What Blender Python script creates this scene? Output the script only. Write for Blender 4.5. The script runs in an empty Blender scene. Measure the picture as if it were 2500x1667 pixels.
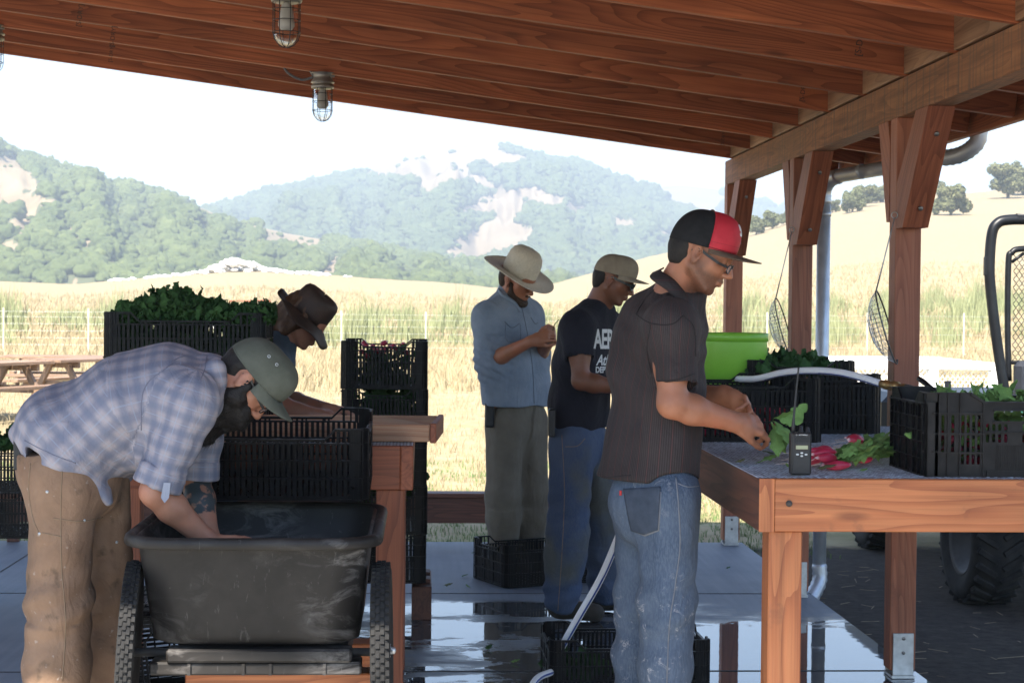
import bpy, bmesh, math, random
import numpy as np
from mathutils import Vector, Matrix, Euler
from mathutils.bvhtree import BVHTree
R = math.radians
random.seed(7)
rng = np.random.default_rng(7)
scene = bpy.context.scene
col = scene.collection

# ------------------------------------------------------------------ camera
FPX = 4185.0
CAMP = Vector((0, 0, 1.42))
yaw, pit, rol = math.atan(221 / FPX), math.atan(87 / FPX), 0.0095
Fv = Vector((math.sin(yaw) * math.cos(pit), math.cos(yaw) * math.cos(pit), -math.sin(pit)))
R0 = Vector((math.cos(yaw), -math.sin(yaw), 0))
U0 = R0.cross(Fv)
Rv = R0 * math.cos(rol) + U0 * math.sin(rol)
Uv = U0 * math.cos(rol) - R0 * math.sin(rol)
cam_d = bpy.data.cameras.new('camera')
cam = bpy.data.objects.new('camera', cam_d)
col.objects.link(cam)
cam.matrix_world = Matrix(((Rv.x, Uv.x, -Fv.x, CAMP.x), (Rv.y, Uv.y, -Fv.y, CAMP.y), (Rv.z, Uv.z, -Fv.z, CAMP.z), (0, 0, 0, 1)))
cam_d.sensor_width = 36
cam_d.lens = FPX / 2500 * 36
cam_d.clip_start = 0.05
cam_d.clip_end = 20000
cam_d.dof.use_dof = True
cam_d.dof.focus_distance = 4.9
cam_d.dof.aperture_fstop = 15
scene.camera = cam

# ------------------------------------------------------------------ world, sun, exposure
SUN_EL = R(50)
SUN_AZ_TRAVEL = Vector((0.35, 0.94)).normalized()
w = bpy.data.worlds.new('World')
scene.world = w
w.use_nodes = True
nt = w.node_tree
sky = nt.nodes.new('ShaderNodeTexSky')
sky.sky_type = 'NISHITA'
sky.sun_disc = False
sky.sun_elevation = SUN_EL
sky.sun_rotation = math.atan2(-SUN_AZ_TRAVEL.x, -SUN_AZ_TRAVEL.y)
sky.air_density = 1.0
sky.dust_density = .4
sky.ozone_density = 3.5
bg = nt.nodes['Background']
bg.inputs['Strength'].default_value = 0.108
nt.links.new(sky.outputs[0], bg.inputs[0])
sd = bpy.data.lights.new('sun', 'SUN')
sd.energy = 4.95
sd.angle = R(0.55)
sd.color = (1, 0.93, 0.82)
sun = bpy.data.objects.new('sun', sd)
col.objects.link(sun)
trav = Vector((SUN_AZ_TRAVEL.x * math.cos(SUN_EL), SUN_AZ_TRAVEL.y * math.cos(SUN_EL), -math.sin(SUN_EL)))
sun.rotation_euler = trav.to_track_quat('-Z', 'Y').to_euler()
scene.view_settings.view_transform = 'Standard'
scene.view_settings.look = 'None'
scene.view_settings.exposure = 1.84
scene.view_settings.gamma = 1
try:
    scene.cycles.max_bounces = 8
    scene.cycles.diffuse_bounces = 2
    scene.cycles.transparent_max_bounces = 16
    scene.cycles.volume_bounces = 0
    scene.cycles.caustics_refractive = False
    scene.cycles.sample_clamp_indirect = 6
except Exception:
    pass


def P(px, py, Y):
    """world point at depth Y seen at photo position px, py (authoring aid: every point gets its true distance)"""
    d = Fv + Rv * ((px - 1250) / FPX) - Uv * ((py - 833.5) / FPX)
    return CAMP + d * (Y / d.y)


# ------------------------------------------------------------------ scene helpers
def tag(o, label=None, cat=None, group=None, kind=None):
    if label: o['label'] = label
    if cat: o['category'] = cat
    if group: o['group'] = group
    if kind: o['kind'] = kind
    return o


def empty(name, loc=(0, 0, 0), rz=0, label=None, cat=None, group=None, kind=None):
    o = bpy.data.objects.new(name, None)
    col.objects.link(o)
    o.empty_display_size = 0.1
    o.location = loc
    o.rotation_euler = (0, 0, rz)
    return tag(o, label, cat, group, kind)


def link(name, me, mat=None, parent=None, world=True):
    """link a mesh object; when world is True the mesh is in world coordinates and is re-expressed in its parent's frame"""
    o = bpy.data.objects.new(name, me)
    col.objects.link(o)
    if mat is not None:
        for m in (mat if isinstance(mat, (list, tuple)) else [mat]):
            me.materials.append(m)
    if parent is not None:
        o.parent = parent
        if world:
            o.matrix_parent_inverse = wm(parent).inverted()
    return o


def wm(o):
    m = Matrix.LocRotScale(o.location, o.rotation_euler, o.scale)
    if o.parent is not None:
        m = wm(o.parent) @ o.matrix_parent_inverse @ m
    return m


def np_mesh(name, V, F, smooth=False, mats=None):
    """V (n,3); F (m,k) array or list of index tuples"""
    me = bpy.data.meshes.new(name)
    V = np.asarray(V, dtype=np.float32)
    if isinstance(F, np.ndarray):
        k = F.shape[1]
        me.vertices.add(len(V)); me.vertices.foreach_set('co', V.ravel())
        me.loops.add(F.size); me.loops.foreach_set('vertex_index', F.astype(np.int32).ravel())
        me.polygons.add(len(F)); me.polygons.foreach_set('loop_start', np.arange(0, F.size, k, dtype=np.int32))
        me.polygons.foreach_set('loop_total', np.full(len(F), k, dtype=np.int32))
        me.update(calc_edges=True)
    else:
        me.from_pydata([tuple(v) for v in V], [], F)
        me.update()
    if mats is not None:
        me.polygons.foreach_set('material_index', np.asarray(mats, dtype=np.int32))
    if smooth:
        me.polygons.foreach_set('use_smooth', np.ones(len(me.polygons), dtype=bool))
    return me


class MB:
    """collects simple shapes into one mesh"""
    def __init__(s):
        s.v = []; s.f = []; s.sm = []; s.mi = []; s.cur = 0

    def add(s, vs, fs, smooth=False):
        b = len(s.v)
        s.v += [tuple(v) for v in vs]
        for f in fs:
            s.f.append(tuple(b + i for i in f)); s.sm.append(smooth); s.mi.append(s.cur)
        return s

    def box(s, lo, hi, M=None, taper=None):
        x0, y0, z0 = lo; x1, y1, z1 = hi
        vs = [Vector(p) for p in ((x0, y0, z0), (x1, y0, z0), (x1, y1, z0), (x0, y1, z0), (x0, y0, z1), (x1, y0, z1), (x1, y1, z1), (x0, y1, z1))]
        if M is not None: vs = [M @ v for v in vs]
        return s.add(vs, [(0, 3, 2, 1), (4, 5, 6, 7), (0, 1, 5, 4), (1, 2, 6, 5), (2, 3, 7, 6), (3, 0, 4, 7)])

    def cbox(s, lo, hi, c=0.003, M=None):
        """box with chamfered edges"""
        bm = bmesh.new()
        x0, y0, z0 = lo; x1, y1, z1 = hi
        bmesh.ops.create_cube(bm, size=1)
        for v in bm.verts:
            v.co = Vector(((v.co.x + .5) * (x1 - x0) + x0, (v.co.y + .5) * (y1 - y0) + y0, (v.co.z + .5) * (z1 - z0) + z0))
        bmesh.ops.bevel(bm, geom=bm.edges[:], offset=c, segments=1, affect='EDGES', profile=0.7)
        bm.verts.index_update()
        vs = [M @ v.co if M is not None else v.co.copy() for v in bm.verts]
        s.add(vs, [tuple(v.index for v in f.verts) for f in bm.faces])
        bm.free()
        return s

    def prism(s, poly, axis, a, b):
        """poly: 2-D outline; axis 0/1/2 extruded from a to b"""
        n = len(poly)
        def mk(p, t):
            return {0: (t, p[0], p[1]), 1: (p[0], t, p[1]), 2: (p[0], p[1], t)}[axis]
        vs = [mk(p, a) for p in poly] + [mk(p, b) for p in poly]
        fs = [tuple(range(n))[::-1], tuple(range(n, 2 * n))] + [(i, (i + 1) % n, n + (i + 1) % n, n + i) for i in range(n)]
        return s.add(vs, fs)

    def tube(s, pts, r, n=10, caps=True, smooth=True):
        pts = [Vector(p) for p in pts]
        m = len(pts)
        rs = r if isinstance(r, (list, tuple)) else [r] * m
        rings = []
        prev = None
        for i, p in enumerate(pts):
            t = (pts[min(i + 1, m - 1)] - pts[max(i - 1, 0)]).normalized()
            if prev is None:
                a = t.orthogonal().normalized()
            else:
                a = (prev - t * prev.dot(t)).normalized()
            prev = a
            b = t.cross(a)
            rings.append([p + (a * math.cos(2 * math.pi * k / n) + b * math.sin(2 * math.pi * k / n)) * rs[i] for k in range(n)])
        vs = [v for ring in rings for v in ring]
        fs = []
        for i in range(m - 1):
            for k in range(n):
                fs.append((i * n + k, i * n + (k + 1) % n, (i + 1) * n + (k + 1) % n, (i + 1) * n + k))
        if caps:
            fs.append(tuple(range(n))[::-1]); fs.append(tuple((m - 1) * n + k for k in range(n)))
        return s.add(vs, fs, smooth)

    def lathe(s, prof, n=24, M=None, caps=False, sx=1, sy=1):
        """prof: list of (r,z)"""
        vs = []
        for r, z in prof:
            for k in range(n):
                a = 2 * math.pi * k / n
                v = Vector((r * math.cos(a) * sx, r * math.sin(a) * sy, z))
                vs.append(M @ v if M is not None else v)
        fs = []
        for i in range(len(prof) - 1):
            for k in range(n):
                fs.append((i * n + k, i * n + (k + 1) % n, (i + 1) * n + (k + 1) % n, (i + 1) * n + k))
        if caps:
            fs.append(tuple(range(n))[::-1]); fs.append(tuple((len(prof) - 1) * n + k for k in range(n)))
        return s.add(vs, fs, True)

    def mesh(s, name):
        me = bpy.data.meshes.new(name)
        me.from_pydata(s.v, [], s.f)
        me.polygons.foreach_set('use_smooth', s.sm)
        me.polygons.foreach_set('material_index', s.mi)
        me.update()
        return me

    def build(s, name, mat=None, parent=None, world=True):
        return link(name, s.mesh(name), mat, parent, world)


def copy_tree(o, parent=None):
    c = o.copy()
    col.objects.link(c)
    if parent is not None: c.parent = parent
    for ch in list(o.children):
        copy_tree(ch, c)
    return c


def spline(pts, n):
    """Catmull-Rom through pts, n samples"""
    p = [np.array(q, dtype=float) for q in pts]
    p = [2 * p[0] - p[1]] + p + [2 * p[-1] - p[-2]]
    out = []
    segs = len(p) - 3
    for i in range(n):
        t = i / (n - 1) * segs
        k = min(int(t), segs - 1); u = t - k
        a, b, c, d = p[k:k + 4]
        out.append(0.5 * ((2 * b) + (-a + c) * u + (2 * a - 5 * b + 4 * c - d) * u * u + (-a + 3 * b - 3 * c + d) * u ** 3))
    return [tuple(q) for q in out]


# ------------------------------------------------------------------ numpy noise
_perm = rng.random((64, 64, 64)).astype(np.float32)


def vnoise(p):
    """value noise in -1..1; p (n,3)"""
    p = np.asarray(p, dtype=np.float64)
    i = np.floor(p).astype(int); f = p - i
    f = f * f * (3 - 2 * f)
    i0 = i & 63; i1 = (i + 1) & 63
    def g(a, b, c): return _perm[a, b, c]
    x0, y0, z0 = i0.T; x1, y1, z1 = i1.T
    fx, fy, fz = f.T
    c00 = g(x0, y0, z0) * (1 - fx) + g(x1, y0, z0) * fx
    c10 = g(x0, y1, z0) * (1 - fx) + g(x1, y1, z0) * fx
    c01 = g(x0, y0, z1) * (1 - fx) + g(x1, y0, z1) * fx
    c11 = g(x0, y1, z1) * (1 - fx) + g(x1, y1, z1) * fx
    return ((c00 * (1 - fy) + c10 * fy) * (1 - fz) + (c01 * (1 - fy) + c11 * fy) * fz) * 2 - 1


def fbm(p, o=3):
    p = np.asarray(p, dtype=np.float64)
    s = 0; a = 1; t = 0
    for k in range(o):
        s = s + a * vnoise(p * 2 ** k + 17.3 * k); t += a; a *= .5
    return s / t


# ------------------------------------------------------------------ materials
MATS = {}


def nd(nt, typ, **kw):
    n = nt.nodes.new(typ)
    for k, v in kw.items():
        if k in n.inputs: n.inputs[k].default_value = v
        else: setattr(n, k, v)
    return n


def base_mat(name, rough=0.7, metal=0.0, spec=0.5, color=(.5, .5, .5)):
    m = bpy.data.materials.new(name)
    m.use_nodes = True
    b = m.node_tree.nodes['Principled BSDF']
    b.inputs['Roughness'].default_value = rough
    b.inputs['Metallic'].default_value = metal
    b.inputs['Specular IOR Level'].default_value = spec
    b.inputs['Base Color'].default_value = (*color, 1)
    MATS[name] = m
    return m, m.node_tree, b


def ramp(nt, fac, stops):
    r = nt.nodes.new('ShaderNodeValToRGB')
    el = r.color_ramp.elements
    while len(el) < len(stops): el.new(0.5)
    for e, (p, c) in zip(el, stops):
        e.position = p; e.color = (*c, 1) if len(c) == 3 else c
    nt.links.new(fac, r.inputs[0])
    return r.outputs[0]


def mth(nt, op, a, b=None, c=None, clamp=False):
    n = nt.nodes.new('ShaderNodeMath'); n.operation = op; n.use_clamp = clamp
    for i, x in enumerate((a, b, c)):
        if x is None: continue
        if isinstance(x, (int, float)): n.inputs[i].default_value = x
        else: nt.links.new(x, n.inputs[i])
    return n.outputs[0]


def mix(nt, fac, a, b, blend='MIX'):
    n = nt.nodes.new('ShaderNodeMix'); n.data_type = 'RGBA'; n.blend_type = blend
    for s, x in ((n.inputs[0], fac), (n.inputs[6], a), (n.inputs[7], b)):
        if isinstance(x, (int, float)): s.default_value = x
        elif isinstance(x, (tuple, list)): s.default_value = (*x, 1) if len(x) == 3 else x
        else: nt.links.new(x, s)
    return n.outputs[2]


def tc(nt, out='Object', scale=(1, 1, 1), loc=(0, 0, 0)):
    t = nt.nodes.new('ShaderNodeTexCoord')
    m = nt.nodes.new('ShaderNodeMapping')
    m.inputs['Scale'].default_value = scale
    m.inputs['Location'].default_value = loc
    nt.links.new(t.outputs[out], m.inputs[0])
    return m.outputs[0]


def noise(nt, vec, scale=5, detail=4, rough=.55, dist=0):
    n = nd(nt, 'ShaderNodeTexNoise', Scale=scale, Detail=detail, Roughness=rough, Distortion=dist)
    if vec is not None: nt.links.new(vec, n.inputs['Vector'])
    return n.outputs[0]


def bump(nt, b, h, strength=.3, dist=.01):
    n = nd(nt, 'ShaderNodeBump', Strength=strength, Distance=dist)
    nt.links.new(h, n.inputs['Height'])
    nt.links.new(n.outputs[0], b.inputs['Normal'])


def simple(name, c1, c2, scale=8, rough=.6, metal=0, spec=.5, bs=.15, bd=.005, coord='Object', detail=5, sx=(1, 1, 1)):
    m, t, b = base_mat(name, rough, metal, spec)
    v = tc(t, coord, sx)
    n = noise(t, v, scale, detail)
    t.links.new(ramp(t, n, [(.3, c1), (.7, c2)]), b.inputs['Base Color'])
    if bs: bump(t, b, noise(t, v, scale * 4, 3), bs, bd)
    return m


def wood(name, pale, mid, dark, stain=(.06, .04, .03), stain_amt=.3, rough=.6, scale=1.0):
    """sawn timber; grain runs along local X of every board"""
    m, t, b = base_mat(name, rough)
    oi = t.nodes.new('ShaderNodeObjectInfo')
    off = mth(t, 'MULTIPLY', oi.outputs['Random'], 37.0)
    tcn = t.nodes.new('ShaderNodeTexCoord')
    add = nd(t, 'ShaderNodeVectorMath', operation='ADD')
    t.links.new(tcn.outputs['Object'], add.inputs[0])
    cx = nd(t, 'ShaderNodeCombineXYZ'); t.links.new(off, cx.inputs[0]); t.links.new(off, cx.inputs[1])
    t.links.new(cx.outputs[0], add.inputs[1])
    mp = nd(t, 'ShaderNodeMapping'); mp.inputs['Scale'].default_value = (.35 * scale, 4 * scale, 4 * scale)
    t.links.new(add.outputs[0], mp.inputs[0])
    low = noise(t, mp.outputs[0], 1.6, 2, .4)
    rings = mth(t, 'FRACT', mth(t, 'MULTIPLY', low, 22.0))
    rings = mth(t, 'POWER', rings, 2.5)
    mp2 = nd(t, 'ShaderNodeMapping'); mp2.inputs['Scale'].default_value = (3 * scale, 120 * scale, 120 * scale)
    t.links.new(add.outputs[0], mp2.inputs[0])
    fine = noise(t, mp2.outputs[0], 1.0, 3, .6)
    big = noise(t, add.outputs[0], 1.7, 3, .5)
    f = mth(t, 'ADD', mth(t, 'MULTIPLY', rings, .42), mth(t, 'MULTIPLY', fine, .5))
    colr = ramp(t, f, [(.12, pale), (.42, mid), (.85, dark)])
    # long tone drift per board
    tone = ramp(t, big, [(.3, (.72, .70, .68)), (.7, (1.12, 1.1, 1.08))])
    colr = mix(t, 1.0, colr, tone, 'MULTIPLY')
    ot = ramp(t, oi.outputs['Random'], [(0, (.82, .80, .78)), (1, (1.15, 1.12, 1.08))])
    colr = mix(t, 1.0, colr, ot, 'MULTIPLY')
    # knots
    mp3 = nd(t, 'ShaderNodeMapping'); mp3.inputs['Scale'].default_value = (1.4, 5.5, 5.5)
    t.links.new(add.outputs[0], mp3.inputs[0])
    vo = nd(t, 'ShaderNodeTexVoronoi', Scale=1.0)
    t.links.new(mp3.outputs[0], vo.inputs['Vector'])
    k = ramp(t, vo.outputs['Distance'], [(.03, (1, 1, 1)), (.085, (0, 0, 0))])
    colr = mix(t, mth(t, 'MULTIPLY', k, .6), colr, (dark[0] * .35, dark[1] * .3, dark[2] * .3))
    st = noise(t, add.outputs[0], 9, 5, .65)
    s = ramp(t, st, [(.60, (0, 0, 0)), (.72, (1, 1, 1))])
    colr = mix(t, mth(t, 'MULTIPLY', s, stain_amt), colr, stain)
    t.links.new(colr, b.inputs['Base Color'])
    mp4 = nd(t, 'ShaderNodeMapping'); mp4.inputs['Scale'].default_value = (1.1 * scale, 42 * scale, 42 * scale)
    t.links.new(add.outputs[0], mp4.inputs[0])
    stk = noise(t, mp4.outputs[0], 1.0, 4, .7, .3)
    colr = mix(t, .8, colr, ramp(t, stk, [(.3, (.55, .5, .47)), (.5, (1, 1, 1)), (.75, (1.25, 1.22, 1.2))]), 'MULTIPLY')
    t.links.new(colr, b.inputs['Base Color'])
    bump(t, b, f, .25, .002)
    return m


wood('fir', (.55, .21, .08), (.44, .145, .052), (.27, .075, .027), stain_amt=.4)
wood('rafter_fir', (.48, .150, .056), (.34, .096, .036), (.17, .045, .017), stain_amt=.12)
wood('redwood', (.36, .12, .058), (.28, .085, .040), (.17, .048, .024), stain_amt=.2)
wood('post_wood', (.37, .145, .082), (.31, .105, .056), (.21, .07, .040), stain_amt=.25)
wood('dark_redwood', (.16, .065, .04), (.11, .042, .028), (.06, .024, .018), stain_amt=.3)
wood('tray_wood', (.42, .27, .17), (.36, .19, .11), (.28, .13, .07), stain_amt=.15)
wood('picnic_wood', (.30, .21, .14), (.23, .15, .10), (.16, .09, .06), stain_amt=.1)
wood('decking', (.36, .21, .125), (.29, .155, .088), (.20, .10, .055), stain_amt=.1)


def mk_beam():
    m, t, b = base_mat('weathered_beam', .75)
    v = tc(t, 'Object', (.5, 5, 5))
    low = noise(t, v, 1.5, 2)
    rings = mth(t, 'FRACT', mth(t, 'MULTIPLY', low, 14))
    stx = noise(t, tc(t, 'Object', (.8, 26, 26)), 1, 4, .7)
    rings = mth(t, 'ADD', mth(t, 'MULTIPLY', rings, .18), mth(t, 'MULTIPLY', stx, .82))
    c = ramp(t, rings, [(.3, (.40, .16, .062)), (.5, (.27, .10, .038)), (.7, (.12, .046, .020))])
    v2 = tc(t, 'Object', (26, .5, .8))
    st = noise(t, v2, 1.3, 4, .6)
    s = ramp(t, st, [(.50, (0, 0, 0)), (.62, (1, 1, 1))])
    c = mix(t, mth(t, 'MULTIPLY', s, .8), c, (.07, .05, .04))
    g = noise(t, tc(t, 'Object', (1, 1, 1)), .9, 2)
    c = mix(t, ramp(t, g, [(.35, (0, 0, 0)), (.65, (.5, .5, .5))]), c, (.22, .115, .06))
    t.links.new(c, b.inputs['Base Color'])
    bump(t, b, st, .3, .003)


mk_beam()


def board(name, p0, p1, wdt, hgt, mat, parent=None, up=(0, 0, 1), ch=.003):
    """timber with local X from p0 to p1 (centre line); wdt along the sideways axis, hgt along up"""
    p0 = Vector(p0); p1 = Vector(p1)
    x = (p1 - p0).normalized(); u = Vector(up)
    z = (u - x * u.dot(x)).normalized(); y = z.cross(x)
    L = (p1 - p0).length
    mb = MB(); mb.cbox((0, -wdt / 2, -hgt / 2), (L, wdt / 2, hgt / 2), ch)
    o = link(name, mb.mesh(name), MATS[mat])
    M = Matrix((x, y, z)).transposed().to_4x4(); M.translation = p0
    if parent is not None:
        o.parent = parent
        M = wm(parent).inverted() @ M
    o.location, q, _ = M.decompose()
    o.rotation_euler = q.to_euler()
    return o
# ================================================================== more materials
simple('galvanised', (.45, .47, .50), (.62, .64, .67), 14, .4, .5, .5, .05)
simple('steel_plate', (.45, .46, .47), (.62, .63, .64), 30, .45, .7, .5, .08, .002)
simple('stake_paint', (.42, .39, .32), (.52, .48, .40), 20, .6)
simple('rim_dark', (.03, .03, .032), (.05, .05, .052), 20, .6)
simple('dark_steel', (.10, .10, .10), (.16, .155, .15), 20, .45, .6, .5, .05)
simple('bolt_steel', (.18, .17, .16), (.28, .27, .26), 40, .45, .8, .5, 0)
simple('duct_metal', (.46, .47, .49), (.58, .59, .61), 9, .42, .45, .5, .06)
simple('lamp_metal', (.28, .26, .24), (.38, .36, .33), 30, .45, .75, .5, .06)
simple('wire_black', (.03, .03, .035), (.05, .05, .05), 30, .4, .5)
simple('conduit_grey', (.10, .10, .11), (.16, .16, .17), 60, .6)
simple('bulb_white', (.60, .58, .54), (.66, .64, .60), 10, .4)
simple('white_paint', (.78, .78, .76), (.84, .84, .82), 20, .5)
simple('rubber', (.010, .010, .011), (.030, .029, .028), 14, .85, 0, .3, .3, .004)
simple('black_frame', (.004, .0045, .006), (.008, .009, .011), 14, .4, 0, .3, .02)
simple('seat_vinyl', (.012, .014, .02), (.02, .022, .03), 14, .5)
simple('green_panel', (.02, .10, .07), (.03, .13, .09), 8, .5)
simple('straw_bit', (.16, .12, .08), (.34, .27, .17), 30, .8)


def mk_crate_plastic(name, c, sp=.5, rough=.38):
    m, t, b = base_mat(name, rough, 0, sp)
    v = tc(t, 'Object')
    n = noise(t, v, 25, 5, .6)
    t.links.new(ramp(t, n, [(.35, c), (.75, tuple(x * 2.0 + .003 for x in c))]), b.inputs['Base Color'])
    t.links.new(ramp(t, noise(t, v, 40, 3), [(.3, (rough * .8,) * 3), (.7, (rough * 1.5,) * 3)]), b.inputs['Roughness'])
    bump(t, b, noise(t, v, 60, 3), .08, .002)


mk_crate_plastic('crate_black', (.002, .002, .003), .16, .34)
mk_crate_plastic('crate_grey', (.012, .0105, .010), .22, .45)


def mk_cart_plastic():
    m, t, b = base_mat('cart_plastic', .5, 0, .25)
    v = tc(t, 'Object')
    n = noise(t, v, 5, 5, .6)
    c = ramp(t, n, [(.3, (.011, .010, .0095)), (.7, (.028, .0245, .022))])
    s = noise(t, tc(t, 'Object', (2.2, 2.2, 6)), 2.6, 7, .7, 1.2)
    sc = ramp(t, s, [(.48, (0, 0, 0)), (.66, (1, 1, 1))])
    g = noise(t, tc(t, 'Object', (1, 1, 1), (3, 1, 0)), 2.2, 2)
    gm = ramp(t, g, [(.45, (0, 0, 0)), (.62, (1, 1, 1))])
    c = mix(t, mth(t, 'MULTIPLY', mth(t, 'MULTIPLY', sc, gm), .8), c, (.22, .205, .195))
    sc2 = noise(t, tc(t, 'Object', (40, 40, 5)), 1.5, 4, .7, .6)
    c = mix(t, ramp(t, sc2, [(.63, (0, 0, 0)), (.75, (.45, .45, .45))]), c, (.16, .15, .145))
    t.links.new(c, b.inputs['Base Color'])
    bump(t, b, s, .15, .004)


mk_cart_plastic()


def mk_glass(name, tint=(.95, .97, .96)):
    m, t, b = base_mat(name, .03, 0, .5, tint)
    b.inputs['Transmission Weight'].default_value = 1.0
    b.inputs['IOR'].default_value = 1.12
    b.inputs['Alpha'].default_value = .35


mk_glass('clear_glass')


def mk_concrete():
    m, t, b = base_mat('concrete', .6, 0, .5)
    v = tc(t, 'Object')
    n = noise(t, v, 3, 7, .6)
    c = ramp(t, n, [(.25, (.095, .113, .147)), (.75, (.15, .17, .205))])
    br = noise(t, tc(t, 'Object', (30, 1.2, 1)), 1, 3, .5)   # broom finish
    c = mix(t, .10, c, ramp(t, br, [(.3, (.15, .15, .15)), (.7, (.5, .5, .5))]))
    st = noise(t, v, 1.1, 5, .65)
    c = mix(t, ramp(t, st, [(.55, (0, 0, 0)), (.75, (.45, .45, .45))]), c, (.14, .13, .12))
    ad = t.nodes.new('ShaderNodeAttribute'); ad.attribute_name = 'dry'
    c = mix(t, ad.outputs['Fac'], c, (.34, .33, .30))  # paler floor colour added out of view to bounce light onto the near rafters
    # standing water: wet patches that hold real reflections
    at = t.nodes.new('ShaderNodeAttribute'); at.attribute_name = 'wet'
    edge = noise(t, tc(t, 'Object', (.8, 1.5, 1)), 4.0, 7, .7, .4)
    wv = mth(t, 'ADD', at.outputs['Fac'], mth(t, 'MULTIPLY', mth(t, 'SUBTRACT', edge, .5), 1.5))
    film = ramp(t, wv, [(.50, (0, 0, 0)), (.56, (1, 1, 1))])
    damp = ramp(t, wv, [(.20, (0, 0, 0)), (.46, (1, 1, 1))])
    c = mix(t, mth(t, 'MULTIPLY', damp, .82), c, (.045, .045, .046))
    t.links.new(c, b.inputs['Base Color'])
    r = mix(t, damp, (.62, .62, .62), (.30, .30, .30))
    r = mix(t, film, r, (.02, .02, .02))
    t.links.new(r, b.inputs['Roughness'])
    t.links.new(mix(t, film, (.5, .5, .5), (1.0, 1.0, 1.0)), b.inputs['Specular IOR Level'])
    b.inputs['Specular IOR Level'].default_value = .5
    hh = mix(t, film, noise(t, v, 130, 4, .7), noise(t, v, 9, 2, .4))
    bm = nd(t, 'ShaderNodeBump', Strength=.35, Distance=.002)
    t.links.new(hh, bm.inputs['Height'])
    t.links.new(mth(t, 'SUBTRACT', .35, mth(t, 'MULTIPLY', film, .25)), bm.inputs['Strength'])
    t.links.new(bm.outputs[0], b.inputs['Normal'])
    return m


mk_concrete()


def mk_ground():
    m, t, b = base_mat('field_ground', .95, 0, .2)
    v = tc(t, 'Object')
    n1 = noise(t, tc(t, 'Object', (.05, .12, 1)), 1.0, 6, .6)
    n2 = noise(t, v, 3.0, 6, .65)
    dry = ramp(t, n2, [(.25, (.235, .18, .10)), (.55, (.31, .25, .15)), (.8, (.38, .32, .21))])
    grn = ramp(t, n2, [(.3, (.10, .13, .035)), (.7, (.25, .27, .09))])
    at = t.nodes.new('ShaderNodeAttribute'); at.attribute_name = 'green'
    g = mth(t, 'ADD', at.outputs['Fac'], mth(t, 'MULTIPLY', mth(t, 'SUBTRACT', noise(t, v, .35, 5, .6), .5), 1.4))
    c = mix(t, ramp(t, g, [(.35, (0, 0, 0)), (.7, (1, 1, 1))]), dry, grn)
    ad = t.nodes.new('ShaderNodeAttribute'); ad.attribute_name = 'soil'
    soil = ramp(t, noise(t, v, 14, 7, .7), [(.3, (.022, .018, .016)), (.6, (.05, .042, .036)), (.85, (.11, .09, .07))])
    s = mth(t, 'ADD', ad.outputs['Fac'], mth(t, 'MULTIPLY', mth(t, 'SUBTRACT', noise(t, v, 2.2, 5, .6), .5), .7))
    c = mix(t, ramp(t, s, [(.4, (0, 0, 0)), (.6, (1, 1, 1))]), c, soil)
    t.links.new(c, b.inputs['Base Color'])
    bump(t, b, noise(t, v, 16, 6, .7), .6, .04)


mk_ground()


def mk_hill(name, dry1, dry2, scrub):
    m, t, b = base_mat(name, .95, 0, .1)
    v = tc(t, 'Object')
    n = noise(t, tc(t, 'Object', (.01, .01, .02)), 1.5, 8, .6)
    c = ramp(t, n, [(.3, dry1), (.7, dry2)])
    at = t.nodes.new('ShaderNodeAttribute'); at.attribute_name = 'bare'
    g = ramp(t, at.outputs['Fac'], [(.35, (1, 1, 1)), (.65, (0, 0, 0))])
    c = mix(t, g, c, scrub)
    t.links.new(c, b.inputs['Base Color'])


mk_hill('hill_dry', (.22, .165, .095), (.31, .245, .155), (.10, .11, .055))


def mk_foliage(name, a, bb, c3=None, scale=.12, trans=.0, rough=.8):
    m, t, b = base_mat(name, rough, 0, .25)
    v = tc(t, 'Object')
    n = noise(t, v, scale, 5, .65)
    n2 = noise(t, v, scale * 9, 4, .7)
    f = mth(t, 'ADD', mth(t, 'MULTIPLY', n, .6), mth(t, 'MULTIPLY', n2, .4))
    stops = [(.35, a), (.6, bb)] + ([(.72, c3)] if c3 else [])
    t.links.new(ramp(t, f, stops), b.inputs['Base Color'])
    if trans:
        b.inputs['Subsurface Weight'].default_value = 0
    return m


mk_foliage('hill_trees', (.045, .068, .024), (.11, .142, .048), (.19, .195, .08), .03)
t_ = MATS['hill_trees'].node_tree; bump(t_, t_.nodes['Principled BSDF'], noise(t_, tc(t_), .9, 5, .75), 1.0, 1.2)
mk_foliage('oak_leaf', (.07, .08, .035), (.15, .15, .065), (.25, .23, .11), .5)
mk_foliage('near_trees', (.06, .085, .026), (.14, .17, .055), (.24, .24, .095), .03)
t_ = MATS['near_trees'].node_tree; bump(t_, t_.nodes['Principled BSDF'], noise(t_, tc(t_), .9, 5, .75), 1.0, 1.2)
mk_foliage('olive_leaf', (.09, .10, .045), (.15, .16, .07), (.2, .2, .1), .5)
mk_foliage('kale_leaf', (.018, .05, .016), (.045, .11, .03), (.08, .16, .05), 18)
mk_foliage('radish_leaf', (.10, .19, .05), (.19, .32, .09), (.34, .45, .18), 25)
mk_foliage('weed_leaf', (.15, .17, .08), (.26, .27, .14), (.37, .34, .20), .6)
mk_foliage('dry_grass', (.26, .205, .115), (.34, .28, .17), (.42, .36, .23), .8)
mk_foliage('green_grass', (.08, .14, .05), (.18, .24, .09), (.32, .34, .16), 3)
simple('bark', (.06, .05, .04), (.12, .10, .08), 6, .9)
simple('rock_white', (.62, .60, .57), (.78, .77, .74), .5, .9)


def interp(pts, x):
    xs = [p[0] for p in pts]; ys = [p[1] for p in pts]
    return np.interp(x, xs, ys)


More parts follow.
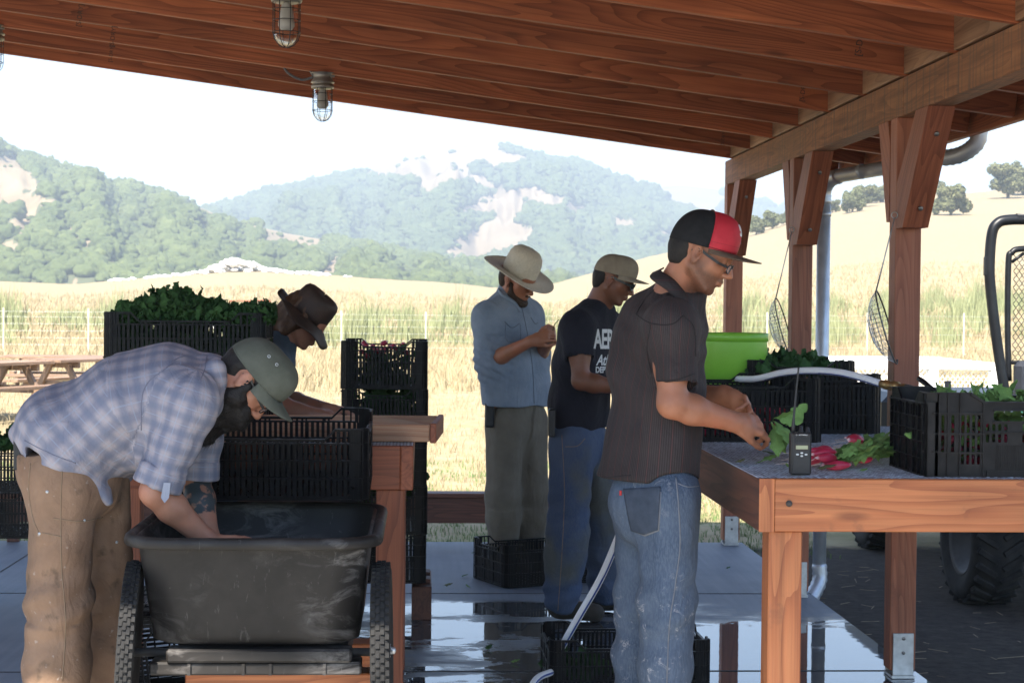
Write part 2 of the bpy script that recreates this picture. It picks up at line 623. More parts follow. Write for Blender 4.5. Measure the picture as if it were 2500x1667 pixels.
def set_attr(me, name, arr):
    a = me.attributes.new(name, 'FLOAT', 'POINT')
    a.data.foreach_set('value', np.asarray(arr, dtype=np.float32))


def grid_faces(nx, ny):
    i, j = np.meshgrid(np.arange(nx - 1), np.arange(ny - 1), indexing='ij')
    a = (i * ny + j).ravel()
    return np.stack([a, a + ny, a + ny + 1, a + 1], 1)


# ================================================================== ground sheet: yard, meadow and the golden slopes
RIDGE = [(-4000, 700), (-800, 705), (0, 698), (200, 703), (330, 690), (430, 678), (560, 668), (640, 664), (760, 672), (900, 681),
         (1060, 688), (1200, 700), (1300, 702), (1380, 682), (1460, 658), (1560, 628), (1680, 598), (1800, 566), (1900, 535), (2010, 500),
         (2100, 476), (2200, 462), (2320, 456), (2420, 450), (2500, 442), (2800, 420), (3400, 450), (6000, 560)]
RDIST = [(-4000, 240), (0, 240), (1100, 260), (1400, 330), (2000, 420), (2600, 460), (6000, 460)]
GZ = -0.13


def ridge_z(px):
    return 1.42 + (745 - interp(RIDGE, px)) / FPX * interp(RDIST, px)


def ground_z(X, Y):
    X = np.asarray(X, float); Y = np.asarray(Y, float)
    Ys = np.maximum(Y, 8.0)
    px = 1030 + X / Ys * FPX
    Yr = interp(RDIST, px); zr = ridge_z(px)
    t = np.clip((Y - 40) / (Yr - 40), 0, 1)
    s = t ** 1.45
    z = GZ + (zr - GZ) * s
    back = np.clip((Y - Yr) / 260, 0, None)
    z = z - np.minimum(back, 1.0) ** 1.5 * (zr - GZ) - np.clip(back - 1, 0, 1) * 4
    z = z + fbm(np.stack([X * .15, Y * .15, X * 0], -1).reshape(-1, 3)).reshape(X.shape) * np.clip((Y - 12) / 60, 0, 1) * .14
    return z


ys = np.concatenate([np.linspace(-60, 4, 9), np.linspace(5, 16, 45), np.geomspace(16.4, 470, 150), np.geomspace(480, 4600, 24)])
us = np.concatenate([np.linspace(-9000, -900, 22), np.linspace(-850, 3300, 190), np.linspace(3400, 11000, 22)])
UU, YY = np.meshgrid(us, ys, indexing='ij')
XX = np.where(YY < 12, (UU - 1030) / FPX * 12, (UU - 1030) / FPX * np.maximum(YY, 12))
# keep the near part square
ZZ = ground_z(XX, YY)
ZZ = np.where((YY < 11.0) & (XX < 2.05), GZ - .02, ZZ)
Vg = np.stack([XX.ravel(), YY.ravel(), ZZ.ravel()], 1)
me = np_mesh('ground', Vg, grid_faces(len(us), len(ys)), True)
green = np.zeros(len(Vg)); X_, Y_ = Vg[:, 0], Vg[:, 1]
green += np.where((Y_ > 10) & (Y_ < 13.5), .42, 0) + np.where((Y_ >= 13.5) & (Y_ < 17), .36, 0) + np.where((Y_ >= 17) & (Y_ < 26), .2, 0)
green += np.where((Y_ >= 44) & (Y_ < 75), .2, 0)
set_attr(me, 'green', green)
soil = np.clip((X_ - 1.2) / .4, 0, 1) * np.clip((11.6 - Y_) / 1.2, 0, 1) * np.clip((9 - X_) / 2, 0, 1)
soil = np.maximum(soil, np.clip((2.0 - Y_) / 2, 0, 1))  # dark ground added behind the camera to cut bounce light under the roof
set_attr(me, 'soil', soil)
ground = link('ground', me, MATS['field_ground'])
tag(ground, 'dry golden meadow and dark damp yard soil around the packing shed', 'ground', kind='structure')


# ================================================================== hills
def in_poly(px, py, poly):
    poly = np.array(poly, float)
    x0, y0 = poly[:, 0], poly[:, 1]; x1, y1 = np.roll(x0, -1), np.roll(y0, -1)
    ins = np.zeros(px.shape, bool)
    for a, b, c, d in zip(x0, y0, x1, y1):
        if b == d: continue
        cond = ((b > py) != (d > py)) & (px < (c - a) * (py - b) / (d - b) + a)
        ins ^= cond
    return ins


def bare_mask(px, py, polys, jit=5):
    q = np.stack([px * .03, py * .03, px * 0], 1)
    jx = fbm(q) * jit; jy = fbm(q + 40) * jit
    r = np.zeros(px.shape, bool)
    for p in polys: r |= in_poly(px + jx, py + jy, p)
    return r


def project(V):
    d = V - np.array(CAMP)
    f = d @ np.array(Fv)
    return 1250 + d @ np.array(Rv) / f * FPX, 833.5 - d @ np.array(Uv) / f * FPX


def hill(name, prof, D0, D1, x0, x1, n, rough, polys, label, seed, base_py=715, power=.9, ridge_noise=1.0):
    us = np.linspace(x0, x1, n); ts = np.linspace(0, 1.25, 60)
    U, T = np.meshgrid(us, ts, indexing='ij')
    Y = D0 + (D1 - D0) * T
    X = (U - 1030) / FPX * Y
    zr = 1.42 + (745 - interp(prof, U)) / FPX * D1
    zb = 1.42 + (745 - base_py) / FPX * D0
    tt = np.clip(T, 0, 1)
    z = zb + (zr - zb) * tt ** power
    z -= np.clip(T - 1, 0, 1) * 4 * (zr - zb) * .4
    spur = fbm(np.stack([U * .011 + seed, T * 2.0, U * 0 + seed], -1).reshape(-1, 3), 4).reshape(U.shape)
    z += spur * rough * np.sin(np.clip(tt, 0, 1) * math.pi)
    V = np.stack([X.ravel(), Y.ravel(), z.ravel()], 1)
    me = np_mesh(name, V, grid_faces(len(us), len(ts)), True)
    px, py = project(V)
    if polys is None: bare = np.ones(len(V))
    else: bare = bare_mask(px, py, polys).astype(float)
    set_attr(me, 'bare', bare)
    o = link(name, me, MATS['hill_dry'])
    tag(o, label, 'hill', kind='structure')
    def zat(u, t):
        iu = np.clip((u - x0) / (x1 - x0) * (n - 1), 0, n - 1.001); it = np.clip(t / 1.25 * 59, 0, 58.99)
        a = iu.astype(int); b = it.astype(int); fu = iu - a; ft = it - b
        return (z[a, b] * (1 - fu) + z[a + 1, b] * fu) * (1 - ft) + (z[a, b + 1] * (1 - fu) + z[a + 1, b + 1] * fu) * ft
    return zat


# lumpy crown shapes
def ico(sub, seed, amp=.28):
    bm = bmesh.new(); bmesh.ops.create_icosphere(bm, subdivisions=sub, radius=1)
    V = np.array([v.co[:] for v in bm.verts]); F = np.array([[v.index for v in f.verts] for f in bm.faces]); bm.free()
    d = fbm(V * 1.9 + seed * 9.1, 2) + .55 * fbm(V * 5.5 + seed * 3.3, 2)
    V = V * (1 + amp * d * 1.8)[:, None]
    V[:, 2] *= .82
    return V, F


CROWNS = [ico(3, k, .34) for k in range(7)]


def forest(name, zat, D0, D1, x0, x1, count, polys, rmin, rmax, label, mat, cond=None, keep=1.0):
    u = rng.uniform(x0, x1, count * 4); t = rng.uniform(0, 1.0, count * 4) ** .8
    Y = D0 + (D1 - D0) * t; X = (u - 1030) / FPX * Y; Z = zat(u, t)
    V = np.stack([X, Y, Z], 1); px, py = project(V)
    rp = (rmin + rmax) * .30 / Y * FPX
    ok = ~bare_mask(px, py, polys) & ~bare_mask(px, py - rp * 1.1, polys) & ~bare_mask(px - rp * .8, py - rp * .3, polys) & ~bare_mask(px + rp * .8, py - rp * .3, polys)
    if cond is not None: ok &= cond(px, py)
    # sparse trees also on the bare ground
    idx = np.where(ok)[0][:count]
    sp = np.where(~ok)[0]; sp = sp[rng.random(len(sp)) < .004 * keep]
    idx = np.concatenate([idx, sp])
    Vs = []; Fs = []; b = 0
    for i in idx:
        v, f = CROWNS[rng.integers(7)]
        r = rng.uniform(rmin, rmax) * (1.0 if ok[i] else .6)
        a = rng.uniform(0, 6.28); ca, sa = math.cos(a), math.sin(a)
        s = r * rng.uniform(.8, 1.25, 3)
        q = v * s
        q = np.stack([q[:, 0] * ca - q[:, 1] * sa + X[i], q[:, 0] * sa + q[:, 1] * ca + Y[i], q[:, 2] + Z[i] + r * .25], 1)
        Vs.append(q); Fs.append(f + b); b += len(v)
    me = np_mesh(name, np.concatenate(Vs), np.concatenate(Fs), True)
    o = link(name, me, MATS[mat])
    tag(o, label, 'forest', kind='stuff')
    return o


LEFT_PROF = [(-3000, 250), (-800, 300), (-200, 340), (0, 368), (55, 388), (98, 402), (140, 420), (238, 449), (298, 464), (400, 482), (468, 506), (506, 520), (553, 540), (617, 556),
             (700, 574), (787, 588), (860, 600), (1000, 624), (1100, 646), (1250, 672), (1400, 700), (1600, 730)]
MID_PROF = [(300, 560), (420, 540), (510, 520), (574, 500), (650, 474), (748, 452), (850, 431), (930, 412), (1000, 388), (1090, 366), (1160, 352), (1218, 352), (1283, 374), (1350, 388), (1409, 394), (1450, 410), (1493, 426),
            (1550, 440), (1608, 456), (1640, 486), (1720, 520), (1800, 545), (1900, 560), (2100, 600)]
FAR_PROF = [(1300, 500), (1500, 470), (1580, 452), (1665, 446), (1730, 452), (1800, 462), (1850, 486), (1900, 502), (1960, 520), (2060, 535), (2300, 560), (3600, 560)]
LEFT_BARE = [[(-900, 300), (-200, 350), (0, 380), (32, 378), (60, 410), (85, 440), (112, 470), (50, 468), (110, 484), (152, 480), (140, 492), (92, 500), (60, 520), (0, 500), (-500, 470)],
             [(75, 508), (92, 505), (92, 545), (60, 572), (25, 570), (8, 555), (40, 533)], [(148, 546), (182, 560), (192, 590), (227, 585), (222, 602), (190, 602), (163, 572)],
             [(-60, 585), (40, 592), (46, 606), (30, 616), (-60, 618)], [(254, 634), (286, 632), (284, 650), (260, 650)],
             [(470, 500), (560, 532), (620, 552), (705, 562), (790, 582), (783, 612), (705, 598), (655, 605), (622, 590), (660, 575), (600, 552), (520, 530)],
             [(793, 638), (828, 618), (832, 672), (766, 684), (776, 655)], [(160, 700), (188, 678), (200, 702)], [(560, 646), (580, 650), (570, 656)]]
MID_BARE = [[(885, 432), (930, 400), (1040, 360), (1160, 340), (1222, 345), (1225, 366), (1292, 388), (1240, 402), (1205, 414), (1180, 394), (1150, 396), (1142, 424), (1172, 430), (1228, 462), (1210, 466), (1132, 437), (1090, 445), (1062, 477), (1040, 470), (1020, 440), (1005, 428), (960, 430)],
            [(1110, 517), (1228, 463), (1318, 456), (1334, 470), (1427, 506), (1407, 517), (1402, 560), (1393, 510), (1322, 495), (1288, 502), (1258, 540), (1302, 560), (1312, 580), (1262, 590), (1256, 612), (1155, 632), (1078, 634), (1108, 590), (1160, 560), (1212, 530), (1165, 520)],
            [(1478, 523), (1552, 545), (1535, 556), (1500, 546)], [(1393, 623), (1452, 645), (1440, 650)], [(1600, 560), (1650, 572), (1640, 580), (1612, 574)]]
zl = hill('hill', LEFT_PROF, 620, 1150, -3000, 1600, 420, 26, LEFT_BARE, 'near left hill of dry grass under oak scrub', 1.3)
zm = hill('hill', MID_PROF, 1350, 2200, 300, 2100, 330, 55, MID_BARE, 'middle hill with bare straw-coloured spurs between dark woods', 4.1, 712)
zf = hill('hill', FAR_PROF, 2500, 3400, 1300, 3600, 160, 50, None, 'pinkish far ridge seen right of the middle hill', 7.7, 700)
forest('forest', zl, 620, 1150, -900, 1600, 9500, LEFT_BARE, 1.5, 4.6, 'oak woodland covering the near left hill', 'near_trees')
forest('forest', zm, 1350, 2200, 430, 2000, 10500, MID_BARE, 2.4, 7.0, 'oak woodland covering the middle hill', 'hill_trees')
forest('forest', zf, 2500, 3400, 1750, 2700, 700, [[(1500, 400), (1762, 400), (1762, 600), (1500, 600)]], 10, 18, 'blue-looking woodland on the far ridge behind the posts', 'hill_trees', keep=0)


# ================================================================== oaks on the golden slope
def leaf_cloud(lobes, n, size, seed):
    """many small leaf-clump triangles through overlapping lobes; lobes = (cx,cy,cz,rx,ry,rz)"""
    g = np.random.default_rng(seed)
    Vs = []
    wts = np.array([l[3] * l[5] for l in lobes]); wts = wts / wts.sum()
    for l, wgt in zip(lobes, wts):
        k = max(8, int(n * wgt))
        d = g.normal(size=(k, 3)); d /= np.linalg.norm(d, axis=1)[:, None]
        r = g.uniform(.35, 1.0, k) ** .5 * (1 + .22 * fbm(d * 2.2 + seed + l[0]))
        c = np.array(l[:3]) + d * r[:, None] * np.array(l[3:6])
        nrm = d + g.normal(size=(k, 3)) * .6
        nrm /= np.linalg.norm(nrm, axis=1)[:, None]
        a = np.cross(nrm, g.normal(size=(k, 3))); a /= np.linalg.norm(a, axis=1)[:, None]
        b = np.cross(nrm, a)
        s = size * g.uniform(.6, 1.5, k)[:, None]
        Vs.append(np.stack([c - a * s - b * s * .6, c + a * s - b * s * .7, c + a * s * .8 + b * s, c - a * s * .7 + b * s * .8], 1).reshape(-1, 3))
    V = np.concatenate(Vs)
    F = np.arange(len(V)).reshape(-1, 4)
    return V, F


def tree(px, py_base, Y, wpx, hpx, label, seed, mat='oak_leaf', shape=None):
    s = FPX / Y
    X = (px - 1030) / s
    z0 = float(ground_z(np.array([X]), np.array([Y]))[0])
    W = wpx / s / 2; H = hpx / s
    root = empty('oak_tree', (X, Y, z0), 0, label, 'tree')
    g = np.random.default_rng(seed)
    mb = MB()
    th = H * .35
    mb.tube([(0, 0, -.5), (.1, 0, th * .5), (W * .08, .1, th)], [H * .05, H * .04, H * .03], 8)
    for k in range(5):
        a = k * 1.26 + g.uniform(0, .6)
        mb.tube([(W * .08, .1, th * .9), (math.cos(a) * W * .35, math.sin(a) * W * .35, H * .5), (math.cos(a) * W * .7, math.sin(a) * W * .6, H * .66)], [H * .022, H * .015, H * .006], 6)
    mb.build('trunk', MATS['bark'], root, False)
    lobes = []
    for k in range(13):
        a = g.uniform(0, 6.28); rr = g.uniform(.25, .78)
        q = g.uniform(.20, .42)
        lobes.append((math.cos(a) * W * rr, math.sin(a) * W * rr, H * g.uniform(.22, .80), W * q, W * q, H * .22 * g.uniform(.7, 1.1)))
    lobes.append((0, 0, H * .48, W * .62, W * .55, H * .38))
    V, F = leaf_cloud(lobes, 5200, W * .05, seed)
    link('crown', np_mesh('crown', V, F), MATS[mat], root, False)
    return root


tree(2335, 584, 330, 112, 80, 'round green oak standing alone on the golden slope, between shed post and vehicle frame', 11)
tree(2478, 516, 400, 100, 95, 'large oak cut by the right edge of the view, high on the golden slope', 12)
tree(2515, 500, 415, 90, 80, 'oak behind the large oak at the right edge, on the slope top', 18)
tree(2088, 540, 365, 66, 62, 'grey green oak lowest in the clump left of the nearest post', 13, 'olive_leaf')
tree(2120, 512, 385, 66, 56, 'middle oak in the clump left of the nearest post', 14)
tree(2158, 490, 400, 62, 46, 'highest oak in the clump, touching the nearest post', 15)
tree(2038, 520, 385, 40, 34, 'small round oak on the ridge right of the metal downpipe', 16)
tree(2298, 462, 440, 66, 36, 'low oak on the skyline right of the nearest post', 17)
tree(1850, 568, 360, 62, 52, 'olive coloured tree on the ridge between the two far posts', 19, 'olive_leaf')
tree(1890, 556, 372, 66, 48, 'olive coloured tree partly behind the middle post', 20, 'olive_leaf')
tree(1925, 548, 378, 40, 36, 'small olive coloured tree seen right beside the middle post', 21, 'olive_leaf')

# white rubble along the crest of the meadow
Vs = []; Fs = []; b = 0
for k in range(200):
    u = rng.choice([rng.normal(580, 55), rng.uniform(280, 780), rng.normal(600, 110)])
    Y = float(interp(RDIST, u)) * rng.uniform(.96, 1.0)
    X = (u - 1030) / FPX * Y
    z = float(ground_z(np.array([X]), np.array([Y]))[0])
    hump = math.exp(-((u - 580) / 60) ** 2)
    v, f = CROWNS[k % 5]
    r = rng.uniform(.18, .45) * (1 + .7 * hump)
    q = v * np.array([r * 1.5, r, r * .8]) + np.array([X, Y, z + .1 + hump * rng.uniform(0, 1.3)])
    Vs.append(q); Fs.append(f + b); b += len(v)
o = link('rubble', np_mesh('rubble', np.concatenate(Vs), np.concatenate(Fs)), MATS['rock_white'])
tag(o, 'bleached white rubble heaped along the crest of the meadow', 'rubble', kind='stuff')


# ================================================================== grasses
def blades(name, X, Y, h, wd, mat, label, lean=.35, zoff=0.0, clump=3):
    n = len(X)
    X = np.repeat(X, clump) + rng.normal(0, .5 * wd * 6, n * clump); Y = np.repeat(Y, clump) + rng.normal(0, wd * 3, n * clump)
    h = np.repeat(h, clump) * rng.uniform(.5, 1.15, n * clump)
    Z = ground_z(X, Y) + zoff
    a = rng.uniform(0, 3.14, n * clump)
    dx, dy = np.cos(a) * wd * .5, np.sin(a) * wd * .5
    lx = rng.normal(0, lean, n * clump) * h; ly = rng.normal(0, lean * .6, n * clump) * h
    V = np.stack([np.stack([X - dx, Y - dy, Z - .02], 1), np.stack([X + dx, Y + dy, Z - .02], 1),
                  np.stack([X + lx * .4 + dx * .8, Y + ly * .4 + dy * .8, Z + h * .6], 1), np.stack([X + lx * .4 - dx * .8, Y + ly * .4 - dy * .8, Z + h * .6], 1),
                  np.stack([X + lx, Y + ly, Z + h], 1)], 1).reshape(-1, 3)
    b = np.arange(n * clump)[:, None] * 5
    F = np.concatenate([b + np.array([[0, 1, 2, 3]]), b + np.array([[3, 2, 4, 4]])])
    tri = [tuple(f) for f in (b + np.array([[3, 2, 4]]))]
    me = bpy.data.meshes.new(name)
    Q = b + np.array([[0, 1, 2, 3]]); T3 = b + np.array([[3, 2, 4]])
    loops = np.concatenate([Q.ravel(), T3.ravel()]).astype(np.int32)
    m = n * clump
    me.vertices.add(len(V)); me.vertices.foreach_set('co', V.astype(np.float32).ravel())
    me.loops.add(len(loops)); me.loops.foreach_set('vertex_index', loops)
    me.polygons.add(2 * m)
    me.polygons.foreach_set('loop_start', np.concatenate([np.arange(m) * 4, 4 * m + np.arange(m) * 3]).astype(np.int32))
    me.polygons.foreach_set('loop_total', np.concatenate([np.full(m, 4), np.full(m, 3)]).astype(np.int32))
    me.update(calc_edges=True)
    o = link(name, me, MATS[mat])
    tag(o, label, 'grass', kind='stuff')
    return o


def scatter(n, y0, y1, px0=-250, px1=2750, bias=1.0):
    Y = y0 + (y1 - y0) * rng.random(n) ** bias
    X = (rng.uniform(px0, px1, n) - 1030) / FPX * Y
    return X, Y


X, Y = scatter(5000, 10.5, 13.4); k = (X < 2.6)
blades('grass', X[k], Y[k], rng.uniform(.015, .06, k.sum()), .006, 'green_grass', 'short green grass just beyond the concrete slab')
X, Y = scatter(12000, 12.6, 30); blades('meadow_grass', X, Y, rng.uniform(.04, .15, len(X)), .008, 'dry_grass', 'dry straw coloured grass of the near meadow')
X, Y = scatter(2600, 13.0, 17, bias=.8); blades('grass', X, Y, rng.uniform(.02, .08, len(X)), .008, 'green_grass', 'green grass tufts among the straw of the near meadow')
X, Y = scatter(14000, 30, 62); blades('meadow_grass', X, Y, rng.uniform(.08, .42, len(X)), .022, 'dry_grass', 'taller dry grass around the picnic tables and the wire fence')
X, Y = scatter(16000, 62, 170, bias=1.4); blades('meadow_grass', X, Y, rng.uniform(.1, .6, len(X)), .06, 'dry_grass', 'pale dry grass on the far side of the weed belt')
# weed belt: clumps of tall green weeds
cx = rng.uniform(-400, 2900, 150); cy = rng.uniform(56, 100, 150); ch = rng.uniform(.15, 1.5, 150) * np.where(rng.random(150) < .3, 1.3, 1)
X = []; Y = []; H = []
for a, b_, c in zip(cx, cy, ch):
    m = 70
    q = rng.normal(a, rng.uniform(12, 50), m); yy = b_ + rng.normal(0, 1.2, m)
    X.append((q - 1030) / FPX * yy); Y.append(yy); H.append(np.full(m, c) * np.exp(-((q - a) / 60) ** 2) * rng.uniform(.4, 1.2, m))
X = np.concatenate(X); Y = np.concatenate(Y); H = np.concatenate(H) + .15
blades('weeds', X, Y, H, .05, 'weed_leaf', 'belt of tall yellow green weeds behind the wire fence', .12, clump=3)

# straw and chips on the damp yard soil
Vs = MB()
for k in range(200):
    x = rng.uniform(2.0, 4.4); y = rng.uniform(5.6, 10.2); a = rng.uniform(0, 3.14); L = rng.uniform(.01, .06)
    M = Matrix.Translation((x, y, GZ + .012)) @ Matrix.Rotation(a, 4, 'Z') @ Matrix.Rotation(rng.uniform(-.15, .15), 4, 'Y')
    Vs.box((-L, -.0015, 0), (L, .0015, .002), M)
tag(Vs.build('straw_litter', MATS['straw_bit']), 'loose straw strewn over the dark yard soil', 'straw', kind='stuff')

# ================================================================== slab
SLX = 1.95
xs = np.linspace(-6, SLX, 160); ysb = np.linspace(-1.0, 10.28, 226)
Xs, Ys_ = np.meshgrid(xs, ysb, indexing='ij')
wet = np.zeros(Xs.shape)
def blob(cx, cy, rx, ry, a=1.0):
    global wet
    d = np.sqrt(((Xs - cx) / rx) ** 2 + ((Ys_ - cy) / ry) ** 2)
    wet = np.maximum(wet, a * np.clip(1.35 - d * .85, 0, 1))
blob(1.45, 6.2, 1.3, 1.35); blob(1.5, 7.1, 1.0, .55); blob(1.4, 5.4, 1.5, .9); blob(.45, 7.5, .8, .3, .72); blob(.5, 6.9, .5, .4, .6); blob(-.05, 6.5, .5, .4, .5); blob(.9, 7.0, .5, .4)
blob(.35, 8.0, .9, .22, .8); blob(-.3, 7.3, .7, .25, .7); blob(.15, 5.6, .9, .8, .62); blob(-1.4, 5.6, .9, .5, .55); blob(-.7, 5.4, .5, .5, .7); blob(1.5, 5.9, .6, 1.4)
V = np.stack([Xs.ravel(), Ys_.ravel(), Xs.ravel() * 0], 1)
me = np_mesh('concrete_slab', V, grid_faces(len(xs), len(ysb)))
set_attr(me, 'wet', wet.ravel()); set_attr(me, 'dry', np.clip((4.9 - Ys_.ravel()) / .5, 0, 1))  # second mask: unseen near floor lightened to strengthen bounce light
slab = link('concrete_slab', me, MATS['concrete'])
tag(slab, 'concrete floor slab of the open shed with patches of standing water', 'floor', kind='structure')
mb = MB()
mb.box((-6, -1.0, -.3), (SLX, 10.28, -.004))
e = mb.build('slab_edge', MATS['concrete'])
tag(e, 'vertical concrete edge carrying the floor slab', 'floor', kind='structure')
mb = MB()
for y in (8.43, 6.63, 4.83, 3.03, 1.23):
    mb.box((-6, y - .004, .0005), (SLX, y + .004, .0022))
mb.box((-2.2, -1, .0006), (-2.192, 10.28, .0024))
simple('joint_dark', (.04, .04, .04), (.07, .07, .07), 20, .9)
tag(mb.build('floor_joints', MATS['joint_dark']), 'tooled control joints across the concrete floor', 'floor', kind='structure')

# ================================================================== the timber shed
PX0, PX1 = 1.818, 1.907
BEAM_B = 2.155; BEAM_T = 2.30
shed_y = [10.2, 8.37, 6.54, 4.71, 2.88, 1.05]
SL = -0.128   # roof fall towards +X


def rz_(x):   # underside of rafters
    return 2.302 + SL * (x - PX0)


for i, y in enumerate(shed_y):
    lab = ['farthest timber post of the right row, at the corner of the slab', 'middle timber post in front of the metal downpipe', 'nearest visible timber post of the right row, with steel foot bracket',
           'timber post just outside the right of the view', 'timber post level with the camera', 'timber post behind the camera'][i]
    root = empty('timber_post', ((PX0 + PX1) / 2, y, 0), 0, lab, 'post', 'posts carrying the right beam')
    board('shaft', ((PX0 + PX1) / 2, y, .03), ((PX0 + PX1) / 2, y, BEAM_B), .089, .10, 'post_wood', root, up=(1, 0, 0))
    for s in ((-1, 1) if i in (1, 2) else (-1,)):
        yf = y + s * .052
        poly = [(yf, 1.76), (yf + .035, 1.76), (yf + .17, BEAM_B - .002), (yf + .03, BEAM_B - .002), (yf, 2.06)] if s > 0 else [(yf, 1.73), (yf + s * .085, 1.73), (yf + s * .40, BEAM_B - .002), (yf + s * .24, BEAM_B - .002), (yf, 1.90)]
        L = Vector((0, s * .31, .42)).length
        mb = MB()
        mb.prism(poly, 0, PX0 - .006, PX1 + .004)
        d = Vector((0, s * .31, .42)).normalized()
        # re-express so that grain (local X) follows the brace
        o = mb.build('knee_brace', MATS['redwood'], root)
        Mx = Matrix((d, Vector((1, 0, 0)), d.cross(Vector((1, 0, 0))))).transposed().to_4x4(); Mx.translation = Vector(((PX0 + PX1) / 2, yf, 1.8))
        o.data.transform(Mx.inverted()); o.matrix_parent_inverse = Matrix(); Ml = wm(root).inverted() @ Mx
        o.location, q, _ = Ml.decompose(); o.rotation_euler = q.to_euler()
        if s < 0:
            for zz, yy in ((1.80, yf - .145), (2.06, yf - .335)):
                bo = MB(); bo.lathe([(0, 0), (.009, 0), (.009, .006), (0, .006)], 10, Matrix.Translation(((PX0 + PX1) / 2, yy + .0, zz)) @ Matrix.Rotation(R(90 + 36), 4, 'X'))
                bo.build('bolt_head', MATS['bolt_steel'], root)
    bk = MB()
    bk.cbox((PX0 + .004, y - .056, .012), (PX1 - .004, y - .0505, .175), .002)
    bk.cbox((PX0 + .004, y + .0505, .012), (PX1 - .004, y + .056, .175), .002)
    bk.box((PX0, y - .06, .002), (PX1, y + .06, .012))
    br = bk.build('foot_bracket', MATS['steel_plate'], root)
    for zz in (.10, .155):
        bh = MB(); bh.lathe([(0, 0), (.007, 0), (.007, .003), (0, .003)], 10, Matrix.Translation(((PX0 + PX1) / 2, y - .0562, zz)) @ Matrix.Rotation(R(90), 4, 'X'))
        bh.build('bolt_head', MATS['bolt_steel'], br)
# right beam in two lengths
b1 = board('timber_beam', (PX0 + .045, 10.262, (BEAM_B + BEAM_T) / 2), (PX0 + .045, 6.432, (BEAM_B + BEAM_T) / 2), .092, BEAM_T - BEAM_B, 'weathered_beam')
tag(b1, 'stained grey far length of beam resting on the right posts', 'beam')
b2 = board('timber_beam', (PX0 + .045, 6.428, (BEAM_B + BEAM_T) / 2), (PX0 + .045, .6, (BEAM_B + BEAM_T) / 2), .092, BEAM_T - BEAM_B, 'weathered_beam')
tag(b2, 'nearer length of beam running out at upper right', 'beam')
# left beam and posts, outside the view but carrying the roof
XL = -4.2
b3 = board('timber_beam', (XL, 10.26, rz_(XL) - .073), (XL, .6, rz_(XL) - .073), .092, .145, 'weathered_beam')
tag(b3, 'beam carrying the left side of the roof beyond the view', 'beam')
for y, nm in zip(shed_y, 'farthest second third fourth fifth sixth'.split()):
    o = board('timber_post', (XL, y, .0), (XL, y, rz_(XL) - .147), .089, .10, 'post_wood', up=(1, 0, 0))
    tag(o, nm + ' timber post of the left row beyond the view', 'post', 'posts carrying the left beam')
# rafters
XE = 2.46
ordn = ['farthest'] + [q + ' farthest' for q in 'second third fourth fifth sixth seventh eighth ninth tenth eleventh twelfth thirteenth'.split()]
for k in range(13):
    y = 10.06 - .607 * k
    xa, xb = -4.6, XE
    hh = .184
    o = board('roof_rafter', (xa, y, rz_(xa) + hh / 2), (xb, y, rz_(xb) + hh / 2), .038, hh, 'rafter_fir')
    tag(o, ordn[k] + ' sloping rafter under the shed roof', 'rafter', 'rafters under the shed roof')
    if k:
        # blocking over the beam
        o2 = board('rafter_block', (PX0 + .008, y + .020, rz_(PX0) + .088), (PX0 + .008, y + .607 - .020, rz_(PX0) + .088), .038, .168, 'decking')
        tag(o2, 'timber block on the right beam, in the %s rafter bay from the far end' % ['first', 'second', 'third', 'fourth', 'fifth', 'sixth', 'seventh', 'eighth', 'ninth', 'tenth', 'eleventh', 'twelfth', 'thirteenth', 'fourteenth', 'fifteenth', 'sixteenth', 'seventeenth', 'eighteenth'][k - 1], 'block', 'blocks on the right beam')
# small stamped grade marks on rafters
root = None
mb = MB()
zt = .186
def slopebox(x0, x1, y0, y1, t0, t1):
    m = MB()
    return ([(x0, y0, rz_(x0) + t0), (x1, y0, rz_(x1) + t0), (x1, y1, rz_(x1) + t0), (x0, y1, rz_(x0) + t0), (x0, y0, rz_(x0) + t1), (x1, y0, rz_(x1) + t1), (x1, y1, rz_(x1) + t1), (x0, y1, rz_(x0) + t1)],
            [(0, 3, 2, 1), (4, 5, 6, 7), (0, 1, 5, 4), (1, 2, 6, 5), (2, 3, 7, 6), (3, 0, 4, 7)])
roof = empty('shed_roof', (0, 5, 2.6), 0, 'low pitched shed roof of boards and metal sheet lying on the rafters', 'roof')
mb = MB(); mb.add(*slopebox(-4.75, XE, 2.75, 10.12, .186, .202)); mb.build('roof_decking', MATS['decking'], roof)
mb = MB()
n = 60
mb.add(*slopebox(-4.8, XE + .04, 2.71, 10.16, .205, .212)); mb.build('metal_sheet', MATS['galvanised'], roof)
o = board('eave_board', (XE + .02, 10.12, rz_(XE) + .09), (XE + .02, 2.75, rz_(XE) + .09), .035, .20, 'rafter_fir', roof)
mb = MB()
gp = [(-.005, .0), (-.005, .10), (-.0, .10), (.0, .004), (.095, .004), (.11, .08), (.12, .08), (.10, .0)]
mb.prism([(XE + .045 + a, rz_(XE) + .06 + b_) for a, b_ in gp], 1, 10.14, 2.73)
mb.build('gutter', MATS['duct_metal'], roof)

# lumber grade stamps
def text_mesh(s, size, extrude=.0004, align='CENTER', shear=0, bold=0.0, space=1.0):
    cu = bpy.data.curves.new('t', 'FONT'); cu.body = s; cu.size = size; cu.extrude = extrude; cu.align_x = align; cu.align_y = 'CENTER'
    cu.shear = shear; cu.offset = bold; cu.space_character = space; cu.resolution_u = 3
    o = bpy.data.objects.new('t', cu); col.objects.link(o)
    dg = bpy.context.evaluated_depsgraph_get(); dg.update()
    me = bpy.data.meshes.new_from_object(o.evaluated_get(dg))
    bpy.data.objects.remove(o); bpy.data.curves.remove(cu)
    me.materials.clear()
    return me


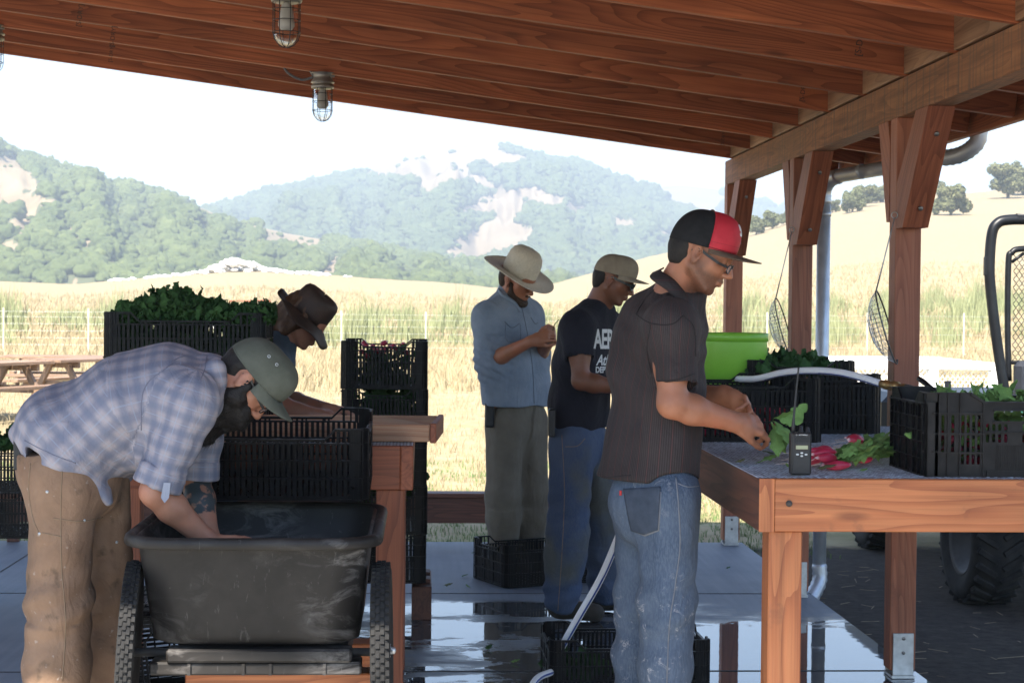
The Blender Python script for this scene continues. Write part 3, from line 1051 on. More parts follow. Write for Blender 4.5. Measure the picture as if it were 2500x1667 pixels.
simple('ink_black', (.03, .025, .02), (.06, .05, .045), 60, .8)
for (px, py, Y, sz) in ((2100, 100, 6.397, .035), (195, 38, 7.61, .03), (276, 90, 8.22, .03), (272, 132, 8.83, .026), (1960, 222, 7.62, .03), (1765, 338, 9.44, .025)):
    p = P(px, py, Y)
    me = text_mesh('[S-DRY]', sz, .0003)
    me.transform(Matrix.Translation((p.x, Y - .0205 - .003, p.z)) @ Matrix.Rotation(R(90), 4, 'X') @ Matrix.Rotation(R(90 - 7), 4, 'Z'))
    o = link('grade_stamp', me, MATS['ink_black'])
    best = min((q for q in col.objects if q.name.startswith('roof_rafter')), key=lambda q: abs(q.location.y - Y))
    dy = best.location.y - .019 - .0006
    for v in me.vertices: v.co.y = dy + (v.co.y - (Y - .0235)) * .5
    o.parent = best; o.matrix_parent_inverse = wm(best).inverted()

# low rail along the far edge of the slab
root = empty('low_rail', (0, 10.2, 0), 0, 'dark low timber rail with top plank along the far edge of the concrete slab', 'rail')
board('side_board', (-4.2, 10.2, .20), (1.66, 10.2, .20), .038, .15, 'dark_redwood', root)
board('top_plank', (-4.2, 10.24, .29), (1.66, 10.24, .29), .14, .026, 'dark_redwood', root)
for x in (-4.0, -2.4, -.8, .93, 1.55):
    board('leg', (x, 10.25, .0), (x, 10.25, .276), .07, .04, 'dark_redwood', root, up=(0, 1, 0))

# downpipe
root = empty('downpipe', (2.0, 8.6, 0), 0, 'galvanised round downpipe with ribbed elbows beside the middle post', 'downpipe')
mb = MB()
mb.tube([(2.035, 8.62, .10), (2.035, 8.62, 1.96)], .034, 18)
for z in (.30, 1.0, 1.90): mb.tube([(2.035, 8.62, z - .012), (2.035, 8.62, z + .012)], .037, 18)
mb.build('vertical_pipe', MATS['galvanised'], root)
def elbow(pts, n, r):
    sp = spline(pts, n); m = MB()
    rs = [r * (1.0 + (.07 if i % 2 else -.03)) for i in range(n)]
    m.tube(sp, rs, 18); return m
elbow([(2.035, 8.62, 1.95), (2.035, 8.62, 2.02), (2.055, 8.58, 2.07), (2.085, 8.50, 2.085)], 17, .037).build('elbow', MATS['galvanised'], root)
mb = MB(); mb.tube([(2.08, 8.51, 2.085), (2.42, 7.86, 2.125)], .0345, 18)
mb.tube([(2.15, 8.355, 2.0945), (2.158, 8.34, 2.0955)], .037, 18)
mb.build('sloping_pipe', MATS['duct_metal'], root)
elbow([(2.415, 7.87, 2.125), (2.46, 7.79, 2.13), (2.50, 7.74, 2.155), (2.53, 7.72, 2.20), (2.535, 7.715, 2.30)], 21, .037).build('elbow', MATS['duct_metal'], root)
elbow([(2.035, 8.62, .12), (2.035, 8.61, .04), (1.99, 8.56, -.03), (1.93, 8.50, -.085), (1.90, 8.46, -.10)][:4] , 17, .037).build('elbow', MATS['galvanised'], root)
# ================================================================== crates
def panel(mb, L, H, T, ends, rng_, rows=3, pitch=.0165, sw=.0068, dip=.03, windows=True, y0=0.0, inner=-1, hump=.085):
    """slotted crate wall in local x (0..L), z (0..H), thickness along y; inner = direction of the inside"""
    t = T * inner
    ya, yb = (y0, y0 + t) if t > 0 else (y0 + t, y0)
    lev = [0.0, H * .30, H * .54, H * .78]
    top = H - dip
    # horizontal ribs, standing proud of the slats
    for z in lev:
        mb.box((ends + .001, ya - .004 * (inner > 0) - .0, z), (L - ends - .001, yb + .004 * (inner < 0), z + .0055))
    mb.box((ends + hump, ya - .006 * (inner > 0), top - .007), (L - ends - hump, yb + .006 * (inner < 0), top))
    mb.box((ends + .001, ya, .0056), (L - ends - .001, yb, .016))
    # raised corners with sloping shoulder
    for s in (0, 1):
        def X(x): return x if s == 0 else L - x
        poly = [(X(ends + .001), H * .78 + .0056), (X(ends + hump), H * .78 + .0056), (X(ends + hump), top - .0005), (X(ends + hump - .03), H), (X(ends + .001), H)]
        # slotted shoulder: frame pieces
        a, b = sorted((X(ends + .001), X(ends + .012))); mb.box((a, ya, H * .78 + .0056), (b, yb, H))
        a, b = sorted((X(ends + hump - .042), X(ends + hump - .034))); mb.box((a, ya, H * .78 + .0056), (b, yb, H - .001))
        mb.prism([(X(ends + .012), H - .008), (X(ends + hump - .03), H - .008), (X(ends + hump), top - .008), (X(ends + hump), top), (X(ends + hump - .03), H), (X(ends + .012), H)], 1, ya - .003 * (inner > 0), yb + .003 * (inner < 0))
        a, b = sorted((X(ends + .022), X(ends + .027))); mb.box((a, ya, H * .78 + .0056), (b, yb, H - .008))
    # slats
    x = ends + .008; k = 0
    span = L - 2 * ends
    while x < L - ends - .006:
        u = (x - ends) / span
        for r in range(rows):
            z0 = lev[r] + .0056; z1 = lev[r + 1]
            if r == 0: z0 = .016
            mb.box((x, ya + .0006, z0), (x + (.0112 if r < 2 else .0095), yb - .0006, z1))
        xx = x
        if ends + hump < xx < L - ends - hump - .006:
            wn = windows and any(abs(u - c) < .055 for c in (.27, .5, .73))
            if not wn: mb.box((xx, ya + .0006, H * .78 + .0056), (xx + sw, yb - .0006, top - .007))
        x += pitch; k += 1
    if windows:
        for c in (.27, .5, .73):
            xc = ends + span * c; hw = span * .058
            for q in (-1, 1):
                mb.box((xc + q * hw - .003, ya - .002 * (inner > 0), H * .78 + .0056), (xc + q * hw + .003, yb + .002 * (inner < 0), top - .007))
    # strengthening uprights
    for c in (.0, .33, .66, 1.0):
        xc = ends + span * c
        xc = min(max(xc, ends + .003), L - ends - .003)
        mb.box((xc - .003, ya - .003 * (inner > 0), .0), (xc + .003, yb + .003 * (inner < 0), H * .78))


def crate(loc, rz=0, L=.58, W=.38, H=.215, label='', group=None, mat='crate_black', tilt=None):
    root = empty('harvest_crate', loc, rz, label, 'crate', group)
    T = .004; E = .04
    mb = MB(); panel(mb, L, H, T, E, None, inner=1); mb.v = [(x - L / 2, y - W / 2, z) for x, y, z in mb.v]
    o1 = mb.build('side_wall', MATS[mat], root, False)
    o2 = o1.copy(); col.objects.link(o2); o2.parent = root; o2.rotation_euler = (0, 0, math.pi)
    mb = MB(); panel(mb, W, H, T, E, None, inner=1, windows=False, dip=.024, hump=.06)
    xc = W / 2
    mb.v = [(x - W / 2, y - L / 2, z) for x, y, z in mb.v]
    o3 = mb.build('end_wall', MATS[mat], root, False); o3.rotation_euler = (0, 0, math.pi / 2)
    o4 = o3.copy(); col.objects.link(o4); o4.parent = root; o4.rotation_euler = (0, 0, -math.pi / 2)
    # corners: ribbed chamfered posts
    for sx in (-1, 1):
        for sy in (-1, 1):
            mb = MB(); a, b = L / 2, W / 2; c = .02
            pts = [(a - E, b), (a - c, b), (a, b - c), (a, b - E), (a - .005, b - E), (a - .005, b - c - .002), (a - c - .002, b - .005), (a - E, b - .005)]
            pts = [(x * sx, y * sy) for x, y in pts]
            if sx * sy < 0: pts = pts[::-1]
            mb.prism(pts, 2, 0, H)
            for z in (0.0, H * .3, H * .54, H * .78, H - .006):
                pts2 = [(a - E, b + .004), (a - c + .002, b + .004), (a + .004, b - c + .002), (a + .004, b - E), (a + .0002, b - E), (a + .0002, b - c), (a - c, b + .0002), (a - E, b + .0002)]
                pts2 = [(x * sx, y * sy) for x, y in pts2]
                if sx * sy < 0: pts2 = pts2[::-1]
                mb.prism(pts2, 2, z + .0003, z + .0045)
            for q in (.010, .024):
                for (x0, y0, x1, y1) in ((a - E + q, b, a - E + q + .003, b + .004), (a, b - E + q, a + .004, b - E + q + .003)):
                    xs_ = sorted((x0 * sx, x1 * sx)); ys_ = sorted((y0 * sy, y1 * sy))
                    mb.box((xs_[0], ys_[0], .001), (xs_[1], ys_[1], H - .001))
            mb.build('corner_post', MATS[mat], root, False)
    mb = MB()
    mb.box((-L / 2 + .006, -W / 2 + .006, .002), (L / 2 - .006, W / 2 - .006, .0032))
    for k in range(13):
        x = -L / 2 + .03 + k * (L - .06) / 12
        mb.box((x - .003, -W / 2 + .008, .0034), (x + .003, W / 2 - .008, .012))
    for k in range(9):
        y = -W / 2 + .03 + k * (W - .06) / 8
        mb.box((-L / 2 + .008, y - .003, .0037), (L / 2 - .008, y + .003, .0117))
    mb.build('base', MATS[mat], root, False)
    return root


PROTO = None


def crate_copy(loc, rz, label, group=None, rot=None):
    global PROTO
    if PROTO is None:
        r = crate(loc, rz, label=label, group=group); PROTO = r
    else:
        r = copy_tree(PROTO); r.location = loc; r.rotation_euler = (0, 0, rz); r['label'] = label
        if group: r['group'] = group
    if rot: r.rotation_euler = rot
    return r


G1 = 'black slotted harvest crates'
CH = .217
# left table stack with kale
crate_copy((-.865, 6.50, .975), 0, 'lower black crate of the pair stacked on the left wash table behind the bearded worker', G1)
crate_copy((-.865, 6.50, .975 + CH - .022), R(.6), 'top black crate on the left wash table, heaped with dark kale', G1)
# tilted crate above the cart
crate_copy((-.445, 5.235, .862), 0, 'empty black crate tilted over the far rim of the garden cart', G1, rot=(R(6), 0, 0))
# tower behind the left table
for k in range(5):
    crate_copy((-.165, 7.95, .175 + k * CH), R(90 + (k % 2) * .8), ['lowest', 'second lowest', 'middle', 'second from top', 'topmost'][k] + ' crate of the tall black stack behind the left wash table', G1)
# left edge stack
for k in range(2):
    crate_copy((-2.06, 8.3, .31 + k * CH), R(2 - 4 * k), ['lower', 'upper'][k] + ' crate at the left edge behind the bent worker' + (', with green leaves on top' if k else ''), G1)
# floor crates
crate_copy((.76, 6.33, .003), R(1), 'black crate on the wet floor behind the legs of the red-capped worker', G1)
crate_copy((.62, 8.86, .003), R(24), 'black crate on the floor hiding the feet of the worker in the straw hat', G1)
crate_copy((1.02, 9.25, .003), R(20), 'black crate on the floor seen between the legs of the navy-shirted worker', G1)
crate_copy((-1.075, 5.95, .195), 0, 'black crate lying on its side, seen between the legs of the bent worker', G1, rot=(R(84), 0, R(90)))
# right table crates
crate_copy((1.04, 5.82, .975), R(-.5), 'long black crate under the white hose in the middle of the packing table', G1)
crate_copy((1.01, 6.33, .975), R(90), 'black crate at the back of the packing table holding the lime green tub', G1)
crate_copy((1.44, 6.31, .975), R(91), 'lower black crate at the back corner of the packing table beside the post', G1)
crate_copy((1.37, 6.36, .975 + .045), R(88), 'leaf-filled crate nested into another at the back of the packing table', G1)

# big grey-black crate in the right foreground, with solid panel and oval slots
EX0, EY0, EL, EW, EH = 1.345, 4.497, .60, .355, .226
rootE = empty('harvest_crate', (EX0 + EL / 2, EY0 + EW / 2, .9745), 0, 'grey black crate of radishes on the packing table, cut by the right edge', 'crate', G1)


def slot_plate(L, H, holes, T=.004):
    """flat plate in x,z with rounded-slot holes; holes = list of (x0,z0,x1,z1) ; tessellated as a grid of strips"""
    mb = MB()
    holes = sorted(holes)
    xsb = sorted(set([0, L] + [h[0] for h in holes] + [h[2] for h in holes]))
    for a, b in zip(xsb[:-1], xsb[1:]):
        if b - a < 1e-5: continue
        hs = sorted([h for h in holes if h[0] < (a + b) / 2 < h[2]], key=lambda h: h[1])
        z = 0
        for h in hs:
            mb.box((a, 0, z), (b, T, h[1])) if h[1] > z else None
            z = h[3]
        if z < H: mb.box((a, 0, z), (b, T, H))
    # rounded ends: small wedges in the corners of slots
    for (x0, z0, x1, z1) in holes:
        r = min((x1 - x0) * .42, .008)
        for (cx, cz, sx, sz) in ((x0, z0, 1, 1), (x1, z0, -1, 1), (x0, z1, 1, -1), (x1, z1, -1, -1)):
            p = [(cx, cz), (cx + r * sx, cz), (cx + r * .3 * sx, cz + r * .3 * sz), (cx, cz + r * sz)]
            mb.prism(p if sx * sz > 0 else p[::-1], 1, .0003, T - .0003)
    return mb


def front_wall(L):
    hs = []
    def row(x0, x1, z0, z1, n, w=.0085):
        for i in range(n):
            c = x0 + (x1 - x0) * (i + .5) / n
            hs.append((c - w / 2, z0, c + w / 2, z1))
    for off, fl in ((0, False), (L, True)):
        def q(a): return a if not fl else L - a
        for (a, b, n) in ((.035, .055, 1), (.058, .086, 1), (.092, .150, 4)):
            x0, x1 = sorted((q(a), q(b)))
            row(x0, x1, .172, .205 if n > 1 else .203, n)
            row(x0, x1, .118, .166, n); row(x0, x1, .066, .112, n)
            if n > 1: row(x0, x1, .034, .062, n)
    # centre: handle opening and two short slot rows
    hs.append((.182, .150, L - .182, .178))
    x = .160
    for x in np.arange(.162, L - .16, .0165):
        if L / 2 - .25 * 0 and False: pass
        if .205 + .01 < x < .205 + .045 or L - .25 < x < L - .215: continue
        hs.append((x, .124, x + .009, .143)); hs.append((x, .093, x + .009, .116))
    return hs


hs = front_wall(EL)
mb = slot_plate(EL, .2, [h for h in hs if h[3] <= .2])
for sgn in (-1, 1):
    y = -.0 if sgn < 0 else 0
def put(mb, f):
    mb.v = [f(*v) for v in mb.v]; return mb
# top band with raised shoulders
def shoulder(mb):
    for s in (0, 1):
        def X(a): return a if s == 0 else EL - a
        p = [(X(.03), .2), (X(.152), .2), (X(.118), EH), (X(.03), EH)]
        mb.prism(p if s == 0 else p[::-1], 1, .0, .004)
        p = [(X(.118), EH - .006), (X(.150), .199), (X(.156), .203), (X(.12), EH + .0005)]
        mb.prism(p if s == 0 else p[::-1], 1, -.006, .010)
    mb.box((.15, -.007, .196), (EL - .15, .011, .2025))
    # ribs
    for z in (.001, .0645, .1145, .169):
        mb.box((.03, -.0065, z), (.155, -.0002, z + .003)); mb.box((EL - .155, -.0065, z), (EL - .03, -.0002, z + .003))
    mb.box((.157, -.0065, .119), (EL - .157, -.0002, .1215))
    for x in (.032, .056, .089, .152, EL - .155, EL - .092, EL - .059, EL - .035):
        mb.box((x, -.0060, .0), (x + .003, -.0003, EH - (.002 if x < .1 or x > EL - .1 else .028)))
    for x in np.arange(.19, EL - .19, .0062):
        mb.box((x, -.0022, .022), (x + .0022, -.0001, .086))
    mb.box((.165, -.004, .002), (EL - .165, -.0001, .018))
    for z0, z1 in ((.1775, .1805), (.1475, .1505)):
        mb.box((.18, -.0075, z0), (EL - .18, -.0002, z1))
    return mb
mb = shoulder(mb)
fw = put(mb, lambda x, y, z: (x - EL / 2, y - EW / 2, z)).build('side_wall', MATS['crate_grey'], rootE, False)
fb = fw.copy(); col.objects.link(fb); fb.parent = rootE; fb.rotation_euler = (0, 0, math.pi)
mb = slot_plate(EW, .195, [(x, .10, x + .03, .150) for x in (.0,)][:0] + [(.05 + i * .026, .158, .05 + i * .026 + .014, .188) for i in range(10)])
for z in (.001, .045, .09, .12, .155):
    mb.box((.02, -.007, z), (EW - .02, -.0002, z + .0028))
for x in (.02, .06, .11, .175, .24, .29, .33):
    mb.box((x, -.0055, 0), (x + .003, -.0003, .193))
mb.box((.02, -.009, .1925), (EW - .02, .009, .1965))
for s in (0, 1):
    def X(a): return a if s == 0 else EW - a
    p = [(X(.018), .1965), (X(.11), .1965), (X(.075), EH), (X(.018), EH)]
    mb.prism(p if s == 0 else p[::-1], 1, 0, .004)
ew = put(mb, lambda x, y, z: (x - EW / 2, y - EL / 2, z)).build('end_wall', MATS['crate_black'], rootE, False); ew.rotation_euler = (0, 0, -math.pi / 2)
ew2 = ew.copy(); col.objects.link(ew2); ew2.parent = rootE; ew2.rotation_euler = (0, 0, math.pi / 2)
for sx in (-1, 1):
    for sy in (-1, 1):
        mb = MB(); a, b, c = EL / 2, EW / 2, .024
        pts = [(a - .034, b), (a - c, b), (a, b - c), (a, b - .034), (a - .004, b - .034), (a - .004, b - c - .002), (a - c - .002, b - .004), (a - .034, b - .004)]
        pts = [(x * sx, y * sy) for x, y in pts]
        if sx * sy < 0: pts = pts[::-1]
        mb.prism(pts, 2, 0, EH)
        for z in (0.0, .066, .1145, .169, EH - .004):
            pts2 = [(a - .034, b + .006), (a - c + .003, b + .006), (a + .006, b - c + .003), (a + .006, b - .034), (a + .0002, b - .034), (a + .0002, b - c), (a - c, b + .0002), (a - .034, b + .0002)]
            pts2 = [(x * sx, y * sy) for x, y in pts2]
            if sx * sy < 0: pts2 = pts2[::-1]
            mb.prism(pts2, 2, z + .0003, z + .0032)
        mb.build('corner_post', MATS['crate_grey'], rootE, False)
mb = MB(); mb.box((-EL / 2 + .012, -EW / 2 + .012, -.014 + .014), (EL / 2 - .012, EW / 2 - .012, .004)); mb.build('base', MATS['crate_grey'], rootE, False)


# ================================================================== leaves and roots
def leaf_mesh(n, L, W, curl, seed, lobed=True):
    """one crinkled leaf lying along +x, origin at its stalk"""
    g = np.random.default_rng(seed)
    nu, nv = n, 7
    V = []
    for i in range(nu):
        u = i / (nu - 1)
        wdt = W * math.sin(math.pi * min(1, u * .93 + .07)) ** .7 * (1 + (.28 * math.sin(u * 19 + seed) if lobed else .05 * math.sin(u * 11)))
        if u < .22: wdt = W * .10 + wdt * (u / .22) ** 2 * .6
        for j in range(nv):
            v = j / (nv - 1) * 2 - 1
            z = curl * u * u * L * .6 - abs(v) * wdt * .25 + math.sin(u * 15 + v * 3 + seed) * W * .10 * abs(v) + .1 * L * math.sin(u * 3)
            V.append((u * L, v * wdt, z + g.normal(0, W * .03)))
    F = grid_faces(nu, nv)
    return np.array(V), F


LEAVES = {m: [leaf_mesh(11, 1, w_, c, k, lo) for k in range(5)] for m, w_, c, lo in (('r', .24, .35, True), ('k', .38, .6, True), ('b', .20, .2, False))}


def leaf_heap(name, items, mat, parent=None):
    """items: (kind, origin, length, yaw, pitch, roll)"""
    Vs = []; Fs = []; b = 0
    for kind, o, L, a, p, r in items:
        v, f = LEAVES[kind][int(abs(o[0] * 977 + a * 31)) % 5]
        M = np.array((Matrix.Rotation(a, 3, 'Z') @ Matrix.Rotation(-p, 3, 'Y') @ Matrix.Rotation(r, 3, 'X')))
        Vs.append((v * L) @ M.T + np.array(o)); Fs.append(f + b); b += len(v)
    return link(name, np_mesh(name, np.concatenate(Vs), np.concatenate(Fs), True), MATS[mat], parent)


def frill(o, amt, fs):
    me = o.data; n = len(me.vertices); V = np.empty(n * 3, np.float32); me.vertices.foreach_get('co', V); V = V.reshape(-1, 3)
    d = np.stack([vnoise(V * fs), vnoise(V * fs + 31), vnoise(V * fs + 77)], 1) * amt
    V += d.astype(np.float32); me.vertices.foreach_set('co', V.ravel()); me.update()


def mk_radish():
    m, t, b = base_mat('radish_skin', .38, 0, .5)
    n = noise(t, tc(t, 'Object'), 30, 3)
    c = ramp(t, n, [(.3, (.33, .008, .03)), (.7, (.55, .03, .09))])
    at = t.nodes.new('ShaderNodeAttribute'); at.attribute_name = 'tip'
    c = mix(t, at.outputs['Fac'], c, (.72, .50, .50))
    t.links.new(c, b.inputs['Base Color'])
    b.inputs['Subsurface Weight'].default_value = .15
    b.inputs['Subsurface Scale'].default_value = .01


mk_radish()
simple('root_hair', (.55, .42, .36), (.7, .58, .48), 40, .8)


def radishes(name, items, label=None, group=None, parent=None):
    """items: (pos, length, radius, yaw, pitch) long red radishes with white tips"""
    Vs = []; Fs = []; tips = []; b = 0
    for pos, L, r, a, p in items:
        n = 12; prof = []
        for i in range(12):
            u = i / 11
            rr = r * (math.sin(math.pi * min(1, u * 1.15)) ** .55 if u < .82 else max(.06, (1 - u) / .18 * .42)) if u > 0 else r * .2
            prof.append((u * L, max(rr, r * .05), 1.0 if u > .88 else (0.35 if u < .04 else 0.0)))
        V = []
        M = np.array(Matrix.Rotation(a, 3, 'Z') @ Matrix.Rotation(-p, 3, 'Y'))
        for x, rr, tp in prof:
            for k in range(n):
                t_ = 2 * math.pi * k / n
                V.append((x, rr * math.cos(t_), rr * math.sin(t_))); tips.append(tp)
        F = [(i * n + k, i * n + (k + 1) % n, (i + 1) * n + (k + 1) % n, (i + 1) * n + k) for i in range(11) for k in range(n)]
        Vs.append(np.array(V) @ M.T + np.array(pos)); Fs.append(np.array(F) + b); b += len(V)
    me = np_mesh(name, np.concatenate(Vs), np.concatenate(Fs), True)
    set_attr(me, 'tip', tips)
    return link(name, me, MATS['radish_skin'], parent)


def bunch(px, py, Y, yaw, n, label, leafdir, seed, Lr=.055, rad=.011, leafL=.15, nl=16, z=.982, spread=.05):
    p = P(px, py, Y)
    g = np.random.default_rng(seed)
    root = empty('radish_bunch', (p.x, p.y, z), 0, label, 'radishes', 'radish bunches on the packing table')
    its = []
    for k in range(n):
        pos = (p.x + g.normal(0, .012), p.y + g.normal(0, spread * .6), z + rad * (.9 + (k % 3) * 1.2))
        its.append((pos, Lr * g.uniform(.8, 1.2), rad * g.uniform(.8, 1.25), yaw + g.normal(0, .35), g.normal(-.05, .12)))
    for it in its:
        o = radishes('radish', [it], parent=root)
    lf = []
    for k in range(nl):
        o = (p.x + g.normal(0, .02) - math.cos(yaw) * .012, p.y + g.normal(0, spread * .5), z + .012 + g.uniform(0, .02))
        lf.append(('r', o, leafL * g.uniform(.6, 1.15), leafdir + g.normal(0, .45), g.uniform(.0, .38), g.normal(0, .5)))
    frill(leaf_heap('leaves', lf, 'radish_leaf', root), .007, 85)
    mb = MB()
    for it in its[:8]:
        a = it[3]; e = np.array(it[0]) + np.array((math.cos(a), math.sin(a), 0)) * it[1]
        q = [tuple(e), tuple(e + np.array((math.cos(a) * .02 + g.normal(0, .006), math.sin(a) * .02 + g.normal(0, .01), -.004))), tuple(e + np.array((math.cos(a) * .045 + g.normal(0, .015), math.sin(a) * .045 + g.normal(0, .02), -.008)))]
        mb.tube(q, [.0012, .0009, .0005], 5)
    mb.build('root_tails', MATS['root_hair'], root)
    return root


bunch(2040, 1112, 4.72, R(182), 9, 'front red radish bunch on the mesh with leaves pointing right, next to the two-way radio', R(5), 3, leafL=.09, nl=46, Lr=.075, rad=.0125)
bunch(2110, 1078, 5.02, R(200), 10, 'rear red radish bunch on the mesh, against the foreground crate', R(20), 4, rad=.015, Lr=.05, leafL=.08, nl=30)
bunch(2130, 1098, 4.86, R(160), 6, 'middle radish bunch whose leaves spill towards the foreground crate', R(-10), 5, rad=.013, leafL=.085, nl=34)

# contents of the big crate
root = empty('radish_bunch', (1.64, 4.67, .99), 0, 'radishes and their leaves filling the foreground crate', 'radishes')
g = np.random.default_rng(31)
its = []
for k in range(95):
    its.append(((g.uniform(1.43, 1.86), g.uniform(4.58, 4.78), .99 + g.uniform(.0, .12)), g.uniform(.04, .075), g.uniform(.010, .017), g.uniform(0, 6.28), g.uniform(-.8, .8)))
for it in its: radishes('radish', [it], parent=root)
lf = []
for k in range(230):
    lf.append(('r', (g.uniform(1.38, 1.86), g.uniform(4.54, 4.80), .99 + g.uniform(.02, .165)), g.uniform(.035, .07), g.uniform(0, 6.28), g.uniform(-.3, .7), g.normal(0, 1)))
for k in range(70):
    lf.append(('r', (g.uniform(1.44, 1.86), g.uniform(4.54, 4.80), .99 + g.uniform(.15, .19)), g.uniform(.045, .075), g.uniform(0, 6.28), g.uniform(-.1, .9), g.normal(0, 1)))
frill(leaf_heap('leaves', lf, 'radish_leaf', root), .006, 90)
# middle crate contents
root = empty('radish_bunch', (1.04, 5.82, .98), 0 , 'radishes seen through the slots of the long crate under the hose', 'radishes')
for k in range(60):
    radishes('radish', [((g.uniform(.84, 1.24), g.uniform(5.72, 5.93), .992 + g.uniform(.0, .09)), g.uniform(.04, .07), g.uniform(.010, .015), g.uniform(0, 6.28), g.uniform(-.5, .5))], parent=root)
# tower top contents
root = empty('radish_bunch', (-.235, 7.95, 1.05), 0, 'reddish radish bunches just showing over the topmost crate of the tall stack', 'radishes')
for k in range(20):
    radishes('radish', [((-.165 + g.uniform(-.11, .11), 7.95 + g.uniform(-.22, .22), 1.16 + g.uniform(.03, .085)), .035, .012, g.uniform(0, 6.28), g.uniform(-.5, .8))], parent=root)
lf = [('r', (-.165 + g.uniform(-.12, .12), 7.95 + g.uniform(-.22, .2), 1.06 + g.uniform(.02, .16)), g.uniform(.05, .09), g.uniform(0, 6.28), g.uniform(-.5, .6), g.normal(0, 1)) for k in range(40)]
leaf_heap('leaves', lf, 'kale_leaf', root)


# kale heap: frilly leaves
def kale(cx, cy, z, sx, sy, n, seed, hf, kind='k', L=(.09, .16)):
    g = np.random.default_rng(seed); it = []
    for k in range(n):
        x = g.uniform(-sx, sx); y = g.uniform(-sy, sy)
        h = hf(x / sx) * (1 - .5 * abs(y / sy))
        it.append((kind, (cx + x, cy + y, z + h * g.uniform(.2, 1)), g.uniform(*L), g.uniform(0, 6.28), g.uniform(-.2, 1.2), g.normal(0, .8)))
    return it


o = leaf_heap('kale_bunch', kale(-.84, 6.50, 1.33, .26, .16, 1500, 5, lambda u: .075 + .05 * math.exp(-((u + .35) / .35) ** 2) - .05 * math.exp(-((u - .52) / .15) ** 2), L=(.03, .065)) + kale(-.865, 6.50, 1.0, .26, .16, 700, 6, lambda u: .36, L=(.05, .09)), 'kale_leaf'); frill(o, .014, 90)
tag(o, 'heap of dark curly kale filling the top crate on the left wash table', 'kale')
o = leaf_heap('leafy_greens', kale(1.38, 6.34, 1.165, .15, .22, 170, 8, lambda u: .05, L=(.035, .08)), 'kale_leaf'); frill(o, .012, 80)
tag(o, 'dark green leaves heaped on the back corner crate near the middle post', 'greens')
o = leaf_heap('leafy_greens', kale(1.20, 6.10, 1.165, .05, .06, 18, 9, lambda u: .03, 'r', L=(.04, .07)), 'kale_leaf')
tag(o, 'small tuft of green leaves beside the lime green tub', 'greens')
o = leaf_heap('leafy_greens', kale(-2.06, 8.28, .70, .22, .14, 60, 10, lambda u: .05, L=(.07, .12)), 'kale_leaf'); frill(o, .01, 60)
tag(o, 'green leaves on the crate at the left edge', 'greens')
o = leaf_heap('leafy_greens', kale(-.165, 7.95, .42, .12, .22, 420, 12, lambda u: .72, L=(.06, .1)), 'kale_leaf')
tag(o, 'dark greens packed inside the crates of the tall stack', 'greens')
o = leaf_heap('leafy_greens', kale(.74, 6.33, .03, .22, .13, 50, 13, lambda u: .07, L=(.06, .1)), 'kale_leaf')
tag(o, 'green scraps inside the crate on the wet floor', 'greens')
# leaf scraps lying on the mesh and the floor
for k, (px, py, Y, L, a, mt) in enumerate(((1858, 1096, 4.85, .055, 20, 'radish_leaf'), (1845, 1112, 4.78, .035, -60, 'radish_leaf'), (1795, 1112, 4.80, .03, 5, 'oak_leaf'), (2098, 1150, 4.55, .03, 30, 'radish_leaf'), (1930, 1135, 4.62, .035, 100, 'radish_leaf'),
                                          (1990, 1137, 4.60, .06, -5, 'oak_leaf'), (1960, 1076, 4.98, .05, 10, 'kale_leaf'), (1900, 1072, 5.05, .05, 170, 'kale_leaf'))):
    p = P(px, py, Y)
    o = leaf_heap('leaf_scrap', [('b' if k % 2 else 'r', (p.x, p.y, .984), L, R(a), .1, .3)], mt)
    tag(o, ['curled leaf scrap on the mesh below the red-capped worker\'s hands', 'yellow curved stem scrap near the left edge of the mesh', 'thin brown leaf scrap at the left of the mesh', 'small leaf scrap in front of the radishes near the table edge', 'leaf scrap touching the left side of the radio',
            'withered leaf strip right of the radio, in front of the radishes', 'dark leaf scrap behind the radio, by the long crate', 'dark leaf scrap under the worker\'s hands by the long crate'][k], 'leaf', 'leaf scraps on the packing table')

for k, (px, py, L, a, mt) in enumerate(((1082, 1432, .05, 10, 'oak_leaf'), (1148, 1438, .045, 120, 'radish_leaf'), (1126, 1408, .05, -40, 'kale_leaf'), (1185, 1590, .05, 60, 'kale_leaf'), (1245, 1622, .04, 10, 'radish_leaf'), (1772, 1395, .03, 30, 'kale_leaf'), (1150, 1352, .025, 0, 'kale_leaf'))):
    Yd = 1.42 * FPX / (py - 745 + (px - 1250) * -.0095); p = P(px, py, Yd)
    o = leaf_heap('leaf_scrap', [('r', (p.x, p.y, .006), L, R(a), .05, .3)], mt)
    tag(o, ['leaf scrap farthest left on the dry floor beside the far crate', 'radish leaf scrap on the floor at the near left corner of the far crate', 'thin dark stem scrap on the floor beside the far crate', 'dark leaf scrap on the wet floor left of the near crate',
            'pale leaf scrap on the wet floor near the hose end', 'tiny leaf scrap on the slab right of the jeans', 'tiny dark scrap on the slab left of the far crate'][k], 'leaf', 'leaf scraps on the floor')

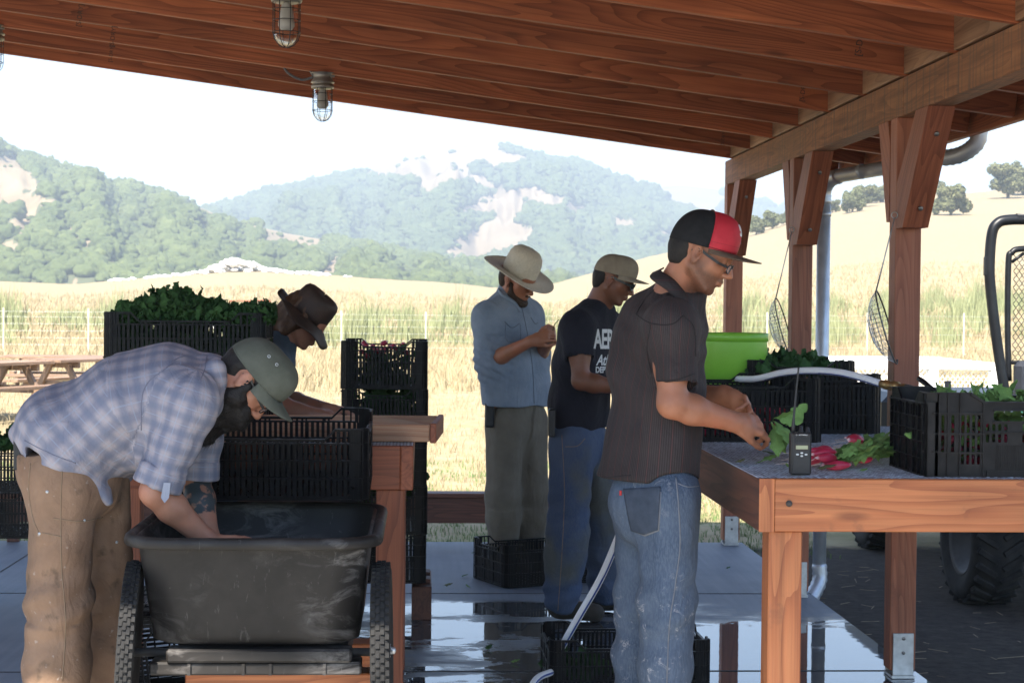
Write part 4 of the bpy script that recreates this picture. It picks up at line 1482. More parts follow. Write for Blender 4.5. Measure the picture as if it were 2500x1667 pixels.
# ================================================================== tables
def expanded_mesh(x0, x1, y0, y1, z, px=.0215, py=.0105, h=.0012, sw=.0026):
    """expanded steel: zigzag strands standing slightly on edge"""
    ny = int((y1 - y0) / py); nx = int((x1 - x0) / (px / 2))
    V = []; F = []
    j = np.arange(ny)[:, None]; i = np.arange(nx + 1)[None, :]
    X = x0 + i * px / 2 + 0 * j
    zig = ((i + j) % 2) * 1.0
    Y = y0 + j * py + (zig - .5) * py * .96 + 0 * i + py / 2
    a = np.stack([X, Y - sw / 2, np.full(X.shape, z) + (zig * .0012)], -1)
    b = np.stack([X, Y + sw / 2, np.full(X.shape, z + h * .55) + (zig * .0012)], -1)
    VV = np.stack([a, b], 2).reshape(-1, 3)
    base = (np.arange(ny)[:, None] * (nx + 1) + np.arange(nx)[None, :]).ravel() * 2
    F = np.stack([base, base + 2, base + 3, base + 1], 1)
    # bonds where neighbouring strands meet: short raised lands
    jj, ii = np.meshgrid(np.arange(ny - 1), np.arange(nx + 1), indexing='ij')
    m = ((ii + jj) % 2) == 1
    bx = x0 + ii[m] * px / 2; by = y0 + (jj[m] + 1) * py; hb = rng.uniform(.0012, .0026, bx.shape); bw = .0042
    q = lambda dx, dy, zz: np.stack([bx + dx, by + dy, z + zz], -1)
    B = np.stack([q(-bw, -.002, 0 * hb), q(bw, -.002, 0 * hb), q(bw, -.0012, hb), q(-bw, -.0012, hb), q(bw, .0022, hb * .6), q(-bw, .0022, hb * .6)], 1).reshape(-1, 3)
    o_ = len(VV) + np.arange(len(bx))[:, None] * 6
    F2 = np.concatenate([o_ + np.array([[0, 1, 2, 3]]), o_ + np.array([[3, 2, 4, 5]])])
    return np_mesh('mesh_top', np.concatenate([VV, B]), np.concatenate([F, F2]), mats=np.concatenate([np.zeros(len(F)), np.ones(len(F2))]))


MI = []


def wash_table(x0, x1, y0, y1, top, mat_f, mat_s, label, legs, leg_w=.089):
    root = empty('packing_table', ((x0 + x1) / 2, (y0 + y1) / 2, 0), 0, label, 'table')
    hgt = .140; zc = top - hgt / 2 - .002
    # sides run full depth, front boards butt between them
    sb = board('side_board', (x0 + .02, y0 + .0035, zc), (x0 + .02, y1, zc), .040, hgt, mat_s, root)
    board('end_face', (x0 + .02, y0 + .0015, zc - hgt / 2), (x0 + .02, y0 + .0015, zc + hgt / 2), .0035, .040, mat_f, root, up=(1, 0, 0), ch=.0005)
    board('side_board', (x1 - .02, y0, zc), (x1 - .02, y1, zc), .040, hgt, mat_s, root)
    board('front_board', (x0 + .0405, y0 + .021, zc), (x1 - .0405, y0 + .021, zc), .038, hgt - .001, mat_f, root)
    board('back_board', (x0 + .0405, y1 - .021, zc), (x1 - .0405, y1 - .021, zc), .038, hgt - .001, mat_s, root)
    n = 3
    for k in range(1, n):
        yy = y0 + (y1 - y0) * k / n
        board('cross_board', (x0 + .0405, yy, zc), (x1 - .0405, yy, zc), .038, hgt - .012, mat_s, root)
    for (lx, ly) in legs:
        board('leg', (lx, ly, .0), (lx, ly, top - hgt - .0025 if not (x0 + .04 < lx < x1 - .04 and ly > y0 + .05 + .05) else top - hgt - .0025), leg_w, leg_w, mat_f, root, up=(0, 1, 0))
    me = expanded_mesh(x0, x1, y0 + .001, y1, top - .001)
    link('mesh_top', me, [MATS['mesh_steel'], MATS['mesh_bond']], root); me.update()
    MI.append(me)
    bo = MB()
    bo.lathe([(0, 0), (.0085, 0), (.0085, .004), (0, .005)], 12, Matrix.Translation((x0 + .079, y0 + .0015, zc + .005)) @ Matrix.Rotation(R(90), 4, 'X'))
    bo.build('bolt_head', MATS['ink_black'], root)
    return root


simple('mesh_steel', (.13, .145, .17), (.22, .24, .28), 60, .35, .3, .6, 0)
simple('mesh_bond', (.40, .43, .50), (.62, .66, .74), 60, .3, .2, .7, 0)
wash_table(.889, 3.30, 4.45, 6.45, .975, 'fir', 'dark_redwood', 'large mesh-topped redwood packing table at the right, holding crates and radishes', ((.965, 4.517), (.93, 6.15), (3.2, 4.517), (3.2, 6.0)))
wash_table(-1.2, -.023, 5.43, 6.90, .975, 'redwood', 'redwood', 'mesh-topped redwood wash table at the left behind the garden cart', ((-.095, 5.50), (-1.12, 5.50), (-.10, 6.70), (-1.12, 6.70)))

# wooden tray on the left table
root = empty('wooden_tray', (-.22, 5.76, .978), 0, 'shallow open wooden tray overhanging the right end of the left wash table', 'tray')
tz = 1.006
board('front_board', (-.62, 5.545, tz), (.028, 5.545, tz), .020, .056, 'tray_wood', root)
board('back_board', (-.62, 5.985, tz), (.058, 5.985, tz), .020, .056, 'tray_wood', root)
board('end_board', (.040, 5.534, tz), (.070, 5.996, tz), .020, .064, 'redwood', root)
board('end_board', (-.632, 5.535, tz), (-.632, 5.995, tz), .020, .064, 'tray_wood', root)
mb = MB(); mb.box((-.62, 5.556, .9785), (.035, 5.974, .984)); mb.build('bottom', MATS['tray_wood'], root)

# block pallet under the tower
root = empty('timber_dolly', (-.235, 7.9, 0), 0, 'low timber block stand under the tall black crate stack', 'stand')
board('block', (.01, 7.72, .075), (.01, 8.2, .075), .09, .15, 'dark_redwood', root)
board('block', (-.34, 7.72, .075), (-.34, 8.2, .075), .09, .15, 'dark_redwood', root)
board('plank', (-.38, 7.86, .161), (.05, 7.86, .161), .10, .02, 'dark_redwood', root)
board('plank', (-.38, 8.06, .161), (.05, 8.06, .161), .10, .02, 'dark_redwood', root)
# bench under the cart
root = empty('timber_bench', (-.4, 4.75, 0), 0, 'low timber bench on which the garden cart rests', 'bench')
board('cross_beam', (-.62, 4.62, .392), (-.10, 4.62, .392), .089, .085, 'fir', root)
board('cross_beam', (-.62, 5.02, .392), (-.10, 5.02, .392), .089, .085, 'fir', root)
for x in (-.56, -.16):
    for y in (4.62, 5.02): board('leg', (x, y, 0), (x, y, .349), .06, .06, 'dark_redwood', root, up=(0, 1, 0))

# ================================================================== garden cart
cart = empty('garden_cart', (-.435, 4.8, .45), 0, 'scuffed black plastic two-wheeled garden cart into which the bearded worker reaches', 'cart')
def rrect(x0, x1, y0, y1, r, n=7):
    pts = []
    for cx, cy, a0 in ((x1 - r, y0 + r, -90), (x1 - r, y1 - r, 0), (x0 + r, y1 - r, 90), (x0 + r, y0 + r, 180)):
        for k in range(n):
            a = R(a0 + 90 * k / (n - 1)); pts.append((cx + r * math.cos(a), cy + r * math.sin(a)))
    return pts
def loft(mb, rings, closed=True):
    n = len(rings[0]); vs = [p for r_ in rings for p in r_]
    fs = [(i * n + k, i * n + (k + 1) % n, (i + 1) * n + (k + 1) % n, (i + 1) * n + k) for i in range(len(rings) - 1) for k in range(n)]
    return mb.add(vs, fs, True)
def ring(x0, x1, y0, y1, r, z, bow=0.0):
    out = []
    for (x, y) in rrect(x0, x1, y0, y1, r, 8):
        out.append((x, y, z))
    return out
def lerp(a, b, t): return a + (b - a) * t
top = (-.735, -.133, 4.42, 5.185); bot = (-.700, -.160, 4.48, 5.07)
mb = MB(); rings = []
for t, rr in ((0.0, .05), (.015, .075), (.05, .09), (.15, .10), (.4, .10), (.7, .10), (.9, .10), (1, .10)):
    ins = .05 if t == 0 else (.02 if t == .015 else 0)
    q = [lerp(bot[i], top[i], t) for i in range(4)]
    rings.append(ring(q[0] + ins, q[1] - ins, q[2] + ins, q[3] - ins, rr, lerp(.525, .795, t)))
# rim: rolled lip
def off(d, z, rr=.10): return ring(top[0] - d, top[1] + d, top[2] - d, top[3] + d, rr + d, z)
lip = [off(.002, .797), off(.006, .812), off(.014, .820), off(.026, .8215), off(.034, .816), off(.037, .806), off(.036, .797), off(.032, .791), off(.030, .7905)]
inner = [off(-.004, .815), off(-.006, .80)] + [ring(lerp(bot[0], top[0], t) + .006, lerp(bot[1], top[1], t) - .006, lerp(bot[2], top[2], t) + .006, lerp(bot[3], top[3], t) - .006, .095, lerp(.531, .795, t)) for t in (.9, .6, .3, .1, .03)] + [ring(bot[0] + .06, bot[1] - .06, bot[2] + .06, bot[3] - .06, .05, .531)]
loft(mb, rings); loft(mb, lip)
mb2 = MB(); loft(mb2, [off(.006, .812), off(.0, .8175)] + inner)
nb = len(rings[0])
mb2.add(inner[-1], [tuple(range(nb))[::-1]]); mb.add(rings[0], [tuple(range(nb))])
mb.add(mb2.v, mb2.f, True)
tub = mb.build('tub', MATS['cart_plastic'], cart)
mb = MB()
mb.cbox((-.655, 4.462, .487), (-.175, 4.53, .522), .006)
mb.cbox((-.70, 4.475, .452), (-.150, 4.56, .486), .005)
for x in (-.60, -.46, -.39, -.25): mb.box((x, 4.466, .454), (x + .008, 4.4745, .484))
mb.cbox((-.64, 4.58, .44), (-.19, 5.00, .524), .006)
mb.build('chassis', MATS['cart_plastic'], cart)
mb = MB(); mb.tube([(-.795, 4.54, .50), (-.075, 4.54, .50)], .011, 10); mb.build('axle', MATS['dark_steel'], cart)
def wheel(parent, x, y, z, Rr, wd, name='wheel', lug=.005, n=64, camber=0.0, axle_out=-1, toe=0.0):
    root = empty(name, (x, y, z)); root.parent = parent; root.matrix_parent_inverse = wm(parent).inverted()
    prof = [(Rr - .075, -wd * .30), (Rr - .045, -wd * .48), (Rr - .018, -wd * .5), (Rr - .005, -wd * .36), (Rr, -wd * .14), (Rr, wd * .14), (Rr - .005, wd * .36), (Rr - .018, wd * .5), (Rr - .045, wd * .48), (Rr - .075, wd * .30)]
    Mx = Matrix.Translation((x, y, z)) @ Matrix.Rotation(toe, 4, 'Z') @ Matrix.Rotation(camber, 4, 'Y') @ Matrix.Rotation(R(90), 4, 'Y')
    mb = MB(); mb.lathe(prof, 48, Mx)
    for k in range(n):
        a = 2 * math.pi * k / n
        for j, c in enumerate((-.34, -.11, .12, .35)):
            aa = a + (j % 2) * math.pi / n
            rr = Rr - (.004 if j in (0, 3) else 0)
            M2 = Mx @ Matrix.Rotation(aa, 4, 'Z') @ Matrix.Translation((rr, 0, wd * c))
            mb.box((-.004, -Rr * .028, -wd * .095), (lug, Rr * .028, wd * .095), M2)
    link('tyre', mb.mesh('tyre'), MATS['rubber'], root)
    mb = MB(); mb.lathe([(.012, -wd * .3), (.05, -wd * .36), (.06, -wd * .2), (Rr - .10, -wd * .15), (Rr - .074, -wd * .33), (Rr - .066, -wd * .30), (Rr - .066, wd * .30), (Rr - .074, wd * .33), (Rr - .10, wd * .15), (.06, wd * .2), (.05, wd * .36), (.012, wd * .3)], 32, Mx)
    mb.build('rim', MATS['rubber'], root)
    mb = MB(); mb.lathe([(0, axle_out * -.0), (.010, 0), (.010, axle_out * .012), (0, axle_out * .016)], 10, Matrix.Translation((x + axle_out * wd * .42, y, z)) @ Matrix.Rotation(R(90), 4, 'Y'))
    mb.lathe([(0, 0), (.018, 0), (.018, .002), (0, .002)], 14, Matrix.Translation((x + axle_out * wd * .40, y, z)) @ Matrix.Rotation(R(90), 4, 'Y'))
    mb.build('hub_nut', MATS['steel_plate'], root)
    return root
wheel(cart, -.765, 4.56, .50, .233, .044, camber=R(3), axle_out=-1, toe=R(6))
wheel(cart, -.098, 4.56, .50, .233, .052, camber=R(-1), axle_out=1)

# ================================================================== lime tub
simple('lime_plastic', (.19, .46, .035), (.23, .52, .05), 6, .38, 0, .5, .03)
def tub_(x, y, z0, r0, r1, h, label):
    M = Matrix.Translation((x, y, z0)); mb = MB()
    mb.lathe([(0, .004), (r0, .004), (r0, 0), (r0 + .003, 0), (r1 + .001, h - .03), (r1 + .001, h - .029), (r1 + .005, h - .028), (r1 + .005, h), (r1 + .001, h + .002), (r1 - .003, h), (r1 - .003, h - .02), (r0 - .001, .006), (0, .006)], 48, M)
    o = mb.build('plastic_tub', MATS['lime_plastic']); tag(o, label, 'tub', 'lime green tubs')
    return o
tub_(1.145, 6.22, .985, .122, .117, .342, 'round lime green plastic tub standing in a crate on the packing table')
tub_(.94, 6.75, .95, .11, .12, .335, 'second lime green tub, almost hidden behind the red-capped worker\'s shirt')

# ================================================================== hose and nozzle
def mk_hose():
    m, t, b = base_mat('hose_white', .42, 0, .5)
    at = t.nodes.new('ShaderNodeAttribute'); at.attribute_name = 'stripe'
    c = mix(t, ramp(t, at.outputs['Fac'], [(.45, (0, 0, 0)), (.55, (1, 1, 1))]), (.80, .80, .82), (.02, .06, .28))
    t.links.new(c, b.inputs['Base Color'])
mk_hose()
def hose(pts, n, r, label, stripe_dir):
    sp = spline(pts, n); mb = MB(); mb.tube(sp, r, 18)
    me = mb.mesh('hose'); st = np.zeros(len(me.vertices))
    # stripe: the ring vertices facing stripe_dir
    for i in range(n):
        c = Vector(sp[i]); best = []
        for k in range(18):
            v = Vector(mb.v[i * 18 + k]) - c
            best.append((v.normalized().dot(Vector(stripe_dir)), k))
        best.sort(reverse=True)
        st[i * 18 + best[0][1]] = 1.0
        st[i * 18 + best[1][1]] = .55
    set_attr(me, 'stripe', st)
    return tag(link('hose', me, MATS['hose_white']), label, 'hose')
a = [P(1800, 925, 6.05), P(1850, 924, 5.75), P(1905, 911, 5.6), P(1960, 905, 5.5), P(2030, 907, 5.42), P(2090, 918, 5.36), P(2155, 938, 5.3)]
hose(a, 50, .0115, 'white garden hose with blue line arching over the crates to a spray gun', (0, -.75, -.66))
b_ = [P(1532, 1255, 6.0), P(1506, 1320, 6.15), P(1466, 1412, 6.28), P(1418, 1496, 6.33), P(1386, 1552, 6.36), P(1360, 1600, 6.38)]
hose(b_, 40, .014, 'white hose with blue line dropping into the crate on the wet floor', (.35, -.9, 0))
b_ = [P(1345, 1640, 6.1), P(1312, 1655, 6.02), P(1290, 1690, 5.9), P(1268, 1740, 5.75)]
hose(b_, 20, .0125, 'end of white hose lying on the floor left of the crate', (.35, -.9, 0))
simple('brass', (.32, .20, .08), (.48, .33, .14), 30, .4, .85)
gun = empty('spray_gun', P(2200, 955, 5.25), 0, 'black lever spray gun with brass coupling lying across the foreground crate', 'spray gun')
c0 = P(2152, 937, 5.3); c1 = P(2215, 948, 5.2)
mb = MB(); seg = [c0.lerp(c1, t) for t in (0, .12, .14, .3, .32, .45, .47, .62, .64, .8, .82, 1)]
mb.tube(seg, [.013, .013, .0155, .0155, .0135, .0135, .0165, .0165, .011, .011, .013, .013], 14); mb.build('coupling', MATS['brass'], gun)
mb = MB(); mb.tube([P(2214, 946, 5.2), P(2240, 956, 5.1), P(2275, 966, 5.0), P(2300, 972, 4.95)], [.011, .014, .015, .012], 12); mb.build('gun_body', MATS['black_frame'], gun)
mb = MB(); mb.tube([P(2243, 924, 5.1), P(2252, 930, 5.08), P(2275, 948, 5.05), P(2290, 957, 5.0)], [.0075, .0085, .007, .008], 10); mb.build('lever', MATS['black_frame'], gun)

# ================================================================== two-way radio
simple('radio_body', (.012, .012, .013), (.020, .020, .021), 30, .5, 0, .5, .1, .0006)
simple('radio_lcd', (.30, .32, .20), (.36, .38, .24), 5, .3)
simple('print_white', (.6, .6, .6), (.66, .66, .66), 5, .5)
simple('radio_key', (.55, .57, .58), (.62, .64, .64), 5, .4)
pr = P(1956, 1163, 4.497)
radio = empty('two_way_radio', (pr.x, 4.497, .979), 0, 'black two-way radio with long antenna standing upright on the table edge', 'radio')
def rb(name, lo, hi, mat, c=.003, par=None):
    m = MB(); m.cbox(lo, hi, c); o = m.build(name, MATS[mat], par or radio, False); return o
rb('body', (-.0275, .0, 0), (.0275, .033, .112), 'radio_body', .004)
rb('front_housing', (-.0235, -.0035, .002), (.0235, .001, .109), 'radio_body', .002)
sc_ = rb('screen_frame', (-.019, -.0048, .066), (.019, -.003, .081), 'ink_black', .0006)
rb('screen', (-.016, -.0056, .0685), (.016, -.0046, .0785), 'radio_lcd', .0003, sc_)
mb = MB()
for k in range(6): mb.cbox((-.0205 + .001 * k * .3, -.0048, .0865 + k * .0031), (.0205 - .001 * k * .3, -.0033, .0882 + k * .0031), .0003)
mb.build('speaker_grille', MATS['radio_body'], radio, False)
for (x, z, w_, h_) in ((-.0115, .0545, .0075, .0042), (.0115, .0545, .0075, .0042), (0, .0585, .007, .0042), (0, .0505, .007, .0042)):
    rb('button', (x - w_ / 2, -.0052, z - h_ / 2), (x + w_ / 2, -.0032, z + h_ / 2), 'radio_key', .0012)
rb('side_key', (.0272, .008, .085), (.0295, .024, .100), 'radio_body', .001)
for (x, r_, h_) in ((.001, .0065, .017), (.019, .0065, .014)):
    m = MB(); m.lathe([(0, 0), (r_ + .002, 0), (r_ + .002, .003), (r_ * .9, .004), (r_ * .8, h_ - .002), (r_ * .55, h_), (0, h_)], 18, Matrix.Translation((x, .016, .1115)))
    m.build('knob', MATS['radio_body'], radio, False)
m = MB(); m.tube([(-.0195, .016, .111), (-.0195, .016, .128), (-.0185, .016, .150), (-.0125, .016, .225), (-.0075, .016, .279), (-.0072, .016, .284)], [.0052, .0050, .0032, .0026, .0024, .0030], 12)
m.build('antenna', MATS['radio_body'], radio, False)
me = text_mesh('MOTOROLA', .0042, .00015, bold=.00003); me.transform(Matrix.Translation((.003, -.0036, .1062)) @ Matrix.Rotation(R(90), 4, 'X')); link('maker_name', me, MATS['print_white'], radio, False)
me = text_mesh('CP200', .0026, .00015); me.transform(Matrix.Translation((.0105, -.0036, .1025)) @ Matrix.Rotation(R(90), 4, 'X')); link('maker_name', me, MATS['print_white'], radio, False)
m = MB()
m.tube([(-.0145 + .0017 * math.cos(t), -.0037, .1062 + .0017 * math.sin(t)) for t in np.linspace(0, 6.28, 15)], .00035, 5); m.build('round_badge', MATS['print_white'], radio, False)

# ================================================================== caged lamps
def lamp(px, pyb, Y, label, ztop=None, conduit=False):
    p = P(px, pyb, Y); top = rz_(p.x)
    root = empty('caged_lamp', (p.x, p.y, p.z), 0, label, 'lamp', 'caged lamps under the roof')
    H = top - p.z; r = .048
    M = Matrix.Identity(4)
    zc = .165
    mb = MB(); mb.lathe([(0, zc + .002), (r + .006, zc + .002), (r + .010, zc + .006), (r + .010, zc + .020), (r + .004, zc + .022), (r + .004, zc + .030), (r + .012, zc + .031), (r + .012, zc + .036), (r, H - .03), (r, H - .004), (r + .014, H - .003), (r + .014, H - .001), (0, H - .001)], 28)
    mb.tube([(r * .6, -.02, H - .018), (r + .014, -.02, H - .018)], .007, 10)
    mb.build('housing', MATS['lamp_metal'], root, False)
    mb = MB(); pr_ = [(r - .004, zc)] + [(r - .004, .05)] + [((r - .004) * math.cos(a), .05 - .046 * math.sin(a)) for a in np.linspace(.1, 1.5, 9)] + [(0, .004)]
    mb.lathe(pr_, 28); mb.build('glass_globe', MATS['clear_glass'], root, False)
    cg = MB()
    for z in (.140, .100, .056):
        cg.tube([((r + .003) * math.cos(a), (r + .003) * math.sin(a), z) for a in np.linspace(0, 2 * math.pi, 33)], .0016, 6, caps=False)
    for k in range(4):
        a = k * math.pi / 4 + .35
        pts = [((r + .004) * math.cos(a) * s, (r + .004) * math.sin(a) * s, z) for s, z in ((1, zc + .01), (1, .1), (1, .052), (.86, .028), (.55, .009), (.2, .001), (-.2, .001), (-.55, .009), (-.86, .028), (-1, .052), (-1, .1), (-1, zc + .01))]
        cg.tube(pts, .0017, 6)
    cg.build('wire_cage', MATS['wire_black'], root, False)
    mb = MB(); mb.lathe([(.012, zc), (.020, zc - .01), (.027, zc - .045), (.028, zc - .055), (.026, zc - .062), (.030, zc - .066), (.031, zc - .085), (.022, zc - .098), (0, zc - .100)], 20)
    mb.build('bulb', MATS['bulb_white'], root, False)
    if conduit:
        mb = MB(); mb.tube(spline([(-r, .0, H - .022), (-r - .06, .01, H - .035), (-r - .13, .02, H + .0), (-r - .16, .03, H + .05)], 24), .0065, 8)
        mb.tube(spline([(-r, .0, H - .015), (-r - .03, .0, H + .04), (-r - .035, .0, H + .10), (-r - .02, .0, H + .17)], 20), .0065, 8)
        mb.build('flexible_conduit', MATS['conduit_grey'], root, False)
    return root
lamp(699, 117, 6.42, 'nearer caged glass lamp at the top edge, left of centre')
lamp(787, 297, 8.84, 'farther caged lamp with looping conduit, hanging against the bright sky', conduit=True)
lamp(-18, 180, 8.84, 'caged lamp barely entering at the left edge')

# ================================================================== wire skimmers
def skimmer(tip, neck, bot, Y, label, wpx):
    s = FPX / Y
    a = P(*tip, Y); b = P(*neck, Y); c = P(*bot, Y - .02)
    root = empty('wire_skimmer', a, 0, label, 'skimmer', 'wire skimmers hung on the posts')
    mb = MB(); mb.tube([a, a.lerp(b, .5) + Vector((.0, 0, 0)), b], [.0026, .0026, .0032], 8)
    mb.tube([a + Vector((.012 * math.cos(t), 0, .012 * math.sin(t) + .01)) for t in np.linspace(0, 6.28, 13)], .002, 6, caps=False)
    mb.build('handle', MATS['steel_plate'], root)
    ax = (c - b); Rr = ax.length / 2; ctr = b.lerp(c, .5); ax.normalize()
    # basket opening tilts about the long axis; opening normal
    side = Vector((0, 1, 0)); side = (side - ax * side.dot(ax)).normalized(); nrm = ax.cross(side)
    th = math.asin(min(.95, wpx / s / (2 * Rr)))
    u = (side * math.cos(th) + nrm * math.sin(th)).normalized(); n2 = ax.cross(u)
    if n2.x > 0: n2 = -n2
    mb = MB()
    mb.tube([ctr + ax * Rr * math.cos(t) + u * Rr * math.sin(t) for t in np.linspace(0, 2 * math.pi, 49)], .0032, 8, caps=False)
    for f, d in ((.66, .62), (.33, .92)):
        mb.tube([ctr + (ax * math.cos(t) + u * math.sin(t)) * Rr * f + n2 * Rr * .45 * d for t in np.linspace(0, 2 * math.pi, 33)], .0016, 5, caps=False)
    mb.build('rim_wire', MATS['dark_steel'], root)
    ms = MB()
    N = 17
    def surf(x, y):
        q = 1 - x * x - y * y
        return ctr + ax * x * Rr + u * y * Rr + n2 * (Rr * .45 * max(q, 0) ** .75)
    for k in range(1, N):
        v = -1 + 2 * k / N; L = math.sqrt(1 - v * v)
        for sw in (0, 1):
            pts = [surf(*((t * L, v) if sw else (v, t * L))) for t in np.linspace(-1, 1, 15)]
            ms.tube(pts, .0009, 4, caps=False)
    ms.build('wire_mesh', MATS['steel_plate'], root)
skimmer((1933, 566), (1894, 728), (1932, 868), 8.28, 'wire skimmer with long handle hanging from the middle post', 46)
skimmer((2184, 532), (2139, 710), (2190, 888), 6.46, 'larger looking wire skimmer hanging from the nearest post', 62)

# ================================================================== utility vehicle at the right edge
veh = empty('utility_vehicle', (3.6, 9.3, GZ), 0, 'black framed utility vehicle with knobbly tyre and mesh seat guard, cut by the right edge', 'utility vehicle')
Yv = 9.0
def bigwheel(x, y, z, Rr, wd):
    root = empty('wheel', (x, y, z)); root.parent = veh; root.matrix_parent_inverse = wm(veh).inverted()
    Mx = Matrix.Translation((x, y, z)) @ Matrix.Rotation(R(90), 4, 'Y')
    prof = [(Rr * .55, -wd * .42), (Rr * .75, -wd * .52), (Rr * .9, -wd * .5), (Rr * .97, -wd * .38), (Rr, 0), (Rr * .97, wd * .38), (Rr * .9, wd * .5), (Rr * .75, wd * .52), (Rr * .55, wd * .42)]
    mb = MB(); mb.lathe(prof, 48, Mx)
    for k in range(26):
        for s in (-1, 1):
            a = 2 * math.pi * (k + (s > 0) * .5) / 26
            M2 = Mx @ Matrix.Rotation(a, 4, 'Z') @ Matrix.Translation((Rr * .975, 0, s * wd * .26)) @ Matrix.Rotation(s * R(32), 4, 'X')
            mb.cbox((-.012, -.016, -wd * .24), (.016, .016, wd * .24), .004, M2)
    mb.build('tyre', MATS['rubber'], root)
    mb = MB(); mb.lathe([(.03, -wd * .1), (Rr * .35, -wd * .12), (Rr * .5, -wd * .38), (Rr * .57, -wd * .44), (Rr * .57, wd * .44), (Rr * .5, wd * .38), (.03, wd * .3)], 32, Mx); mb.build('rim', MATS['rim_dark'], root)
bigwheel(2.98, 8.95, GZ + .33, .33, .26); bigwheel(4.25, 8.95, GZ + .33, .33, .26); bigwheel(2.98, 11.0, GZ + .33, .33, .24); bigwheel(4.25, 11.0, GZ + .33, .33, .24)
mb = MB(); mb.cbox((2.98, 8.35, .42), (4.28, 9.70, .50), .02); mb.cbox((3.15, 8.6, .25), (4.1, 11.6, .42), .02); mb.cbox((2.98, 10.9, .42), (4.28, 11.9, .88), .06); mb.build('body', MATS['black_frame'], veh)
bd = empty('cargo_bed', (3.6, 9.0, .5)); bd.parent = veh; bd.matrix_parent_inverse = wm(veh).inverted()
mb = MB(); mb.cbox((2.93, 8.30, .60), (2.97, 9.72, .895), .006); mb.cbox((4.29, 8.30, .60), (4.33, 9.72, .895), .006); mb.cbox((2.975, 8.30, .50), (4.285, 8.34, .89), .006); mb.cbox((2.975, 9.68, .50), (4.285, 9.72, .90), .006)
mb.build('bed_wall', MATS['green_panel'], bd)
mb = MB(); mb.cbox((2.925, 8.28, .897), (2.975, 9.73, .915), .004); mb.cbox((4.285, 8.28, .897), (4.335, 9.73, .915), .004); mb.cbox((2.976, 8.28, .897), (4.284, 8.345, .913), .004); mb.build('bed_rail', MATS['galvanised'], bd)
# roll bar
yb_ = 9.85
def vb(px, py): 
    q = P(px, py, yb_); return (q.x, yb_, q.z)
pts = [vb(2462, 1010), vb(2450, 940), vb(2432, 820), vb(2418, 700), vb(2416, 640), vb(2422, 570), vb(2436, 545), vb(2462, 537), vb(2520, 536), vb(2620, 536)]
xe = vb(2620, 536)[0]
mir = [(2 * 3.63 - q[0], q[1], q[2]) for q in pts[::-1]]
mb = MB(); mb.tube(spline(pts, 48) + spline(mir, 48), .031, 14); mb.build('roll_bar', MATS['black_frame'], veh)
m = MB(); q = vb(2408, 650); m.cbox((q[0] - .012, yb_ - .02, q[2] - .055), (q[0] + .012, yb_ + .02, q[2] + .055), .004); m.build('lamp_bracket', MATS['black_frame'], veh)
yg = 9.95
def vg(px, py):
    q = P(px, py, yg); return (q.x, yg, q.z)
gpts = [vg(2463, 930), vg(2460, 800), vg(2462, 640), vg(2470, 617), vg(2490, 608), vg(2560, 606), vg(2640, 606), vg(2660, 620), vg(2664, 700), vg(2664, 930)]
mb = MB(); mb.tube(spline(gpts, 60), .018, 10); mb.tube([vg(2470, 640), vg(2500, 618)], .010, 8)
mb.tube([vg(2462, 885), vg(2664, 885)], .012, 8); gf = mb.build('seat_guard', MATS['black_frame'], veh)
# expanded mesh in guard
x0 = vg(2474, 700)[0]; x1 = vg(2655, 700)[0]; z1 = vg(2500, 622)[2]; z0 = vg(2500, 882)[2]
mb = MB()
nx = 13; nz = 26
for j in range(nz):
    pts = [(x0 + (x1 - x0) * i / (nx * 2), yg, z0 + (z1 - z0) * (j + .5 + .42 * (1 if (i + j) % 2 else -1)) / nz) for i in range(nx * 2 + 1)]
    mb.tube(pts, .0032, 4)
mb.build('wire_mesh', MATS['black_frame'], veh)
mb = MB(); q = vg(2466, 880); q2 = vg(2680, 980)
mb.cbox((q[0], yg - .12, q2[2]), (q2[0], yg - .03, q[2]), .03); mb.cbox((q[0] - .02, yg - .1, .62), (q2[0] + .1, yg + .45, .74), .03); mb.build('seat', MATS['seat_vinyl'], veh)
mb = MB()
for x in (3.1, 4.15): mb.tube([(x, 9.9, .42), (x, 9.9, .8), (x, 9.95, 1.0)], .02, 8)
mb.build('guard_stay', MATS['black_frame'], veh)

# ================================================================== white mesh trailer in the sun
tr = empty('mesh_trailer', (5.2, 16, GZ), 0, 'white painted open trailer with expanded mesh sides, sunlit beyond the packing table', 'trailer')
ty = 15.8
def vt(px, py):
    q = P(px, py, ty); return (q.x, q.z)
xa, zt_ = vt(1985, 882); xb, _ = vt(2440, 882); zb_ = .28
mb = MB()
mb.cbox((xa, ty - .05, zt_ - .07), (xb, ty + .05, zt_), .01); mb.cbox((xa, ty - .04, zb_ - .07), (xb, ty + .04, zb_), .01)
for x in (xa, vt(2265, 882)[0], xb - .09): mb.cbox((x, ty - .056, zb_ + .001), (x + .09, ty + .056, zt_ - .071), .01)
mb.cbox((xa, ty + 1.8, zt_ - .07), (xb, ty + 1.9, zt_), .01)
for x in (xa, xb - .1): mb.cbox((x, ty + .06, zt_ - .065), (x + .1, ty + 1.79, zt_ - .005), .01)
mb.cbox((xa + .02, ty + .06, zb_ - .06), (xb - .02, ty + 1.85, zb_ - .02), .01)
mb.build('frame', MATS['white_paint'], tr)
nx = 34; nz = 20
for yy in (ty, ty + 1.85):
    mb = MB()
    for j in range(nz):
        pts = [(xa + .05 + (xb - xa - .1) * i / (nx * 2), yy, zb_ + (zt_ - .07 - zb_) * (j + .5 + .45 * (1 if (i + j) % 2 else -1)) / nz) for i in range(nx * 2 + 1)]
        mb.tube(pts, .0045, 3, caps=False)
    mb.build('wire_mesh', MATS['white_paint'], tr)
